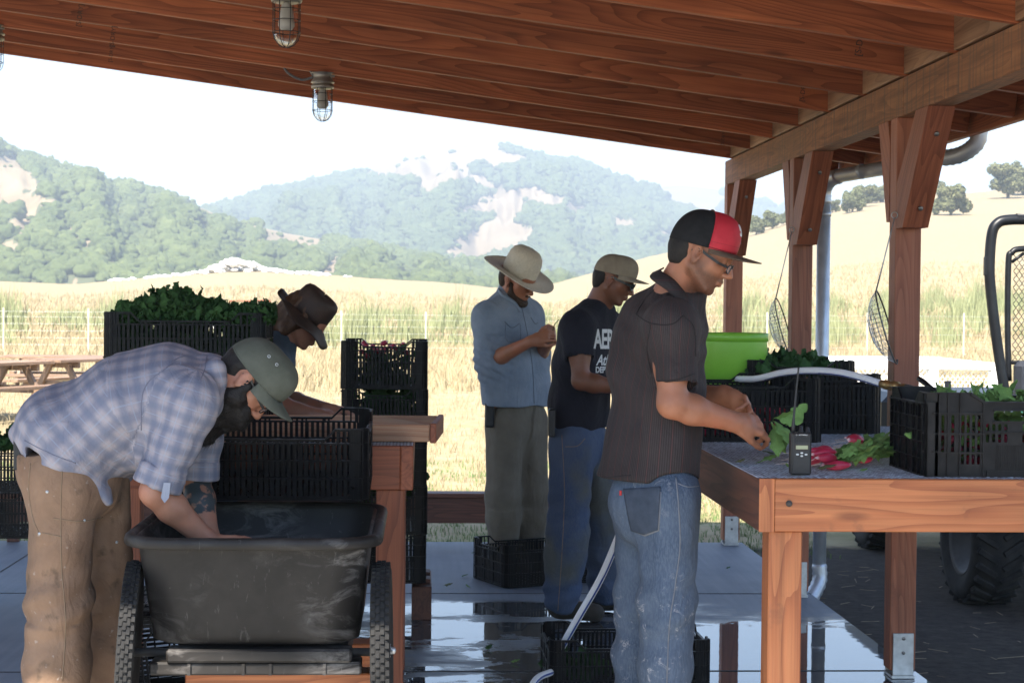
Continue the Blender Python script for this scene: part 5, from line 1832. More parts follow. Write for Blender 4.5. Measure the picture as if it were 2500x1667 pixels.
for x in (xa - .16, xb + .16):
    root = empty('wheel', (x, ty + .95, GZ + .3)); root.parent = tr; root.matrix_parent_inverse = wm(tr).inverted()
    mb = MB(); mb.lathe([(.16, -.08), (.27, -.09), (.31, -.05), (.31, .05), (.27, .09), (.16, .08)], 28, Matrix.Translation((x, ty + .95, GZ + .31)) @ Matrix.Rotation(R(90), 4, 'Y')); mb.build('tyre', MATS['rubber'], root)
    mb = MB(); mb.lathe([(.02, -.02), (.15, -.04), (.16, -.075), (.16, .075), (.15, .04), (.02, .02)], 28, Matrix.Translation((x, ty + .95, GZ + .31)) @ Matrix.Rotation(R(90), 4, 'Y')); mb.build('rim', MATS['white_paint'], root)

# ================================================================== picnic tables
def picnic(px, py_top, Y, W, label, rz=0):
    p = P(px, py_top, Y); root = empty('picnic_table', (p.x, Y, 0), R(rz), label, 'picnic table', 'picnic tables on the meadow')
    zt = p.z; root.location.z = zt - .76
    def bb(n, a, b, w_, h_, m='picnic_wood', up=(0, 0, 1)):
        o = board(n, a, b, w_, h_, m, None, up); o.parent = root; return o
    for k in range(5): bb('top_plank', (-W / 2, -.30 + k * .15, .74), (W / 2, -.30 + k * .15, .74), .14, .04)
    for y in (-.68, -.53, .53, .68): bb('bench_plank', (-W / 2, y, .44), (W / 2, y, .44), .14, .04)
    for x in (-W / 2 + .35, W / 2 - .35):
        for s in (-1, 1): bb('leg', (x, s * .62, .0), (x, s * .14, .715), .09, .05, up=(1, 0, 0))
        bb('bench_bearer', (x + .06, -.74, .39), (x + .06, .74, .39), .045, .10)
        bb('top_bearer', (x + .06, -.34, .68), (x + .06, .34, .68), .045, .09)
    return root
picnic(-40, 884, 22.5, 1.9, 'nearest picnic table, cut by the left edge of the view', 62)
picnic(215, 874, 25.5, 1.9, 'picnic table in the middle of the row, partly behind the bent worker', 58)
picnic(150, 868, 30, 2.0, 'farthest picnic table, its top just above the others', 0)

# ================================================================== wire fence in the meadow
fr = empty('wire_fence', (0, 50, 0), 0, 'thin wire stock fence with pale metal stakes crossing the whole meadow', 'fence')
fx = [25, 227, 420, 630, 835, 1040, 1240, 1440, 1700, 1880, 2130, 2372, 2600]
mw = MB(); tops = []
for px in [-400, -190] + fx + [2820]:
    Yf = 50.0; X = (px - 1030) / FPX * Yf
    z0 = float(ground_z(np.array([X]), np.array([Yf]))[0])
    m = MB(); m.box((X - .018, Yf - .02, z0), (X + .018, Yf + .0, z0 + 1.05)); m.box((X - .022, Yf - .024, z0 + 1.051), (X + .022, Yf + .004, z0 + 1.30))
    m.build('stake', MATS['stake_paint'], fr); tops.append((X, Yf, z0))
for h_ in (.25, .45, .65, .85, 1.05, 1.2):
    mw.tube([(x, y + .01, z + h_) for x, y, z in tops], .0022, 4)
mw.build('fence_wire', MATS['galvanised'], fr)
# far field gate rail and pale sheet
m = MB(); q = P(560, 735, 88); q2 = P(660, 734, 88); m.tube([q, q2], .05, 6)
for t in (0, .5, 1):
    a_ = q.lerp(q2, t); m.tube([a_, a_ - Vector((0, 0, .9))], .04, 6)
tag(m.build('field_rail', MATS['redwood']), 'thin reddish rail far out in the dry meadow, left of the brown hat', 'rail')
m = MB(); q = P(490, 768, 60); q2 = P(556, 742, 60); m.cbox((q.x, 60, q.z - .5), (q2.x, 61.6, q2.z), .05)
tag(m.build('white_trailer', MATS['white_paint']), 'small white covered box out in the meadow behind the kale crate', 'box')
# ================================================================== body modelling: distance fields turned into one smooth skin
class Field:
    def __init__(s, lo, hi, h):
        s.lo = np.array(lo, float); s.h = h
        s.n = np.ceil((np.array(hi) - s.lo) / h).astype(int) + 1
        s.D = np.full(s.n, 1.0, np.float32)

    def _sl(s, a, b, m):
        i0 = np.clip(np.floor((np.array(a) - m - s.lo) / s.h).astype(int), 0, s.n - 1)
        i1 = np.clip(np.ceil((np.array(b) + m - s.lo) / s.h).astype(int) + 1, 1, s.n)
        sl = tuple(slice(i, j) for i, j in zip(i0, i1))
        g = [np.arange(i, j) * s.h + l for i, j, l in zip(i0, i1, s.lo)]
        X, Y, Z = np.meshgrid(*g, indexing='ij', sparse=True)
        return sl, X.astype(np.float32), Y.astype(np.float32), Z.astype(np.float32)

    def put(s, sl, d, k, sub=False):
        D = s.D[sl]
        if D.size == 0: return
        if sub:
            a, b = -D, d.astype(np.float32)   # max(D,-d) = -min(-D, d)
            if k > 0:
                h = np.clip(.5 + .5 * (b - a) / k, 0, 1); s.D[sl] = -(b * (1 - h) + a * h - k * h * (1 - h))
            else: s.D[sl] = -np.minimum(a, b)
            return
        if k > 0:
            h = np.clip(.5 + .5 * (D - d) / k, 0, 1)
            s.D[sl] = D * (1 - h) + d * h - k * h * (1 - h)
        else: s.D[sl] = np.minimum(D, d)

    def cap(s, a, b, ra, rb=None, k=.01, axis=None, q=1.0, sub=False):
        """tapered capsule; axis/q: widen by 1/q along axis (q<1 = wider)"""
        if rb is None: rb = ra
        a = np.array(a, float); b = np.array(b, float)
        R_ = max(ra, rb) / min(q, 1)
        sl, X, Y, Z = s._sl(np.minimum(a, b) - R_, np.maximum(a, b) + R_, k + .012)
        ab = b - a
        px, py, pz = X - a[0], Y - a[1], Z - a[2]
        if axis is not None:
            ax = np.array(axis, float); ax /= np.linalg.norm(ax)
            t = (px * ax[0] + py * ax[1] + pz * ax[2]) * (q - 1)
            px, py, pz = px + ax[0] * t, py + ax[1] * t, pz + ax[2] * t
            ab = ab + ax * (ab @ ax) * (q - 1)
        L = max(ab @ ab, 1e-9)
        t = np.clip((px * ab[0] + py * ab[1] + pz * ab[2]) / L, 0, 1)
        d = np.sqrt((px - ab[0] * t) ** 2 + (py - ab[1] * t) ** 2 + (pz - ab[2] * t) ** 2) - (ra + (rb - ra) * t)
        s.put(sl, d.astype(np.float32), k, sub)

    def ell(s, c, r, M=None, k=.01, sub=False):
        c = np.array(c, float); r = np.array(r, float)
        R_ = r.max()
        sl, X, Y, Z = s._sl(c - R_, c + R_, k + .012)
        p = [X - c[0], Y - c[1], Z - c[2]]
        if M is not None:
            M = np.array(M)   # columns = local axes
            p = [p[0] * M[0, i] + p[1] * M[1, i] + p[2] * M[2, i] for i in range(3)]
        k0 = np.sqrt(sum((p[i] / r[i]) ** 2 for i in range(3)))
        k1 = np.sqrt(sum((p[i] / r[i] ** 2) ** 2 for i in range(3))) + 1e-9
        s.put(sl, (k0 * (k0 - 1) / k1).astype(np.float32), k, sub)

    def chain(s, pts, rs, k=.01, axis=None, q=1.0, sub=False):
        for i in range(len(pts) - 1): s.cap(pts[i], pts[i + 1], rs[i], rs[i + 1], k, axis, q, sub)

    def plane(s, p, n, k=.004, box=None):
        """cut away the side n points to (only inside box=(lo,hi) when given)"""
        p = np.array(p, float); n = np.array(n, float); n /= np.linalg.norm(n)
        if box is None: lo, hi = s.lo, s.lo + s.n * s.h
        else: lo, hi = box
        sl, X, Y, Z = s._sl(lo, hi, 0)
        d = -((X - p[0]) * n[0] + (Y - p[1]) * n[1] + (Z - p[2]) * n[2])
        s.put(sl, np.broadcast_to(d, s.D[sl].shape), k, True)

    def mesh(s):
        D = s.D; h = s.h
        # trim to bounds
        ins = D < 0
        n = np.array(D.shape)
        c = np.zeros(n - 1, np.int8)
        for dx in (0, 1):
            for dy in (0, 1):
                for dz in (0, 1): c += ins[dx:n[0] - 1 + dx, dy:n[1] - 1 + dy, dz:n[2] - 1 + dz]
        act = (c > 0) & (c < 8)
        idx = np.argwhere(act)
        vid = np.full(act.shape, -1, np.int32); vid[act] = np.arange(len(idx))
        cor = np.array([(a, b, e) for a in (0, 1) for b in (0, 1) for e in (0, 1)])
        vals = np.stack([D[idx[:, 0] + o[0], idx[:, 1] + o[1], idx[:, 2] + o[2]] for o in cor], 1)
        acc = np.zeros((len(idx), 3)); cnt = np.zeros(len(idx))
        for i in range(8):
            for j in range(i + 1, 8):
                if np.abs(cor[i] - cor[j]).sum() != 1: continue
                a, b = vals[:, i], vals[:, j]; m = (a < 0) != (b < 0)
                t = a[m] / (a[m] - b[m])
                acc[m] += cor[i] + (cor[j] - cor[i]) * t[:, None]; cnt[m] += 1
        V = s.lo + (idx + acc / cnt[:, None]) * h
        Fs = []
        for ax in range(3):
            a1, a2 = (ax + 1) % 3, (ax + 2) % 3
            sl0 = [slice(None)] * 3; sl1 = [slice(None)] * 3
            sl0[ax] = slice(0, n[ax] - 1); sl1[ax] = slice(1, n[ax])
            e = ins[tuple(sl0)] != ins[tuple(sl1)]
            q = np.argwhere(e)
            q = q[(q[:, a1] > 0) & (q[:, a2] > 0) & (q[:, a1] < n[a1] - 1) & (q[:, a2] < n[a2] - 1)]
            o1 = np.zeros(3, int); o1[a1] = 1; o2 = np.zeros(3, int); o2[a2] = 1
            f = np.stack([vid[tuple((q - o1 - o2).T)], vid[tuple((q - o2).T)], vid[tuple(q.T)], vid[tuple((q - o1).T)]], 1)
            fl = ins[tuple(q.T)]
            f[~fl] = f[~fl][:, ::-1]
            Fs.append(f)
        F = np.concatenate(Fs); F = F[(F >= 0).all(1)]
        return V, F


def smooth_mesh(V, F, it=2, lam=.5):
    n = len(V)
    e = np.concatenate([F[:, [0, 1]], F[:, [1, 2]], F[:, [2, 3]], F[:, [3, 0]]])
    e = np.concatenate([e, e[:, ::-1]])
    deg = np.bincount(e[:, 0], minlength=n).astype(float)
    for _ in range(it):
        A = np.stack([np.bincount(e[:, 0], weights=V[e[:, 1], k], minlength=n) for k in range(3)], 1) / np.maximum(deg, 1)[:, None]
        V = V + (A - V) * lam
    return V


def normals(V, F):
    a = V[F[:, 2]] - V[F[:, 0]]; b = V[F[:, 3]] - V[F[:, 1]]
    fn = np.cross(a, b)
    N = np.zeros_like(V)
    for i in range(4):
        for k in range(3): N[:, k] += np.bincount(F[:, i], weights=fn[:, k], minlength=len(V))
    return N / (np.linalg.norm(N, axis=1)[:, None] + 1e-12)


def bone_uv(V, bones):
    """bones: list of (p0,p1,ref,radius,voff); returns u (m around), v (m along), bone index, weight"""
    best = np.full(len(V), 1e9); U = np.zeros(len(V)); W = np.zeros(len(V)); I = np.zeros(len(V), int)
    for bi, (p0, p1, ref, r, vo) in enumerate(bones):
        p0 = np.array(p0, float); p1 = np.array(p1, float); ax = p1 - p0; L = np.linalg.norm(ax); ax /= L
        ref = np.array(ref, float); ref = ref - ax * (ref @ ax); ref /= np.linalg.norm(ref); bi2 = np.cross(ax, ref)
        d = V - p0; t = d @ ax
        rad = d - np.outer(t, ax)
        dist = np.linalg.norm(d - np.outer(np.clip(t, 0, L), ax), axis=1) / r
        u = np.arctan2(rad @ bi2, rad @ ref) * r
        m = dist < best
        best[m] = dist[m]; U[m] = u[m]; W[m] = t[m] + vo; I[m] = bi
    return U, W, I


def cloth(name, fld, mat, parent, bones, amp=.006, fold=None, sm=2, drape=(16, 2.2), cross=(3, 14)):
    V, F = fld.mesh(); V = smooth_mesh(V, F, sm); N = normals(V, F)
    U, W, I = bone_uv(V, bones)
    q = np.stack([U * drape[0], W * drape[1], I * 7.7], 1)
    a = fbm(q, 3)
    q2 = np.stack([U * cross[0] + W * 5, W * cross[1] + U * 6, I * 3.3 + 50], 1)
    b = 1 - np.abs(fbm(q2, 2)) * 2.2
    w2 = np.clip(vnoise(V * 5 + 9) * .8 + .35, 0, 1)
    d = amp * (a * .9 + .55 * np.clip(b, -1, 1) * w2)
    if fold is not None: d = d + fold(V, U, W, I)
    V = V + N * d[:, None]
    V = smooth_mesh(V, F, 1, .35)
    me = np_mesh(name, V, F, True)
    at = me.attributes.new('uvw', 'FLOAT_VECTOR', 'POINT')
    at.data.foreach_set('vector', np.stack([U, W, I * .1], 1).astype(np.float32).ravel())
    return link(name, me, MATS[mat], parent)


def v3(p): return np.array(p, float)


# ---------------------------------------------------------------- materials for people
def mk_skin(name, c, red):
    m, t, b = base_mat(name, .48, 0, .45)
    v = tc(t, 'Object')
    n = noise(t, v, 14, 5, .6)
    cc = ramp(t, n, [(.3, tuple(x * .84 for x in c)), (.7, tuple(x * 1.12 for x in c))])
    cc = mix(t, ramp(t, noise(t, v, 7, 2), [(.5, (0, 0, 0)), (.75, (.5, .5, .5))]), cc, red)
    at = t.nodes.new('ShaderNodeAttribute'); at.attribute_name = 'stubble'
    sp = noise(t, v, 260, 2, .6)
    cc = mix(t, mth(t, 'MULTIPLY', at.outputs['Fac'], mth(t, 'ADD', .35, mth(t, 'MULTIPLY', sp, .9)), clamp=True), cc, (.035, .022, .016))
    t2 = t.nodes.new('ShaderNodeAttribute'); t2.attribute_name = 'tattoo'
    tp = noise(t, v, 38, 3, .5)
    cc = mix(t, mth(t, 'MULTIPLY', t2.outputs['Fac'], ramp(t, tp, [(.42, (.25, .25, .25)), (.5, (1, 1, 1))])), cc, (.035, .045, .05))
    t.links.new(cc, b.inputs['Base Color'])
    b.inputs['Subsurface Weight'].default_value = .12
    b.inputs['Subsurface Scale'].default_value = .012
    b.inputs['Subsurface Radius'].default_value = (1, .35, .2)
    bump(t, b, noise(t, v, 170, 3, .6), .12, .0012)


mk_skin('skin_tan', (.36, .145, .078), (.42, .12, .065))
mk_skin('skin_brown', (.20, .078, .042), (.23, .07, .04))
mk_skin('skin_pale', (.40, .185, .115), (.45, .14, .09))


def mk_cloth(name, fn, rough=.85, weave=450, bs=.25):
    m, t, b = base_mat(name, rough, 0, .2)
    at = t.nodes.new('ShaderNodeAttribute'); at.attribute_name = 'uvw'
    sp = nd(t, 'ShaderNodeSeparateXYZ'); t.links.new(at.outputs['Vector'], sp.inputs[0])
    c = fn(t, sp.outputs[0], sp.outputs[1], at.outputs['Vector'])
    t.links.new(c, b.inputs['Base Color'])
    b.inputs['Sheen Weight'].default_value = .02
    h = noise(t, tc(t, 'Object'), weave, 2, .5)
    h2 = noise(t, tc(t, 'Object'), 40, 4, .6)
    h3 = mth(t, 'ABSOLUTE', mth(t, 'SUBTRACT', noise(t, tc(t, 'Object', (1, 1, .55)), 9, 3, .5, 1.6), .5))
    bump(t, b, mth(t, 'ADD', mth(t, 'ADD', mth(t, 'MULTIPLY', h, .08), mth(t, 'MULTIPLY', h2, .35)), mth(t, 'MULTIPLY', h3, 1.7)), .75, .008)
    return m


def band(t, x, period, width, soft=.15, off=0.0):
    """1 inside a stripe of given width, repeating"""
    f = mth(t, 'FRACT', mth(t, 'ADD', mth(t, 'DIVIDE', x, period), 100 + off))
    d = mth(t, 'ABSOLUTE', mth(t, 'SUBTRACT', f, .5))
    hw = width / period / 2
    return mth(t, 'SUBTRACT', 1.0, mth(t, 'DIVIDE', mth(t, 'SUBTRACT', d, hw * (1 - soft)), max(hw * 2 * soft, .004), clamp=True), clamp=True)


def plaid(t, u, v, vec):
    c = mix(t, noise(t, vec, 9, 3), (.30, .268, .30), (.37, .335, .355))
    a1 = band(t, u, .046, .019, .5); a2 = band(t, v, .046, .019, .5)
    c = mix(t, mth(t, 'MULTIPLY', a1, .6), c, (.125, .145, .215))
    c = mix(t, mth(t, 'MULTIPLY', a2, .55), c, (.13, .155, .225))
    t1 = band(t, u, .046, .0028, .3, .5); t2 = band(t, v, .046, .0028, .3, .5)
    c = mix(t, mth(t, 'MULTIPLY', t1, .32), c, (.30, .36, .46)); c = mix(t, mth(t, 'MULTIPLY', t2, .32), c, (.30, .36, .46))
    return c


def pins(t, u, v, vec):
    n = noise(t, tc(t, 'Object'), 6, 5, .6)
    c = ramp(t, n, [(.3, (.020, .0155, .0165)), (.7, (.037, .029, .029))])
    h = band(t, u, .0052, .0020, .4)
    c = mix(t, mth(t, 'MULTIPLY', h, .35), c, (.085, .07, .07))
    s = band(t, u, .026, .0022, .3)
    return mix(t, mth(t, 'MULTIPLY', s, .4), c, (.13, .04, .038))


def plain(c1, c2, sc=7):
    def f(t, u, v, vec):
        return ramp(t, noise(t, tc(t, 'Object'), sc, 5, .6), [(.3, c1), (.7, c2)])
    return f


def denim(c1, c2, splash=0.0, wash=(.12, .15, .18), yellow=0.0):
    def f(t, u, v, vec):
        ob = tc(t, 'Object')
        c = ramp(t, noise(t, ob, 5, 5, .65), [(.3, c1), (.72, c2)])
        tw = noise(t, tc(t, 'Object', (260, 260, 60)), 1, 2, .5)
        c = mix(t, ramp(t, tw, [(.45, (0, 0, 0)), (.6, (.35, .35, .35))]), c, wash)
        # faded thighs
        fd = noise(t, ob, 2.6, 3, .5)
        c = mix(t, ramp(t, fd, [(.45, (0, 0, 0)), (.7, (.55, .55, .55))]), c, wash)
        if splash:
            s1 = noise(t, ob, 24, 8, .82, .9); s2 = noise(t, tc(t, 'Object', (1, 1, 1), (2, 0, 1)), 3.0, 2, .4)
            s = mth(t, 'MULTIPLY', ramp(t, s1, [(.56, (0, 0, 0)), (.66, (1, 1, 1))]), ramp(t, s2, [(.38, (0, 0, 0)), (.55, (1, 1, 1))]))
            c = mix(t, mth(t, 'MULTIPLY', s, splash), c, (.42, .41, .42))
        if yellow:
            s2 = noise(t, ob, 3.2, 3, .5)
            c = mix(t, ramp(t, s2, [(.5, (0, 0, 0)), (.65, (yellow,) * 3)]), c, (.13, .12, .06))
        return c
    return f


mk_cloth('plaid_cotton', plaid)
mk_cloth('pinstripe_cotton', pins, .75)
mk_cloth('navy_jersey', plain((.012, .012, .018), (.022, .021, .03)), .9)
mk_cloth('chambray', plain((.17, .21, .27), (.25, .29, .35), 10))
mk_cloth('slate_jersey', plain((.05, .075, .11), (.08, .11, .15)))
mk_cloth('denim_splashed', denim((.042, .062, .10), (.078, .105, .155), .95, (.14, .175, .23)), .9)
mk_cloth('denim_blue', denim((.038, .06, .125), (.07, .10, .175), .0, (.10, .12, .16), .5), .9)
def canvas(t, u, v, vec):
    ob = tc(t, 'Object')
    c = ramp(t, noise(t, ob, 6, 6, .65), [(.3, (.19, .112, .07)), (.7, (.29, .182, .118))])
    c = mix(t, ramp(t, noise(t, ob, 16, 5, .6), [(.60, (0, 0, 0)), (.70, (.7, .7, .7))]), c, (.09, .06, .04))
    c = mix(t, ramp(t, noise(t, ob, 4, 3, .6), [(.52, (0, 0, 0)), (.68, (.5, .5, .5))]), c, (.13, .09, .06))
    return mix(t, ramp(t, noise(t, ob, 55, 2, .5), [(.70, (0, 0, 0)), (.76, (.6, .6, .6))]), c, (.40, .33, .28))


mk_cloth('duck_canvas', canvas, .9)
mk_cloth('khaki_cotton', plain((.13, .11, .085), (.18, .155, .12), 8), .9)
simple('hair_black', (.006, .005, .005), (.018, .014, .012), 60, .6, 0, .35, .6, .004)
simple('hair_brown', (.06, .028, .015), (.12, .06, .03), 60, .55, 0, .35, .6, .004)
simple('beard_brown', (.03, .018, .012), (.06, .035, .022), 80, .7, 0, .3, .6, .004)
simple('cap_olive', (.085, .09, .07), (.12, .125, .10), 22, .9, 0, .2, .3, .002)
simple('cap_khaki', (.24, .19, .14), (.32, .26, .19), 22, .9, 0, .2, .3, .002)
simple('cap_black', (.010, .010, .011), (.018, .018, .019), 60, .85, 0, .25, .4, .001)
simple('cap_red', (.42, .016, .030), (.50, .025, .04), 40, .6, 0, .35, .2, .001)
simple('cap_brown', (.085, .055, .038), (.12, .08, .055), 60, .75, 0, .3, .3, .001)
simple('straw_hat', (.60, .52, .40), (.72, .63, .50), 90, .8, 0, .25, .3, .0015)
simple('leather_hat', (.022, .013, .010), (.06, .032, .022), 16, .6, 0, .4, .4, .002)
simple('frame_plastic', (.008, .008, .01), (.014, .014, .016), 30, .3)
simple('eye_white', (.55, .52, .5), (.6, .57, .55), 10, .3)
simple('leather_black', (.008, .008, .009), (.016, .016, .018), 30, .5)
simple('shoe_dark', (.02, .017, .014), (.05, .042, .035), 20, .8)
simple('stitch', (.20, .13, .08), (.26, .18, .11), 40, .8)
simple('seam_dark', (.012, .009, .010), (.02, .016, .017), 40, .9)
simple('seam_grey', (.16, .16, .21), (.2, .2, .26), 40, .9)
simple('stitch_pale', (.13, .14, .17), (.18, .19, .21), 40, .8)
simple('denim_pocket', (.038, .05, .072), (.065, .08, .11), 30, .9, 0, .2, .4, .002)
simple('red_tab', (.4, .02, .02), (.5, .03, .03), 10)
simple('lens_clear', (.5, .55, .6), (.5, .55, .6), 5, .05)
m = MATS['lens_clear']; b = m.node_tree.nodes['Principled BSDF']; b.inputs['Alpha'].default_value = .28
simple('lens_dark', (.004, .004, .005), (.006, .006, .007), 5, .08)


class Head:
    """local frame: +x face, +y the person's left, +z crown; origin between the ears"""
    def __init__(s, origin, pitch, yaw, roll=0, sc=1.0, M=None):
        s.o = v3(origin); s.s = sc
        f = Vector((math.cos(yaw) * math.cos(pitch), math.sin(yaw) * math.cos(pitch), -math.sin(pitch)))
        l = Vector((-math.sin(yaw), math.cos(yaw), 0))
        u = f.cross(l)
        Mx = Matrix((f, l, u)).transposed()
        Mx = Matrix.Rotation(roll, 3, f) @ Mx
        s.M = np.array(Mx)
        M4 = (Mx * sc).to_4x4(); M4.translation = Vector(origin); s.M4 = M4

    def p(s, x, y, z): return s.o + s.M @ (np.array((x, y, z)) * s.s)

    def d(s, x, y, z): return s.M @ np.array((x, y, z), float)


def head_field(F, H, jaw=1.0, ears=True):
    s = H.s
    E = lambda c, r, k=.012, sub=False: F.ell(H.p(*c), np.array(r) * s, H.M, k, sub)
    C = lambda a, b, ra, rb, k=.008, sub=False: F.cap(H.p(*a), H.p(*b), ra * s, rb * s, k, sub=sub)
    E((-.012, 0, .045), (.098, .076, .083), .01)          # cranium
    E((-.035, 0, .02), (.072, .068, .075), .02)
    E((.032, 0, -.012), (.060, .062, .082), .02)           # face mass
    E((.052, 0, .045), (.042, .058, .045), .02)            # forehead
    for y in (-1, 1):
        C((.0, y * .056, -.045), (.062, y * .026, -.088), .017 * jaw, .016, .02)
        C((.05, y * .045, -.012), (.072, y * .030, -.02), .018, .014, .018)   # cheek
        C((.083, y * .012, .030), (.070, y * .045, .027), .009, .009, .012)   # brow
        E((.088, y * .031, .010), (.013, .017, .010), .008, True)            # socket
        E((.078, y * .031, .010), (.013, .013, .012), .002)                  # eyeball under lids
        C((.084, y * .020, -.0), (.084, y * .040, .002), .0045, .004, .004)   # lower lid
        C((.086, y * .020, .0165), (.083, y * .041, .0165), .0045, .0045, .004)
        E((.101, y * .0125, -.030), (.011, .008, .008), .006)                 # nostril wing
    C((.058, 0, -.088), (.074, 0, -.094), .024, .017, .015)                   # chin
    E((.056, 0, -.055), (.036, .031, .034), .014)
    C((.090, 0, .022), (.111, 0, -.020), .008, .0105, .010)                   # nose
    E((.113, 0, -.026), (.0125, .0115, .010), .007)
    C((.085, 0, -.040), (.093, 0, -.050), .010, .008, .008)                   # philtrum
    C((.092, -.016, -.0555), (.099, 0, -.0535), .0045, .0062, .004); C((.092, .016, -.0555), (.099, 0, -.0535), .0045, .0062, .004)
    C((.089, -.014, -.0660), (.0965, 0, -.0665), .0045, .0068, .004); C((.089, .014, -.0660), (.0965, 0, -.0665), .0045, .0068, .004)
    C((.100, -.018, -.0605), (.1035, 0, -.0602), .0013, .0014, .002, True)
    E((.097, 0, -.078), (.006, .016, .005), .006, True)                       # under the lip
    if ears:
        for y in (-1, 1):
            yy = y * .074
            M2 = H.M @ np.array(Matrix.Rotation(y * R(22), 3, 'Z')) @ np.array(Matrix.Rotation(R(-12), 3, 'Y'))
            F.ell(H.p(-.006, y * .079, .0), np.array((.021, .0075, .034)) * s, M2, .004)
            F.ell(H.p(-.002, y * .088, .004), np.array((.012, .0095, .021)) * s, M2, .002, True)
            F.ell(H.p(.004, y * .079, -.008), np.array((.006, .006, .010)) * s, M2, .003)
            F.ell(H.p(-.001, y * .078, -.029), np.array((.009, .006, .010)) * s, M2, .004)


def hand_field(F, wrist, fdir, pnorm, side, curls, thumb, sc=1.0, spread=.02, k=.004):
    """fdir fingers direction, pnorm = direction the palm faces, side=+1: thumb on fdir x pnorm side"""
    f = v3(fdir) / np.linalg.norm(fdir); n = v3(pnorm); n = n - f * (n @ f); n /= np.linalg.norm(n)
    t = np.cross(f, n) * side
    w_ = v3(wrist)
    S = sc
    # palm: flattened
    F.cap(w_ - f * .01 * S, w_ + f * .035 * S, .023 * S, .024 * S, .012, axis=t, q=.80)
    F.cap(w_ + f * .03 * S + t * .018 * S, w_ + f * .078 * S + t * .026 * S, .0145 * S, .0125 * S, .012)
    F.cap(w_ + f * .03 * S, w_ + f * .082 * S, .0155 * S, .0125 * S, .012)
    F.cap(w_ + f * .03 * S - t * .018 * S, w_ + f * .074 * S - t * .022 * S, .0145 * S, .0115 * S, .012)
    F.cap(w_ + f * .012 * S + t * .018 * S + n * .006, w_ + f * .045 * S + t * .030 * S + n * .010, .015 * S, .014 * S, .010)
    Ls = [(.043, .026, .021), (.047, .030, .022), (.043, .028, .021), (.034, .021, .018)]
    for i in range(4):
        off = (.030 - .0195 * i) * S
        base = w_ + f * (.084 - (.004, 0, .003, .010)[i]) * S + t * off
        d = f + t * (1.5 - i) * spread; d /= np.linalg.norm(d)
        a = 0; p = base; r = (.0088, .0090, .0085, .0076)[i] * S
        c = curls[i]
        for j, L in enumerate(Ls[i]):
            a += R(c * (.9, 1.05, .7)[j])
            dd = d * math.cos(a) + n * math.sin(a)
            q = p + dd * L * S
            F.cap(p, q, r, r * .9, k); p = q; r *= .9
    # thumb leaves the side of the palm near its base
    a0, cv = thumb
    p = w_ + f * .022 * S + t * .028 * S + n * .008 * S
    d1 = f * math.cos(a0) + t * math.sin(a0) + n * .35; d1 /= np.linalg.norm(d1)
    q = p + d1 * .040 * S; F.cap(p, q, .0125 * S, .0105 * S, .006)
    d2 = f * math.cos(a0 - cv) + t * math.sin(a0 - cv) + n * (.35 + cv * .6); d2 /= np.linalg.norm(d2)
    q2 = q + d2 * .032 * S; F.cap(q, q2, .0102 * S, .0095 * S, k)
    d3 = f * math.cos(a0 - 1.6 * cv) + t * math.sin(a0 - 1.6 * cv) + n * (.35 + cv); d3 /= np.linalg.norm(d3)
    F.cap(q2, q2 + d3 * .024 * S, .0095 * S, .0078 * S, k)


def link_np(name, V, F, mat, parent):
    return link(name, np_mesh(name, V, F, True), MATS[mat], parent)


def body_obj(fld, mat, H, label, stub=None, tattoo=None, sm=1):
    V, F = fld.mesh(); V = smooth_mesh(V, F, sm, .4)
    me = np_mesh('person', V, F, True)
    L = (V - H.o) @ H.M / H.s
    st = np.zeros(len(V))
    if stub:
        near = np.linalg.norm(V - H.o, axis=1) < .2
        x, y, z = L.T
        jawl = np.clip((-.028 - z) / .02, 0, 1) * np.clip((x + .01) / .03, 0, 1)
        jawl *= 1 - np.clip(1 - np.abs(z + .061) / .008, 0, 1) * np.clip((x - .085) / .006, 0, 1)
        side = np.clip((.035 - np.abs(x - .012)) / .015, 0, 1) * np.clip((-z + .0) / .03, 0, 1) * (np.abs(y) > .045)
        brow = np.clip((.006 - np.abs(z - .033)) / .003, 0, 1) * (x > .066) * (np.abs(y) > .010) * 2.2
        st = (np.maximum(jawl, side * .8) * stub + brow) * near
    set_attr(me, 'stubble', st)
    tt = np.zeros(len(V))
    if tattoo:
        p0, p1, a, b = tattoo; p0 = v3(p0); ax = v3(p1) - p0; Ln = np.linalg.norm(ax); ax /= Ln
        t = (V - p0) @ ax / Ln; rr = np.linalg.norm(V - p0 - np.outer(t * Ln, ax), axis=1)
        tt = ((t > a) & (t < b) & (rr < .07)).astype(float)
    set_attr(me, 'tattoo', tt)
    o = link('person', me, MATS[mat])
    return tag(o, label, 'person')


def bounds(pts, m):
    p = np.array(pts, float); return p.min(0) - m, p.max(0) + m


def torso(F, J, grow, k=.05):
    lat = J['lat']; q = J.get('q', .62)
    F.chain(J['spine'], [r + grow for r in J['sr']], k, lat, q)
    F.cap(J['shL'], J['shR'], .058 + grow, .058 + grow, .045)


def arm(F, sh, el, wr, grow=0, r=(.052, .045, .038, .030), k=.03, upto=1.0):
    sh, el, wr = v3(sh), v3(el), v3(wr)
    m = sh * .5 + el * .5
    F.cap(sh, m, r[0] + grow, r[1] + grow, k); F.cap(m, el, r[1] + grow, r[2] + grow, k)
    m2 = el * .68 + wr * .32
    F.cap(el, m2, r[2] + grow, (r[2] + .003) + grow, k * .7); F.cap(m2, wr, r[2] + .003 + grow, r[3] - .003 + grow, k * .6, axis=None)


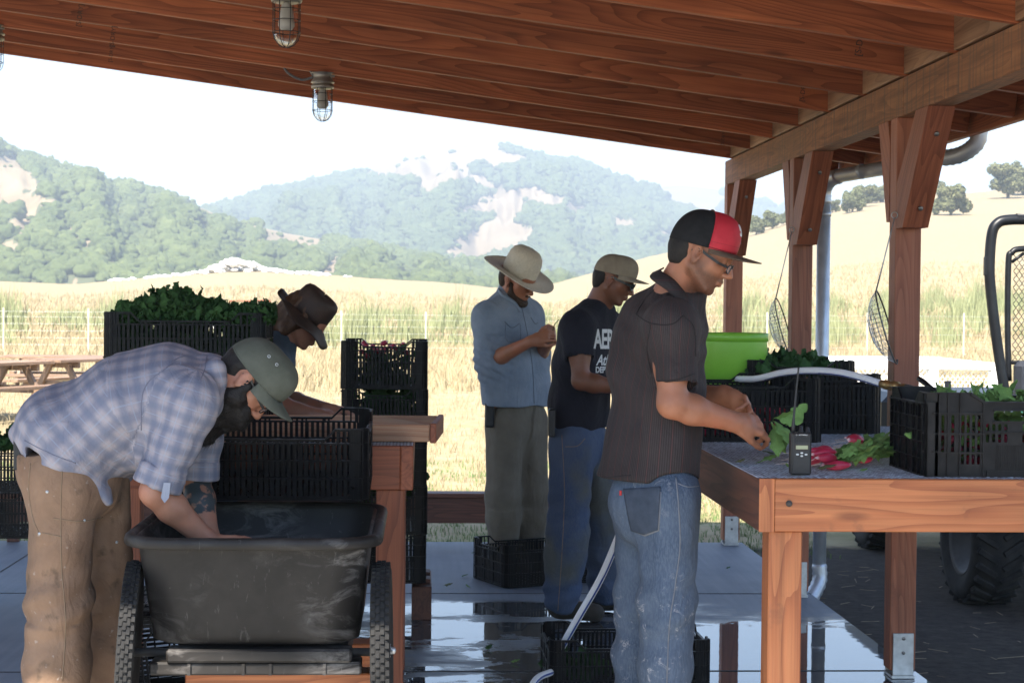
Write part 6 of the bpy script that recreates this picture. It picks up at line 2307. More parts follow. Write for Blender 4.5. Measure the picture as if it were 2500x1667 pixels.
def leg(F, hp, kn, an, grow=0, r=(.085, .060, .042), k=.04):
    hp, kn, an = v3(hp), v3(kn), v3(an)
    F.cap(hp, kn, r[0] + grow, r[1] + grow, k); F.cap(kn, kn * .65 + an * .35, r[1] + grow, r[1] - .002 + grow, k); F.cap(kn * .65 + an * .35, an, r[1] - .002 + grow, r[2] + grow, k)


def foot(F, an, toe, k=.02):
    F.cap(v3(an) + (0, 0, -.03), v3(toe), .036, .030, k)


def shoe(an, toe, parent, mat='shoe_dark'):
    an = v3(an); toe = v3(toe); lo, hi = bounds([an, toe], .14)
    f = Field(lo, hi, .006); g = an.copy(); g[2] = .05; h_ = toe.copy(); h_[2] = .045
    f.cap(g - (toe - an) * .18, h_ + (toe - an) * .1, .044, .042, .03); f.cap(an + (0, 0, -.02), g, .045, .045, .03)
    f.plane((0, 0, .004), (0, 0, -1))
    V, F_ = f.mesh(); link_np('shoe', smooth_mesh(V, F_, 2), F_, mat, parent)


def person_body(J, H, hgt, h=.0045, stub=None, jaw=1.0, hands=(), skin='skin_tan', label='', tattoo=None, neck_r=.052, capz=None):
    pts = [J['anL'], J['anR'], J['shL'], J['shR'], H.p(.13, 0, 0), H.p(-.12, 0, 0), H.p(0, 0, .14), J['elL'], J['elR'], J['wrL'], J['wrR']] + list(J['spine'])
    lo, hi = bounds(pts, .16)
    for hd in hands:
        e = v3(hd[0]) + v3(hd[1]) / np.linalg.norm(hd[1]) * .2
        lo = np.minimum(lo, e - .03); hi = np.maximum(hi, e + .03)
    lo[2] = max(lo[2], -.02)
    F = Field(lo, hi, h)
    torso(F, J, -.012)
    leg(F, J['hpL'], J['knL'], J['anL'], -.012); leg(F, J['hpR'], J['knR'], J['anR'], -.012)
    for s in 'LR':
        if 'toe' + s in J: foot(F, J['an' + s], J['toe' + s])
    nb = v3(J['neck'])
    F.cap(nb, H.p(-.020, 0, -.03), neck_r + .008, neck_r, .035)
    F.cap(nb, H.p(.012, 0, -.06), neck_r - .008, neck_r - .015, .02)
    for s in 'LR': arm(F, J['sh' + s], J['el' + s], J['wr' + s], 0)
    for hd in hands: hand_field(F, *hd)
    head_field(F, H, jaw)
    if capz:   # hair and scalp pressed flat under the cap
        F.plane(H.p(-.03, 0, capz), H.d(-.25, 0, 1), .02, (H.p(0, 0, .06) - .13, H.p(0, 0, .06) + .13))
    return body_obj(F, skin, H, label, stub, tattoo)


# ---- head wear and hair in head frames
def cap_hat(H, parent, crown_mat, front_mat=None, brim_mat=None, tilt=0.0, r=(.108, .088, .105), z0=.030, brim_l=.075, brim_droop=.25, front_split=.25, button=True, name='cap', flat=False, eyelets=False, tall=1.0, bw=.085, curve=.022):
    root = empty(name, H.o); root.parent = parent; root.matrix_parent_inverse = wm(parent).inverted()
    C0 = Matrix.Translation((-.006, 0, z0)) @ Matrix.Rotation(-tilt, 4, 'Y')
    T = H.M4 @ C0
    n, m = 48, 16
    def dome(a, e, g=0.0):
        # e: 0 rim .. 1 top ; front stands up taller
        th = e * math.pi / 2
        ca, sa = math.cos(a), math.sin(a)
        pw = .80
        rx = r[0] + g; ry = r[1] + g; rz = (r[2] + g) * tall
        hx = math.cos(th) ** pw; hz = math.sin(th) ** 1.0
        fr = max(ca, 0)
        return Vector((ca * rx * hx + .012 * fr * math.sin(2 * th) , sa * ry * hx, rz * hz + .010 * fr * math.sin(2 * th)))
    V = []; F = []; mi = []
    for j in range(m + 1):
        for i in range(n):
            V.append(T @ dome(2 * math.pi * i / n, j / m))
    fi = []
    for j in range(m):
        for i in range(n):
            F.append((j * n + i, j * n + (i + 1) % n, (j + 1) * n + (i + 1) % n, (j + 1) * n + i))
            a = 2 * math.pi * (i + .5) / n
            fi.append(1 if front_mat and math.cos(a) > front_split else 0)
    Vi = []
    bk = [f for f, q in zip(F, fi) if q == 0]; fk = [f for f, q in zip(F, fi) if q == 1]
    def part(nm, fs, mat):
        me = np_mesh(nm, np.array([v[:] for v in V]), fs, True)
        bm = bmesh.new(); bm.from_mesh(me); bmesh.ops.delete(bm, geom=[v for v in bm.verts if not v.link_faces], context='VERTS')
        bmesh.ops.solidify(bm, geom=bm.faces[:], thickness=-.0018); bm.to_mesh(me); bm.free()
        me.polygons.foreach_set('use_smooth', np.ones(len(me.polygons), bool))
        return link(nm, me, MATS[mat], root)
    part('crown', bk, crown_mat)
    if fk: part('front_panel', fk, front_mat)
    # seams and band
    sb = MB()
    for a in ([math.pi / 3 * k + .001 for k in range(6)] if not flat else []):
        sb.tube([T @ dome(a, t, .0006) for t in np.linspace(0, .98, 14)], .0011, 5)
    sb.tube([T @ (dome(a, 0, .0010) + Vector((0, 0, .004))) for a in np.linspace(0, 2 * math.pi, 49)], .0016, 5, caps=False)
    sb.tube([T @ (dome(a, .12, .0010)) for a in np.linspace(0, 2 * math.pi, 49)], .0011, 5, caps=False)
    sb.build('seams', MATS[crown_mat], root)
    if button:
        bt = MB(); bt.lathe([(0, .006), (.006, .004), (.008, 0)], 14, T @ Matrix.Translation((0, 0, r[2] * tall + .001))); bt.build('button', MATS[brim_mat or crown_mat], root)
    if eyelets:
        for a in (-1.35, -1.72):
            c = T @ dome(a, .50, .001); nn = (c - (T @ Vector((0, 0, .02)))).normalized()
            e = MB(); q = nn.to_track_quat('Z', 'Y').to_matrix().to_4x4(); q.translation = c
            e.tube([q @ Vector((.0038 * math.cos(t), .0038 * math.sin(t), .0005)) for t in np.linspace(0, 6.28, 17)], .0012, 6, caps=False)
            e.build('eyelet', MATS['steel_plate'], root)
    # brim
    V2 = []; nb_, mb_ = 30, 9
    A = math.radians(74)
    for j in range(mb_):
        t = j / (mb_ - 1)
        for i in range(nb_):
            a = -A + 2 * A * i / (nb_ - 1)
            base = dome(a, 0, .001)
            ext = brim_l * (math.cos(a / A * math.pi / 2) ** .55)
            y = base.y * (1 + .02 * t)
            x = base.x + ext * t
            yn = y / bw
            z = .002 - curve * (yn * yn) * t - brim_droop * ext * t - .0 
            V2.append(Vector((x, y, z)))
    F2 = grid_faces(mb_, nb_)
    me = np_mesh('brim', np.array([(T @ v)[:] for v in V2]), F2, True)
    bm = bmesh.new(); bm.from_mesh(me); bmesh.ops.solidify(bm, geom=bm.faces[:], thickness=.003); bm.to_mesh(me); bm.free()
    me.polygons.foreach_set('use_smooth', np.ones(len(me.polygons), bool))
    link('brim', me, MATS[brim_mat or crown_mat], root)
    return T, dome, root


def wide_hat(H, parent, mat, prof, brim, tilt=0.0, z0=.03, sx=1.12, sy=.92, name='hat', bend=None, shift=-.006):
    """prof: crown (r,z) list rim->top; brim: (r,z) rim->edge"""
    T = H.M4 @ Matrix.Translation((shift, 0, z0)) @ Matrix.Rotation(-tilt, 4, 'Y')
    root = empty(name, H.o); root.parent = parent; root.matrix_parent_inverse = wm(parent).inverted()
    n = 64
    def mk(nm, pr, br):
        V = []; F = []
        for j, (r, z) in enumerate(pr):
            for i in range(n):
                a = 2 * math.pi * i / n
                v = Vector((r * math.cos(a) * (sx if not br else 1 + (sx - 1) * max(0, 1 - (r - .08) / .08)), r * math.sin(a) * (sy if not br else 1 + (sy - 1) * max(0, 1 - (r - .08) / .08)), z))
                if bend: v = bend(v, a, r, br)
                V.append((T @ v)[:])
        for j in range(len(pr) - 1):
            for i in range(n): F.append((j * n + i, j * n + (i + 1) % n, (j + 1) * n + (i + 1) % n, (j + 1) * n + i))
        me = np_mesh(nm, np.array(V), F, True)
        bm = bmesh.new(); bm.from_mesh(me); bmesh.ops.solidify(bm, geom=bm.faces[:], thickness=.0025); bm.to_mesh(me); bm.free()
        me.polygons.foreach_set('use_smooth', np.ones(len(me.polygons), bool))
        return link(nm, me, MATS[mat], root)
    mk('crown', prof, False); mk('brim', brim, True)
    return root


def hair_shell(H, parent, mat, z_lo=-.045, grow=.007, back=True, side_x=.035, name='hair', disp=.003, zcut=.05, extra=None, h=.005):
    lo, hi = bounds([H.p(.13, .1, .15), H.p(-.13, -.1, -.15), H.p(.13, -.1, -.15), H.p(-.13, .1, .15), H.p(.1, .1, -.15), H.p(-.13, 0, .15)], .06)
    F = Field(lo, hi, h)
    F.ell(H.p(-.014, 0, .045), np.array((.098 + grow, .076 + grow, .083 + grow)) * H.s, H.M, 0)
    F.ell(H.p(-.032, 0, .012), np.array((.070 + grow, .068 + grow, .068 + grow)) * H.s, H.M, .01)
    if extra: extra(F)
    F.cap(H.p(-.060, 0, -.01), H.p(-.056, 0, z_lo + .012), .040, .034, .03, axis=H.d(0, 1, 0), q=.8)
    # clear the face and the ear
    F.ell(H.p(.085, 0, -.015), np.array((.062, .11, .075)) * H.s, H.M, .004, True)
    F.ell(H.p(.030, 0, -.075), np.array((.060, .11, .060)) * H.s, H.M, .004, True)
    for y in (-1, 1): F.cap(H.p(-.004, y * .060, -.004), H.p(-.004, y * .13, -.004), .029 * H.s, .034 * H.s, .004, sub=True)
    F.plane(H.p(0, 0, z_lo), H.d(.25, 0, -1)); F.plane(H.p(0, 0, .048), H.d(0, 0, 1))
    V, Fc = F.mesh(); V = smooth_mesh(V, Fc, 2); N = normals(V, Fc)
    L = (V - H.o) @ H.M
    V = V + N * (disp * fbm(L * np.array((60, 60, 18)), 2))[:, None]
    return link_np(name, V, Fc, mat, parent)


def glasses(H, parent, frame='frame_plastic', lens='lens_clear', down=0.0, wide=.019, hgt=.014, name='glasses', thick=.0017, solid=False):
    root = empty(name, H.o); root.parent = parent; root.matrix_parent_inverse = wm(parent).inverted()
    x0 = .108; z0 = .008 - down
    for y in (-1, 1):
        c = (x0, y * .033, z0)
        m = MB()
        pts = []
        for t in np.linspace(0, 2 * math.pi, 33):
            cx = math.copysign(abs(math.cos(t)) ** .7, math.cos(t)) * wide; cz = math.copysign(abs(math.sin(t)) ** .7, math.sin(t)) * hgt
            pts.append(Vector(H.p(x0 - abs(cx * .0) - max(0, cx * .35), y * (.033 + cx), z0 + cz)))
        m.tube(pts, thick * H.s, 6, caps=False); m.build('rim', MATS[frame], root)
        n_ = len(pts) - 1
        cc = sum(pts[:-1], Vector()) / n_
        vs = [cc + Vector(H.d(.002 if solid else .001, 0, 0))] + pts[:-1]
        me = np_mesh('lens', np.array([v[:] for v in vs]), [(0, i + 1, (i + 1) % n_ + 1) for i in range(n_)], True)
        link('lens', me, MATS[lens], root)
        m = MB()
        tw = .0042 if not solid else .006
        tp = [H.p(x0 - .008, y * (.033 + wide + .004), z0 + .004), H.p(.07, y * .070, z0 + .004), H.p(.02, y * .0765, z0 * .4 + .010), H.p(-.008, y * .0785, .018), H.p(-.024, y * .077, .0)]
        for i in range(len(tp) - 1):
            a, b_ = Vector(tp[i]), Vector(tp[i + 1]); up = Vector(H.d(0, 0, 1)) * tw * H.s * (1.0 if i < 3 else .6); sd_ = Vector(H.d(0, 1, 0)) * .0012
            m.add([a - up - sd_, b_ - up - sd_, b_ + up - sd_, a + up - sd_, a - up + sd_, b_ - up + sd_, b_ + up + sd_, a + up + sd_], [(0, 1, 2, 3), (7, 6, 5, 4), (0, 4, 5, 1), (1, 5, 6, 2), (2, 6, 7, 3), (3, 7, 4, 0)])
        m.build('temple', MATS[frame], root)
    m = MB(); m.tube([Vector(H.p(x0, -.014, z0 + .004)), Vector(H.p(x0 + .004, 0, z0 + .007)), Vector(H.p(x0, .014, z0 + .004))], thick * H.s, 6); m.build('bridge', MATS[frame], root)
    return root


def eyes(H, parent):
    for y in (-1, 1):
        m = MB(); m.lathe([(.0001, -.0118), (.007, -.0095), (.0113, -.003), (.0113, .003), (.007, .0095), (.0001, .0118)], 16, H.M4 @ Matrix.Translation((.0785, y * .031, .0085)) @ Matrix.Rotation(R(90), 4, 'Y'))
        e = m.build('eye', MATS['eye_white'], parent)
        m = MB(); m.lathe([(.0, .0124), (.0035, .0120), (.0055, .0106), (.0058, .0095)], 14, H.M4 @ Matrix.Translation((.0785, y * .031, .0068)) @ Matrix.Rotation(R(102), 4, 'Y'))
        m.build('iris', MATS['frame_plastic'], e)


CAMD = (0, -1, 0)
# ================================================================== 1. bearded worker bending over the cart
def A(px, py, Y): return v3(P(px, py, Y))


def worker_bearded():
    Y = 4.72
    H = Head(A(610, 926, Y + .03), R(66), R(-4), R(0), .89)
    J = dict(lat=(0, 1, 0), q=.66,
             spine=[A(165, 1118, Y + .06), A(205, 1045, Y + .06), A(310, 985, Y + .06), A(415, 945, Y + .06), A(492, 945, Y + .05)], sr=[.098, .098, .112, .094, .066],
             neck=A(535, 935, Y + .04), shR=A(462, 985, Y - .09), shL=A(490, 975, Y + .19),
             elR=A(378, 1200, Y - .10), elL=A(478, 1175, Y + .19), wrR=A(505, 1318, Y - .02), wrL=A(512, 1318, Y + .10),
             hpR=A(150, 1165, Y - .03), hpL=A(215, 1170, Y + .15), knR=A(145, 1470, Y - .04), knL=A(262, 1440, Y + .18), anR=A(132, 1900, Y - .04), anL=A(262, 1880, Y + .16))
    J['anR'][2] = .10; J['anL'][2] = .10
    J['toeR'] = J['anR'] + (.13, 0, -.06); J['toeL'] = J['anL'] + (.13, 0, -.06)
    hr = (J['wrR'], J['wrR'] - J['elR'] + v3((0, .02, -.02)), (.3, .9, .1), 1, (28, 34, 38, 44), (.75, .35))
    hl = (J['wrL'], J['wrL'] - J['elL'] + v3((.03, -.02, -.02)), (.3, -.9, .1), -1, (30, 36, 40, 46), (.75, .35))
    body = person_body(J, H, 1.8, h=.0046, hands=(hr, hl), skin='skin_pale', label='bearded worker in plaid shirt and olive cap bending low over the garden cart', tattoo=(J['elL'], J['wrL'], .10, .62), jaw=1.05, capz=.088)
    # shirt
    lo, hi = bounds([A(20, 1260, Y - .2), A(560, 820, Y + .4), A(20, 820, Y + .4), J['elR'], J['elL']], .06)
    F = Field(lo, hi, .005)
    # sleeves
    for sh, el, wr, cut in ((J['shR'], J['elR'], J['wrR'], .90), (J['shL'], J['elL'], J['wrL'], .93)):
        e = sh + (el - sh) * cut
        F.cap(sh, (sh + e) / 2, .064, .062, .03); F.cap((sh + e) / 2, e, .062, .058, .03)
        F.cap(e - (e - sh) * .10, e, .064, .062, .008)
        dr = (el - sh) / np.linalg.norm(el - sh)
        F.plane(e + dr * .012, dr, .003, (e - .12, e + .14))
        F.cap(e - dr * .02, e + dr * .05, .050, .052, .003, sub=True)
    torso(F, J, .016)
    F.cap(A(135, 1040, Y + .06), A(180, 1070, Y + .06), .105, .115, .05, (0, 1, 0), .62)      # loose back hem
    F.cap(A(52, 1058, Y + .06), A(130, 1040, Y + .06), .014, .055, .05, (0, 1, 0), .35)
    F.cap(A(215, 1120, Y + .0), A(262, 1225, Y - .02), .055, .014, .04, (0, 1, 0), .6)   # hanging front tail
    F.cap(A(285, 1110, Y + .10), A(312, 1165, Y + .14), .045, .012, .04, (0, 1, 0), .6)
    F.cap(A(225, 1075, Y + .05), A(345, 1090, Y + .05), .085, .075, .05, (0, 1, 0), .7)    # belly cloth
    F.cap(A(478, 938, Y + .05), A(515, 925, Y + .04), .072, .068, .02)                   # collar stand
    F.cap(A(525, 900, Y - .03), A(520, 990, Y - .03), .030, .026, .015)
    F.plane(A(30, 1062, Y), v3((-.42, 0, -.92)), .01, (A(20, 1400, Y - .3), A(205, 900, Y + .5)))
    bones = [(J['spine'][0], J['spine'][2], CAMD, .13, 0), (J['spine'][2], A(540, 930, Y + .05), CAMD, .13, np.linalg.norm(J['spine'][2] - J['spine'][0])), (J['shR'] + (0, -.0, .03), J['elR'], CAMD, .068, .01), (J['shL'], J['elL'], CAMD, .055, .02)]
    def fold(V, U, W, I):
        t = (V - J['shR']) @ (v3((-.8, 0, -.6)))
        q = np.sin(W * 90 + fbm(V * 9, 2) * 4) * np.clip((I == 0) * .6 * (V[:, 2] < J['spine'][1][2] + .03), 0, 1)
        # elbow bunching
        e = J['shR'] + (J['elR'] - J['shR']) * .85
        g = np.exp(-((np.linalg.norm(V - e, axis=1)) / .07) ** 2)
        return .004 * q + .005 * g * np.sin(V[:, 2] * 230 + V[:, 0] * 60)
    sh_ = cloth('shirt', F, 'plaid_cotton', body, bones, .012, fold, drape=(9, 3), cross=(5, 9))
    bs_ = BVHTree.FromPolygons([v.co for v in sh_.data.vertices], [p.vertices for p in sh_.data.polygons])
    # rolled cuffs and a hanging tab
    for s, cut in (('R', .90), ('L', .93)):
        sh, el = J['sh' + s], J['el' + s]; dr = (el - sh) / np.linalg.norm(el - sh); e = sh + (el - sh) * cut
        f = Field(e - .11, e + .11, .0045); f.cap(e - dr * .030, e + dr * .006, .0665, .0675, .004); f.plane(e + dr * .012, dr, .004); f.plane(e - dr * .045, -dr, .004); f.cap(e - dr * .03, e + dr * .06, .052, .0535, .002, sub=True)
        cloth('cuff', f, 'plaid_cotton', sh_, [(e - dr * .1, e + dr * .1, CAMD, .066, .3)], .005, drape=(20, 8))
    m = MB(); a = A(408, 1178, Y - .175); b_ = A(402, 1222, Y - .17); m.add([a + (-.009, 0, 0), a + (.009, 0, 0), b_ + (.011, 0, .008), b_ + (0, 0, -.006), b_ + (-.010, 0, .008)], [(0, 4, 3, 2, 1)])
    m.build('cuff_tab', MATS['plaid_cotton'], sh_)
    # trousers
    lo, hi = bounds([A(60, 1080, Y - .15), A(330, 1080, Y + .35), J['anL'], J['anR']], .12); lo[2] = .02
    F = Field(lo, hi, .0055)
    F.cap(A(135, 1100, Y + .06), A(175, 1165, Y + .06), .100, .110, .03, (0, 1, 0), .64)
    F.cap(A(125, 1150, Y + .06), A(158, 1200, Y + .06), .085, .088, .04, (0, 1, 0), .6)
    F.cap(A(245, 1140, Y + .06), A(220, 1175, Y + .06), .065, .085, .05, (0, 1, 0), .7)
    leg(F, J['hpR'], J['knR'], J['anR'], .010, (.080, .074, .064)); leg(F, J['hpL'] + (.02, 0, 0), J['knL'], J['anL'], .008, (.084, .064, .056))
    F.plane(A(180, 1092, Y), v3((-.1, 0, 1)), .005)
    bones = [(J['hpR'] + (0, 0, .12), J['knR'], CAMD, .10, 0), (J['knR'], J['anR'], CAMD, .085, .4), (J['hpL'], J['knL'], CAMD, .10, 0), (J['knL'], J['anL'], CAMD, .08, .4)]
    tr_ = cloth('trousers', F, 'duck_canvas', body, bones, .013, lambda V, U, W, I: .005 * np.exp(-((V[:, 2] - J['knR'][2]) / .12) ** 2) * np.sin(V[:, 2] * 70 + U * 25), drape=(9, 2.2), cross=(4, 8))
    bv = BVHTree.FromPolygons([v.co for v in tr_.data.vertices], [p.vertices for p in tr_.data.polygons])
    def seam(pts, name, mat, par, tree, r=.0016, Y0=3.5):
        o_ = []
        for a, b__ in pts:
            p = P(a, b__, 4.7); hit = tree.ray_cast(Vector((p.x * Y0 / 4.7, Y0, CAMP.z + (p.z - CAMP.z) * Y0 / 4.7)), (p - CAMP).normalized())
            if hit[0] is not None: o_.append(hit[0] + hit[1] * .0006)
        if len(o_) > 1:
            m = MB(); m.tube(o_, r, 5); m.build(name, MATS[mat], par)
    worker_bearded.seam = seam
    for pts in ([(505, 868), (440, 872), (405, 900), (360, 935), (345, 980), (345, 1050)], [(505, 868), (500, 900), (488, 930)], [(60, 1075), (130, 1110), (185, 1130)]):
        seam(spline(pts, 24), 'seam', 'seam_grey', sh_, bs_, .0014)
    seam(spline([(152, 1135), (148, 1250), (150, 1380), (160, 1520), (152, 1660)], 30), 'seam', 'stitch', tr_, bv)
    seam(spline([(104, 1300), (150, 1310)], 8), 'seam', 'stitch', tr_, bv); seam(spline([(130, 1265), (200, 1272), (250, 1262)], 14), 'seam', 'stitch', tr_, bv)
    seam(spline([(75, 1130), (70, 1190), (80, 1260), (95, 1300)], 14), 'seam', 'stitch', tr_, bv)
    for a, c in ((206, 1270), (96, 1302), (115, 1200), (285, 1323)):
        p = P(a, c, 4.7); hit = bv.ray_cast(CAMP, (p - CAMP).normalized())
        if hit[0] is not None:
            m = MB(); q = hit[1].to_track_quat('Z', 'Y').to_matrix().to_4x4(); q.translation = hit[0]; m.lathe([(0, .003), (.003, .0025), (.0045, 0)], 10, q); m.build('rivet', MATS['steel_plate'], tr_)
    # belt end behind
    m = MB(); m.cbox(tuple(A(38, 1118, Y) - (.0, .03, .03)), tuple(A(62, 1080, Y) + (.0, .05, .02)), .004); m.build('belt', MATS['leather_black'], tr_)
    # hair, beard, cap, glasses
    hair_shell(H, body, 'hair_black', -.050, .006)
    lo, hi = bounds([H.p(.14, .1, -.2), H.p(-.06, -.1, .03), H.p(.14, -.1, .03), H.p(-.06, .1, -.26), H.p(.2, 0, -.1), H.p(.14, 0, -.26)], .06)
    F = Field(lo, hi, .0045)
    for y in (-1, 1): F.cap(H.p(.018, y * .072, .0), H.p(.030, y * .066, -.055), .014, .022, .015); F.cap(H.p(.030, y * .060, -.055), H.p(.085, y * .022, -.070), .026, .026, .02)
    F.cap(H.p(.045, 0, -.085), H.p(.020, 0, -.150), .062, .052, .03); F.cap(H.p(.085, 0, -.085), H.p(.05, 0, -.16), .036, .04, .03); F.cap(H.p(.05, 0, -.13), H.p(.115, .0, -.195), .052, .022, .03); F.cap(H.p(.02, 0, -.12), H.p(.03, 0, -.17), .05, .034, .03)
    F.cap(H.p(.104, -.022, -.046), H.p(.108, .022, -.046), .009, .009, .006)
    F.ell(H.p(.106, 0, -.0605), np.array((.013, .018, .005)), H.M, .003, True)
    V, Fc = F.mesh(); V = smooth_mesh(V, Fc, 1); N = normals(V, Fc); V = V + N * (.010 * fbm(V * 45, 3))[:, None]
    bd_ = link_np('beard', V, Fc, 'hair_black', body)
    g = np.random.default_rng(5); m = MB()
    low = np.where(((V - H.o) @ H.M)[:, 2] < -.05)[0]
    for i in g.choice(low, 1500):
        p = Vector(V[i]); d = (Vector(N[i]) * .6 + Vector(H.d(-.2, 0, -.8)) + Vector(g.normal(0, .35, 3))).normalized(); L = g.uniform(.010, .028)
        s_ = d.orthogonal().normalized() * .0006; e = p + d * L + Vector(g.normal(0, .004, 3))
        m.add([p - s_, p + s_, e], [(0, 1, 2)])
    m.build('beard_strands', MATS['hair_black'], bd_)
    cap_hat(H, body, 'cap_olive', tilt=R(16), r=(.113, .093, .104), z0=.026, brim_l=.068, brim_droop=.14, eyelets=True, button=False, curve=.03)
    glasses(H, body, 'frame_plastic', 'lens_clear', thick=.002)
    eyes(H, body)
    shoe(J['anR'], J['toeR'], body); shoe(J['anL'], J['toeL'], body)


# ================================================================== 2. worker in the red and black cap
def worker_cap():
    Y = 4.86
    H = Head(A(1712, 620, Y - .10), R(26), R(-16), R(0), .87)
    ph = R(22); fw = v3((math.cos(ph), math.sin(ph), 0)); lat = v3((-math.sin(ph), math.cos(ph), 0))
    J = dict(lat=lat, q=.66,
             spine=[A(1597, 1190, Y + .04), A(1600, 1060, Y + .04), A(1606, 930, Y + .03), A(1610, 820, Y + .02), A(1634, 745, Y)], sr=[.090, .086, .090, .088, .060],
             neck=A(1642, 722, Y - .03), shR=A(1640, 800, Y - .16), shL=A(1592, 800, Y + .19),
             elR=A(1640, 985, Y - .20), elL=A(1660, 975, Y + .20), wrR=A(1795, 1030, Y - .14), wrL=A(1772, 965, Y + .06),
             hpR=A(1635, 1215, Y - .06), hpL=A(1572, 1210, Y + .12), knR=A(1632, 1480, Y - .06), knL=A(1562, 1470, Y + .14), anR=A(1615, 1900, Y - .05), anL=A(1550, 1900, Y + .15))
    J['anR'][2] = .10; J['anL'][2] = .10
    J['toeR'] = J['anR'] + fw * .14 + (0, 0, -.06); J['toeL'] = J['anL'] + fw * .14 + (0, 0, -.06)
    hr = (J['wrR'], A(1880, 1042, Y - .10) - J['wrR'], (-.05, .75, -.55), -1, (34, 46, 54, 60), (.42, .30), .96, .0)
    hl = (J['wrL'], A(1850, 1000, Y - .02) - J['wrL'], (.1, -.75, -.5), 1, (24, 32, 40, 46), (.5, .3), .96, .01)
    body = person_body(J, H, 1.75, h=.0042, hands=(hr, hl), skin='skin_tan', stub=.75, label='worker in red and black cap and dark pinstriped shirt sorting radishes at the packing table', neck_r=.050)
    lo, hi = bounds([A(1440, 1200, Y - .3), A(1780, 660, Y + .4), J['elR'], J['elL']], .06)
    F = Field(lo, hi, .0048)
    for sh, el, s in ((J['shR'], J['elR'], 1), (J['shL'], J['elL'], -1)):
        e = sh + (el - sh) * (.66 if s > 0 else .7) + v3((.015, 0, 0)); dr = (e - sh) / np.linalg.norm(e - sh)
        F.cap(sh + (0, 0, -.0), e, .066, .060, .03)
        cn = dr + v3((-.18, 0, 0))
        F.plane(e + dr * .02, cn, .003, (e - .10, e + (.10, .10, .0)))
        F.cap(e - dr * .02, e + dr * .09, .050, .056, .003, sub=True)
    torso(F, J, .014)
    F.cap(A(1600, 980, Y + .03), A(1590, 1160, Y + .03), .100, .116, .04, lat, .72)
    F.cap(A(1560, 1040, Y + .04), A(1508, 1165, Y + .05), .050, .046, .05, lat, .6)
    F.cap(A(1650, 730, Y - .02), A(1672, 712, Y - .04), .062, .058, .03)
    F.cap(A(1695, 738, Y - .03), A(1700, 800, Y - .02), .018, .03, .02)
    F.cap(A(1560, 760, Y + .05), A(1530, 900, Y + .06), .05, .06, .04)
    # curved shirt tail: longer at the back
    F.plane(A(1600, 1168, Y), v3((-.0, 0, -1)), .004)
    F.cap(A(1650, 1255, Y - .4), A(1650, 1255, Y + .1), .115, .115, .004, sub=True)
    F.cap(A(1650, 1300, Y), A(1600, 1300, Y), .12, .12, .004, sub=True)
    # open bottom
    F.cap(A(1595, 1120, Y + .03), A(1590, 1230, Y + .03), .082, .104, .003, lat, .72, sub=True)
    bones = [(J['spine'][0], J['spine'][4], CAMD, .13, 0), (J['shR'] + (0, 0, .04), J['elR'], CAMD, .070, .0), (J['shL'], J['elL'], CAMD, .06, .0)]
    def fold(V, U, W, I):
        b = np.clip((I == 0) * 1.0, 0, 1)
        dia = np.sin((V[:, 0] * .6 + V[:, 2]) * 62 + fbm(V * 7, 2) * 5) * np.clip(fbm(V * 4 + 3, 2) + .2, 0, 1)
        return .006 * b * dia
    sh_ = cloth('shirt', F, 'pinstripe_cotton', body, bones, .013, fold, drape=(11, 1.6), cross=(5, 6))
    # collar
    m = MB(); 
    def cl(a, b__, h_): 
        return A(a, b__, h_)
    ring_in = [cl(1622, 655, Y + .02), cl(1615, 664, Y - .08), cl(1646, 686, Y - .105), cl(1672, 716, Y - .10), cl(1698, 752, Y - .07)]
    ring_out = [cl(1594, 668, Y + .02), cl(1590, 682, Y - .095), cl(1632, 712, Y - .125), cl(1668, 752, Y - .12), cl(1704, 772, Y - .085)]
    a_ = spline(ring_in, 24); b_ = spline(ring_out, 24)
    Vc = []; 
    for i in range(24):
        for t in np.linspace(0, 1, 5):
            q = v3(a_[i]) * (1 - t) + v3(b_[i]) * t; q[1] -= .010 * math.sin(t * math.pi); Vc.append(q)
    me = np_mesh('collar', np.array(Vc), grid_faces(24, 5), True)
    bm = bmesh.new(); bm.from_mesh(me); bmesh.ops.solidify(bm, geom=bm.faces[:], thickness=.004); bm.to_mesh(me); bm.free()
    at = me.attributes.new('uvw', 'FLOAT_VECTOR', 'POINT'); at.data.foreach_set('vector', np.stack([np.array([v.co.z for v in me.vertices]), np.array([v.co.x for v in me.vertices]), np.zeros(len(me.vertices))], 1).astype(np.float32).ravel())
    link('collar', me, MATS['pinstripe_cotton'], sh_)
    # jeans
    lo, hi = bounds([A(1480, 1150, Y - .15), A(1720, 1150, Y + .35), J['anL'], J['anR']], .12); lo[2] = .02
    F = Field(lo, hi, .005)
    F.cap(A(1600, 1160, Y + .03), A(1600, 1225, Y + .03), .098, .104, .03, lat, .76)
    F.cap(A(1556, 1230, Y + .02), A(1565, 1275, Y + .02), .068, .062, .04, lat, .7)      # seat
    leg(F, J['hpR'], J['knR'], J['anR'], .002, (.088, .072, .060)); leg(F, J['hpL'], J['knL'], J['anL'], .002, (.080, .066, .058))
    F.plane(A(1600, 1140, Y), v3((0, 0, 1)), .004)
    bones = [(J['hpR'] + (0, 0, .15), J['knR'], CAMD, .10, 0), (J['knR'], J['anR'], CAMD, .085, .42), (J['hpL'], J['knL'], CAMD, .10, 0), (J['knL'], J['anL'], CAMD, .08, .4)]
    tr_ = cloth('jeans', F, 'denim_splashed', body, bones, .012, lambda V, U, W, I: .004 * np.exp(-((V[:, 2] - J['knR'][2]) / .15) ** 2) * np.sin(V[:, 2] * 60 + U * 22), drape=(10, 2.2), cross=(4, 8))
    bv = BVHTree.FromPolygons([v.co for v in tr_.data.vertices], [p.vertices for p in tr_.data.polygons])
    seam = worker_bearded.seam
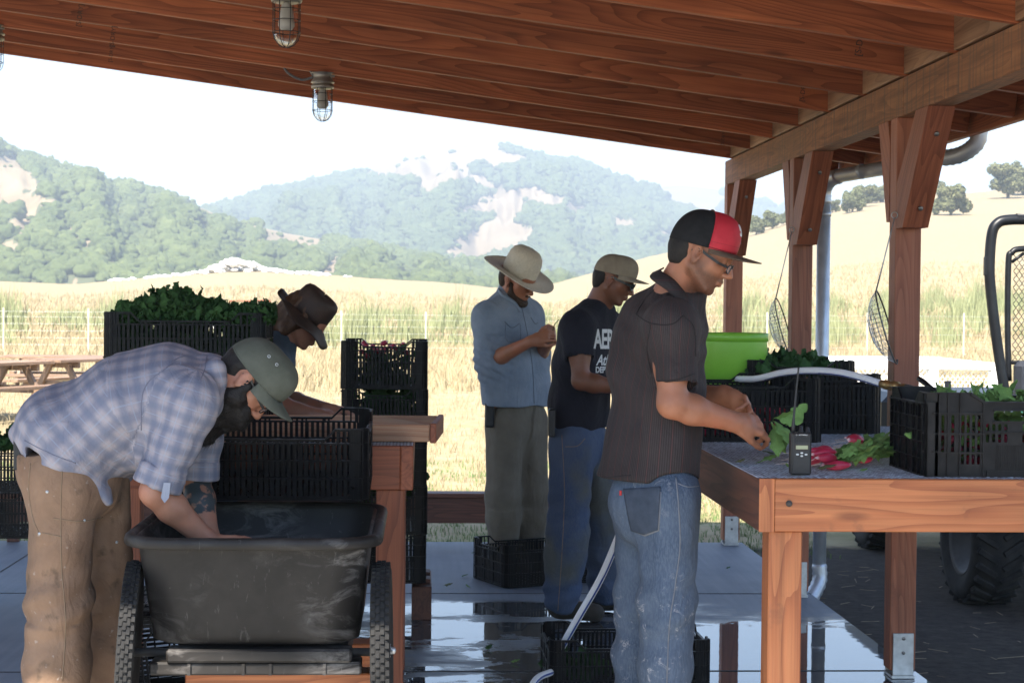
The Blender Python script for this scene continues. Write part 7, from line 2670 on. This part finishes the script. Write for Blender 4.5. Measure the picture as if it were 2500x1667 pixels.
    seam(spline([(1650, 1165), (1656, 1230), (1660, 1330), (1648, 1430), (1634, 1530), (1628, 1667)], 50), 'seam', 'stitch_pale', tr_, bv, .0022)
    seam(spline([(1655, 1180), (1680, 1188), (1706, 1186)], 10), 'seam', 'stitch_pale', tr_, bv)
    def onj(a, c, d=.0025):
        p = P(a, c, 4.7); hit = bv.ray_cast(CAMP, (p - CAMP).normalized()); return hit[0] + hit[1] * d if hit[0] is not None else None
    quad = [(1521, 1190), (1618, 1184), (1610, 1298), (1574, 1309), (1545, 1299)]
    N_ = 13; Vp = []; ok = True
    for i in range(N_):
        for j in range(N_):
            u, v = i / (N_ - 1), j / (N_ - 1)
            xl = lerp(1521, 1543, v ** 1.2); xr = lerp(1618, 1610, v)
            yb = lerp(1297, 1296, u) + 12 * (1 - abs(2 * u - 1)); yt = lerp(1190, 1184, u)
            q = onj(lerp(xl, xr, u), lerp(yt, yb, v), .004)
            if q is None: ok = False; q = Vector((0, 0, 0))
            Vp.append(q[:])
    if ok:
        Vp = smooth_mesh(np.array(Vp), grid_faces(N_, N_), 2); me = np_mesh('back_pocket', Vp, grid_faces(N_, N_), True)
        bm = bmesh.new(); bm.from_mesh(me); bmesh.ops.solidify(bm, geom=bm.faces[:], thickness=.003); bm.to_mesh(me); bm.free()
        pk = link('back_pocket', me, MATS['denim_pocket'], tr_)
        per = [(lerp(1521, 1618, t) + 3, lerp(1190, 1184, t) + 5) for t in np.linspace(0, .96, 8)]
        seam([(1525, 1200), (1570, 1197), (1613, 1195)], 'pocket_stitch', 'stitch_pale', pk, bv, .0035); seam([(1526, 1203), (1548, 1295), (1575, 1305), (1607, 1294), (1614, 1200)], 'pocket_stitch', 'stitch_pale', pk, bv, .0045)
        q = onj(1519, 1204, .006); m = MB(); m.cbox((q.x - .004, q.y - .003, q.z - .007), (q.x + .003, q.y, q.z + .007), .001); m.build('red_tab', MATS['red_tab'], pk)
    bs_ = BVHTree.FromPolygons([v.co for v in sh_.data.vertices], [p.vertices for p in sh_.data.polygons])
    for pts in ([(1606, 700), (1575, 730), (1552, 770)], [(1552, 768), (1590, 790), (1640, 792), (1668, 770)], [(1668, 770), (1694, 800), (1698, 870)], [(1590, 790), (1580, 850), (1590, 910)], [(1609, 930), (1655, 926), (1697, 912)], [(1480, 1165), (1540, 1160)]):
        seam(spline(pts, 16), 'seam', 'seam_dark', sh_, bs_, .0016)
    hair_shell(H, body, 'hair_black', -.050, .0015, disp=.0015)
    T, dome, ct = cap_hat(H, body, 'cap_black', 'cap_red', 'cap_brown', tilt=R(11), r=(.109, .088, .112), z0=.023, brim_l=.086, brim_droop=.04, front_split=.22, tall=1.04, curve=.016)
    # white figures on the cap front, wrapped on the dome
    me = text_mesh('50', .046, .0012, bold=.0014)
    for v in me.vertices:
        a = v.co.x / .10 * 1.0; e = .40 + v.co.y / .118 * .75
        q = T @ dome(a, e, .0015 + (v.co.z > 0) * .002); v.co = q
    link('cap_figures', me, MATS['print_white'], ct)
    glasses(H, body, 'frame_plastic', 'lens_clear', down=.012, thick=.0018)
    eyes(H, body)
    shoe(J['anR'], J['toeR'], body); shoe(J['anL'], J['toeL'], body)
    # leaves in the hand
    q = A(1895, 1030, Y - .07)
    lf = [('r', tuple(q + v3((g2[0], g2[1], g2[2]))), g2[3], R(g2[4]), R(g2[5]), R(g2[6])) for g2 in ((-.01, 0, .005, .085, -20, -50, 20), (-.01, .01, .0, .10, -5, -75, -40), (0, 0, .012, .075, 10, -15, 60), (-.005, -.01, .0, .095, -40, -60, 0), (.03, .01, -.01, .085, 20, 42, 70), (0, .01, -.01, .09, -60, -85, 30), (-.01, -.01, .01, .06, -10, 10, -30))]
    o = leaf_heap('leafy_greens', lf, 'radish_leaf'); tag(o, 'radish leaves dangling from the hands of the red-capped worker', 'greens')


# ================================================================== 3. worker in the navy T-shirt
def worker_navy():
    Y = 7.80
    H = Head(A(1498, 684, Y - .06), R(24), R(-14), R(0), .90)
    ph = R(-18); fw = v3((math.cos(ph), math.sin(ph), 0)); lat = v3((-math.sin(ph), math.cos(ph), 0))
    J = dict(lat=lat, q=.62,
             spine=[A(1412, 1065, Y + .03), A(1415, 985, Y + .02), A(1422, 890, Y), A(1432, 810, Y), A(1456, 765, Y)], sr=[.100, .104, .110, .100, .068],
             neck=A(1462, 745, Y - .01), shR=A(1412, 800, Y - .20), shL=A(1478, 800, Y + .16),
             elR=A(1418, 930, Y - .26), elL=A(1500, 925, Y + .18), wrR=A(1520, 948, Y - .24), wrL=A(1560, 930, Y - .05),
             hpR=A(1398, 1085, Y - .10), hpL=A(1430, 1085, Y + .10), knR=A(1388, 1300, Y - .10), knL=A(1475, 1290, Y + .12), anR=A(1372, 1500, Y - .08), anL=A(1478, 1500, Y + .14))
    J['anR'][2] = .10; J['anL'][2] = .10
    J['toeR'] = J['anR'] + fw * .14 + (0, 0, -.05); J['toeL'] = J['anL'] + fw * .14 + (0, 0, -.05)
    hr = (J['wrR'], (1, .2, .05), (0, .5, -.8), 1, (30, 38, 44, 50), (.5, .3)); hl = (J['wrL'], (1, -.3, 0), (0, -.5, -.8), -1, (30, 38, 44, 50), (.5, .3))
    body = person_body(J, H, 1.75, h=.006, hands=(hr, hl), skin='skin_brown', stub=.3, capz=.10, label='worker in navy lettered T-shirt, khaki cap and dark sunglasses behind the red-capped worker', neck_r=.054)
    lo, hi = bounds([A(1330, 1080, Y - .35), A(1530, 720, Y + .4), J['elR']], .08)
    F = Field(lo, hi, .006)
    for sh, el in ((J['shR'], J['elR']), (J['shL'], J['elL'])):
        e = sh + (el - sh) * .46; dr = (e - sh) / np.linalg.norm(e - sh)
        F.cap(sh, e, .072, .070, .03); F.plane(e + dr * .03, dr, .003, (e - .12, e + .12)); F.cap(e, e + dr * .09, .060, .064, .003, sub=True)
    torso(F, J, .014)
    F.cap(A(1414, 960, Y + .02), A(1410, 1050, Y + .02), .116, .120, .04, lat, .70)
    F.plane(A(1400, 1052, Y), v3((.12, 0, -1)), .004)
    F.cap(J['neck'] + (0, 0, .0), J['neck'] + (.02, 0, .10), .058, .062, .004, sub=True)
    bones = [(J['spine'][0], J['spine'][4], CAMD, .14, 0), (J['shR'], J['elR'], CAMD, .075, 0), (J['shL'], J['elL'], CAMD, .075, 0)]
    sh_ = cloth('t_shirt', F, 'navy_jersey', body, bones, .014, None, drape=(9, 2), cross=(4, 7))
    bv = BVHTree.FromPolygons([v.co for v in sh_.data.vertices], [p.vertices for p in sh_.data.polygons])
    def print_text(s, px, py, size, mat='print_white', shear=0, bold=.0012, space=.95, nm='shirt_lettering', sx=.45):
        me = text_mesh(s, size, .0, align='LEFT', shear=shear, bold=bold, space=space)
        bm = bmesh.new(); bm.from_mesh(me); bmesh.ops.triangulate(bm, faces=bm.faces[:]); bmesh.ops.subdivide_edges(bm, edges=[e for e in bm.edges if e.calc_length() > .02], cuts=2); bm.to_mesh(me); bm.free()
        o0 = P(px, py, Y - .3); drop = []
        for v in me.vertices:
            p = o0 + Vector((v.co.x * sx, v.co.x * .1, v.co.y)); hit = bv.ray_cast(CAMP, (p - CAMP).normalized())
            v.co = hit[0] + hit[1] * .0025 if hit[0] is not None else Vector((0, 0, 0))
            if hit[0] is None: drop.append(v.index)
        if drop:
            bm = bmesh.new(); bm.from_mesh(me); bm.verts.ensure_lookup_table(); bmesh.ops.delete(bm, geom=[bm.verts[i] for i in drop], context='VERTS'); bm.to_mesh(me); bm.free()
        link(nm, me, MATS[mat], sh_)
    print_text('AEROP', 1449, 830, .118, bold=.003, space=.9, sx=.46)
    print_text('Athletics', 1455, 880, .066, shear=.35, bold=.0012, sx=.62)
    print_text('DEPT. 87', 1453, 903, .036, bold=.0012, sx=.7)
    # jeans
    lo, hi = bounds([A(1330, 1040, Y - .3), A(1520, 1040, Y + .35), J['anL'], J['anR']], .12); lo[2] = .01
    F = Field(lo, hi, .006)
    F.cap(A(1407, 1040, Y + .02), A(1408, 1095, Y + .02), .118, .122, .05, lat, .7)
    leg(F, J['hpR'], J['knR'], J['anR'], .010, (.095, .080, .075)); leg(F, J['hpL'], J['knL'], J['anL'], .010, (.090, .078, .074))
    F.plane(A(1400, 1020, Y), v3((0, 0, 1)), .004); F.plane((0, 0, .04), (0, 0, -1), .003)
    bones = [(J['hpR'] + (0, 0, .15), J['knR'], CAMD, .10, 0), (J['knR'], J['anR'], CAMD, .085, .42), (J['hpL'], J['knL'], CAMD, .10, 0), (J['knL'], J['anL'], CAMD, .08, .4)]
    tr_ = cloth('jeans', F, 'denim_blue', body, bones, .015, lambda V, U, W, I: .006 * (np.exp(-((V[:, 2] - .12) / .10) ** 2) + .6 * np.exp(-((V[:, 2] - .5) / .12) ** 2)) * np.sin(V[:, 2] * 75 + U * 22), drape=(9, 2.2), cross=(4, 8))
    bv2 = BVHTree.FromPolygons([v.co for v in tr_.data.vertices], [p.vertices for p in tr_.data.polygons])
    worker_bearded.seam(spline([(1372, 1062), (1378, 1200), (1372, 1350), (1362, 1490)], 40), 'seam', 'stitch', tr_, bv2, .0015, 5.5)
    worker_bearded.seam(spline([(1380, 1090), (1410, 1088), (1428, 1070)], 10), 'seam', 'stitch', tr_, bv2, .0015, 5.5)
    m = MB(); a = A(1348, 1030, Y - .16); m.cbox(tuple(a - (.018, .03, .065)), tuple(a + (.012, .03, .06)), .006); m.build('phone_holster', MATS['leather_black'], body)
    hair_shell(H, body, 'hair_black', -.058, .002, h=.006, disp=.0015)
    cap_hat(H, body, 'cap_khaki', tilt=R(11), r=(.108, .089, .098), z0=.030, brim_l=.07, brim_droop=.12, button=False, curve=.02)
    glasses(H, body, 'frame_plastic', 'lens_dark', thick=.003, wide=.024, hgt=.017, name='sunglasses', solid=True)
    shoe(J['anR'], J['toeR'], body); shoe(J['anL'], J['toeL'], body)


# ================================================================== 4. worker in the wide straw hat
def worker_straw():
    Y = 9.12
    H = Head(A(1262, 686, Y - .04), R(24), R(-38), R(0), 1.0)
    ph = R(-38); fw = v3((math.cos(ph), math.sin(ph), 0)); lat = v3((-math.sin(ph), math.cos(ph), 0))
    J = dict(lat=lat, q=.60,
             spine=[A(1258, 1010, Y), A(1258, 935, Y), A(1250, 860, Y), A(1242, 790, Y), A(1240, 745, Y)], sr=[.112, .120, .122, .112, .070],
             neck=A(1243, 728, Y), shR=A(1190, 775, Y - .12), shL=A(1290, 770, Y + .12),
             elR=A(1192, 885, Y - .16), elL=A(1310, 872, Y + .10), wrR=A(1298, 832, Y - .32), wrL=A(1345, 828, Y - .22),
             hpR=A(1232, 1030, Y - .06), hpL=A(1286, 1030, Y + .06), knR=A(1230, 1210, Y - .07), knL=A(1298, 1200, Y + .05), anR=A(1232, 1380, Y - .02), anL=A(1292, 1380, Y + .10))
    J['anR'][2] = .10; J['anL'][2] = .10
    J['toeR'] = J['anR'] + fw * .12 + (0, 0, -.05); J['toeL'] = J['anL'] + fw * .12 + (0, 0, -.05)
    hr = (J['wrR'], A(1345, 815, Y - .34) - J['wrR'], (.3, .6, -.2), -1, (46, 54, 60, 66), (.4, .35)); hl = (J['wrL'], A(1352, 806, Y - .3) - J['wrL'], (-.7, -.2, .2), 1, (50, 58, 64, 70), (.4, .35))
    body = person_body(J, H, 1.78, h=.006, hands=(hr, hl), skin='skin_tan', label='bearded worker in wide straw hat and faded blue shirt looking down at his hands', neck_r=.052)
    lo, hi = bounds([A(1120, 1010, Y - .3), A(1360, 720, Y + .35), J['elR'], J['elL']], .09)
    F = Field(lo, hi, .006)
    for sh, el, wr in ((J['shR'], J['elR'], J['wrR']), (J['shL'], J['elL'], J['wrL'])):
        e = el + (wr - el) * .22; dr = (wr - el) / np.linalg.norm(wr - el)
        F.cap(sh, el, .072, .064, .03); F.cap(el, e, .066, .063, .02)
        F.plane(e, dr, .004, (e - .11, e + .11)); F.cap(e - dr * .02, e + dr * .08, .052, .052, .003, sub=True)
    torso(F, J, .014)
    F.cap(A(1256, 900, Y), A(1257, 985, Y), .140, .143, .05, lat, .70)
    F.cap(J['neck'] + (0, 0, -.03), J['neck'] + (0, 0, .035), .066, .060, .02)
    F.cap(J['neck'] + (.02, -.02, .02), J['neck'] + (.05, -.05, .12), .050, .055, .004, sub=True)
    F.plane(A(1260, 990, Y), v3((-.02, 0, -1)), .004)
    bones = [(J['spine'][0], J['spine'][4], CAMD, .14, 0), (J['shR'], J['elR'], CAMD, .075, 0), (J['elR'], J['wrR'], CAMD, .07, .3), (J['shL'], J['elL'], CAMD, .075, 0)]
    sh_ = cloth('shirt', F, 'chambray', body, bones, .016, lambda V, U, W, I: .008 * np.exp(-(np.linalg.norm(V - J['elR'], axis=1) / .10) ** 2) * np.sin(V[:, 2] * 150 + V[:, 0] * 70), drape=(8, 2), cross=(5, 8))
    bv = BVHTree.FromPolygons([v.co for v in sh_.data.vertices], [p.vertices for p in sh_.data.polygons])
    seam = worker_bearded.seam
    seam(spline([(1266, 728), (1276, 760), (1290, 830), (1300, 900), (1304, 985)], 40), 'placket', 'slate_stitch', sh_, bv, .0022, 6.5)
    seam(spline([(1232, 785), (1250, 800), (1268, 790)], 12), 'pocket_flap', 'slate_stitch', sh_, bv, .0025, 6.5); seam(spline([(1234, 785), (1236, 830), (1268, 832), (1270, 792)], 16), 'pocket_seam', 'slate_stitch', sh_, bv, .0014, 6.5)
    seam(spline([(1296, 775), (1306, 790), (1313, 788)], 8), 'pocket_flap', 'slate_stitch', sh_, bv, .0022, 6.5)
    seam(spline([(1212, 700), (1228, 722), (1254, 738), (1270, 762)], 18), 'collar', 'chambray', sh_, bv, .011, 6.5)
    lo, hi = bounds([A(1180, 975, Y - .2), A(1340, 975, Y + .25), J['anL'], J['anR']], .12); lo[2] = .01
    F = Field(lo, hi, .006)
    F.cap(A(1258, 980, Y), A(1258, 1040, Y), .116, .122, .05, lat, .70)
    leg(F, J['hpR'], J['knR'], J['anR'], .010, (.095, .078, .070)); leg(F, J['hpL'], J['knL'], J['anL'], .010, (.095, .076, .068))
    F.plane(A(1260, 965, Y), v3((0, 0, 1)), .004); F.plane((0, 0, .05), (0, 0, -1), .003)
    bones = [(J['hpR'] + (0, 0, .15), J['knR'], CAMD, .10, 0), (J['knR'], J['anR'], CAMD, .085, .42), (J['hpL'], J['knL'], CAMD, .10, 0), (J['knL'], J['anL'], CAMD, .08, .4)]
    cloth('trousers', F, 'khaki_cotton', body, bones, .015, drape=(9, 2.0), cross=(4, 7))
    m = MB(); a = A(1194, 1008, Y - .14); m.cbox(tuple(a - (.022, .022, .075)), tuple(a + (.026, .02, .06)), .008); m.build('belt_pouch', MATS['leather_black'], body)
    hair_shell(H, body, 'beard_brown', -.050, .004, h=.006)
    lo, hi = bounds([H.p(.14, .1, -.16), H.p(-.04, -.1, .02), H.p(.14, -.1, .02), H.p(-.04, .1, -.16)], .06)
    F = Field(lo, hi, .005)
    for y in (-1, 1): F.cap(H.p(.018, y * .068, -.01), H.p(.030, y * .058, -.060), .010, .016, .012); F.cap(H.p(.030, y * .056, -.062), H.p(.080, y * .018, -.095), .018, .020, .015)
    F.cap(H.p(.075, 0, -.095), H.p(.062, 0, -.115), .024, .022, .02); F.cap(H.p(.100, -.020, -.046), H.p(.100, .020, -.046), .006, .006, .006)
    F.ell(H.p(.104, 0, -.0605), np.array((.013, .018, .006)), H.M, .003, True)
    V, Fc = F.mesh(); V = smooth_mesh(V, Fc, 1); N = normals(V, Fc); V = V + N * (.004 * fbm(V * 70, 3))[:, None]
    link_np('beard', V, Fc, 'beard_brown', body); eyes(H, body)
    def bend(v, a, r, br):
        if br:
            k = max(0, r - .09) / .09
            v.z += k * (.014 * abs(math.sin(a)) ** 1.5 - .004 * math.cos(a) ** 2) + .004 * math.sin(a * 3)
            v.x *= 1.0
        return v
    wide_hat(H, body, 'straw_hat', [(.090, 0), (.091, .02), (.091, .06), (.088, .095), (.079, .122), (.060, .141), (.03, .150), (.001, .152)], [(.088, -.001), (.105, -.005), (.135, -.008), (.165, -.008), (.192, -.005), (.202, -.001)], tilt=R(-6), z0=.040, bend=bend)
    shoe(J['anR'], J['toeR'], body); shoe(J['anL'], J['toeL'], body)
    m = MB(); a = A(1350, 806, Y - .33); m.tube([a, a + (.008, 0, .03), a + (.03, 0, .055)], .0022, 6); o = m.build('plant_stem', MATS['kale_leaf']); tag(o, 'thin green stem held up in the fingers of the worker in the straw hat', 'stem')


# ================================================================== 5. woman in the brown hat
def worker_woman():
    Y = 7.05
    H = Head(A(742, 782, Y), R(38), R(-6), R(0), .90)
    J = dict(lat=(0, 1, 0), q=.62,
             spine=[A(520, 1060, Y + .05), A(545, 985, Y + .05), A(590, 935, Y + .04), A(640, 880, Y + .03), A(678, 850, Y + .02)], sr=[.100, .092, .098, .095, .062],
             neck=A(692, 832, Y + .01), shR=A(664, 888, Y - .14), shL=A(676, 884, Y + .17),
             elR=A(655, 985, Y - .20), elL=A(690, 975, Y + .12), wrR=A(760, 1010, Y - .32), wrL=A(795, 998, Y - .12),
             hpR=A(515, 1085, Y - .05), hpL=A(520, 1085, Y + .14), knR=A(520, 1280, Y - .05), knL=A(530, 1280, Y + .14), anR=A(505, 1560, Y - .05), anL=A(515, 1560, Y + .14))
    J['anR'][2] = .10; J['anL'][2] = .10
    J['toeR'] = J['anR'] + (.12, 0, -.06); J['toeL'] = J['anL'] + (.12, 0, -.06)
    hr = (J['wrR'], (1, .1, .05), (.1, .2, -1), 1, (20, 26, 30, 34), (.5, .3), .88); hl = (J['wrL'], A(840, 1000, Y - .12) - J['wrL'], (.1, .2, -1), -1, (22, 28, 32, 38), (.5, .3), .88)
    body = person_body(J, H, 1.66, h=.0055, hands=(hr, hl), skin='skin_pale', label='woman in battered brown leather hat leaning over the left wash table', neck_r=.043, jaw=.85)
    lo, hi = bounds([A(440, 1060, Y - .3), A(720, 790, Y + .35), J['elR'], J['elL']], .09)
    F = Field(lo, hi, .006)
    for sh, el in ((J['shR'], J['elR']), (J['shL'], J['elL'])):
        e = sh + (el - sh) * .72; dr = (e - sh) / np.linalg.norm(e - sh)
        F.cap(sh, e, .062, .054, .04); F.plane(e + dr * .02, dr, .003, (e - .10, e + .10)); F.cap(e, e + dr * .08, .044, .046, .003, sub=True)
    torso(F, J, .010)
    F.cap(A(640, 880, Y + .02), A(684, 834, Y + .01), .075, .058, .03)
    F.plane(A(520, 1095, Y), v3((0, 0, -1)), .004)
    bones = [(J['spine'][0], J['spine'][4], CAMD, .11, 0), (J['shR'], J['elR'], CAMD, .06, 0), (J['shL'], J['elL'], CAMD, .06, 0)]
    cloth('t_shirt', F, 'slate_jersey', body, bones, .008)
    lo, hi = bounds([A(450, 1060, Y - .2), A(600, 1060, Y + .3), J['anL'], J['anR']], .12); lo[2] = .01
    F = Field(lo, hi, .007)
    F.cap(A(520, 1060, Y + .05), A(518, 1110, Y + .05), .110, .118, .05, (0, 1, 0), .70)
    leg(F, J['hpR'], J['knR'], J['anR'], .008, (.090, .072, .062)); leg(F, J['hpL'], J['knL'], J['anL'], .008, (.090, .072, .062))
    F.plane(A(520, 1035, Y), v3((0, 0, 1)), .004); F.plane((0, 0, .05), (0, 0, -1), .003)
    cloth('jeans', F, 'denim_blue', body, [(J['hpR'] + (0, 0, .15), J['knR'], CAMD, .10, 0), (J['knR'], J['anR'], CAMD, .085, .42), (J['hpL'], J['knL'], CAMD, .10, 0), (J['knL'], J['anL'], CAMD, .08, .4)], .009)
    # long hair falling over the nape
    def ex(F):
        F.cap(H.p(-.07, 0, .0), H.p(-.085, 0, -.075), .058, .05, .03); F.cap(H.p(-.085, 0, -.07), A(668, 800, Y) * .5 + H.p(-.10, 0, -.13) * .5, .052, .035, .03)
        for y in (-1, 1): F.cap(H.p(.01, y * .068, .02), H.p(-.03, y * .062, -.075), .020, .026, .02)
    lo, hi = bounds([H.p(.13, .1, .15), H.p(-.2, -.1, -.25), H.p(.13, -.1, -.2), H.p(-.2, .1, .15)], .05)
    F = Field(lo, hi, .0055)
    F.ell(H.p(-.014, 0, .045), np.array((.106, .084, .09)) * H.s, H.M, 0); F.ell(H.p(-.038, 0, .012), np.array((.078, .076, .08)) * H.s, H.M, .01); ex(F)
    F.ell(H.p(.085, 0, -.015), np.array((.062, .11, .075)) * H.s, H.M, .004, True); F.ell(H.p(.040, 0, -.085), np.array((.055, .11, .055)) * H.s, H.M, .004, True)
    V, Fc = F.mesh(); V = smooth_mesh(V, Fc, 2); N = normals(V, Fc); L = (V - H.o) @ H.M
    V = V + N * (.009 * fbm(L * np.array((55, 55, 16)), 3))[:, None]
    hr_ = link_np('hair', V, Fc, 'hair_brown', body)
    g = np.random.default_rng(6); m = MB()
    for k in range(60):
        p = Vector(H.p(g.uniform(-.13, -.06), g.uniform(-.05, .05), g.uniform(-.10, .03))); d = Vector(H.d(-1, 0, g.uniform(-.3, .6))).normalized(); L_ = g.uniform(.02, .06); c = Vector(g.normal(0, .3, 3))
        m.tube([p, p + d * L_ * .5 + c * .01, p + d * L_ + c * .03], [.0008, .0006, .0003], 3)
    m.build('hair_wisps', MATS['hair_brown'], hr_)
    eyes(H, body)
    def bend(v, a, r, br):
        if br:
            k = max(0, r - .088) / .06
            v.z += -.026 * k * (math.cos(a) > 0) * math.cos(a) ** 2 + .020 * k * max(0, -math.cos(a)) ** 2 - .010 * k * abs(math.sin(a)) + .006 * k * math.sin(a * 5)
        else:
            v.z += .006 * math.sin(a * 2 + 1) * (v.z > .08)
        return v
    wide_hat(H, body, 'leather_hat', [(.092, 0), (.092, .025), (.090, .065), (.086, .095), (.077, .112), (.058, .121), (.03, .124), (.001, .124)], [(.090, -.001), (.10, -.006), (.125, -.013), (.15, -.018), (.168, -.022)], tilt=R(-4), z0=.028, bend=bend, sx=1.1, sy=.95)
    shoe(J['anR'], J['toeR'], body); shoe(J['anL'], J['toeL'], body)


simple('slate_stitch', (.10, .125, .165), (.13, .16, .20), 30, .9)
worker_bearded(); worker_cap(); worker_navy(); worker_straw(); worker_woman()

# ================================================================== haze
mb = MB(); mb.box((-6500, -80, -40), (9000, 3750, 420))
m = bpy.data.materials.new('haze'); m.use_nodes = True
t = m.node_tree; t.nodes.clear()
out = t.nodes.new('ShaderNodeOutputMaterial'); pv = t.nodes.new('ShaderNodeVolumePrincipled')
pv.inputs['Color'].default_value = (.76, .87, 1.0, 1); pv.inputs['Density'].default_value = .0005; pv.inputs['Anisotropy'].default_value = .12
t.links.new(pv.outputs[0], out.inputs['Volume'])
hz = mb.build('haze', m); tag(hz, 'pale summer haze over the valley', 'haze', kind='stuff')
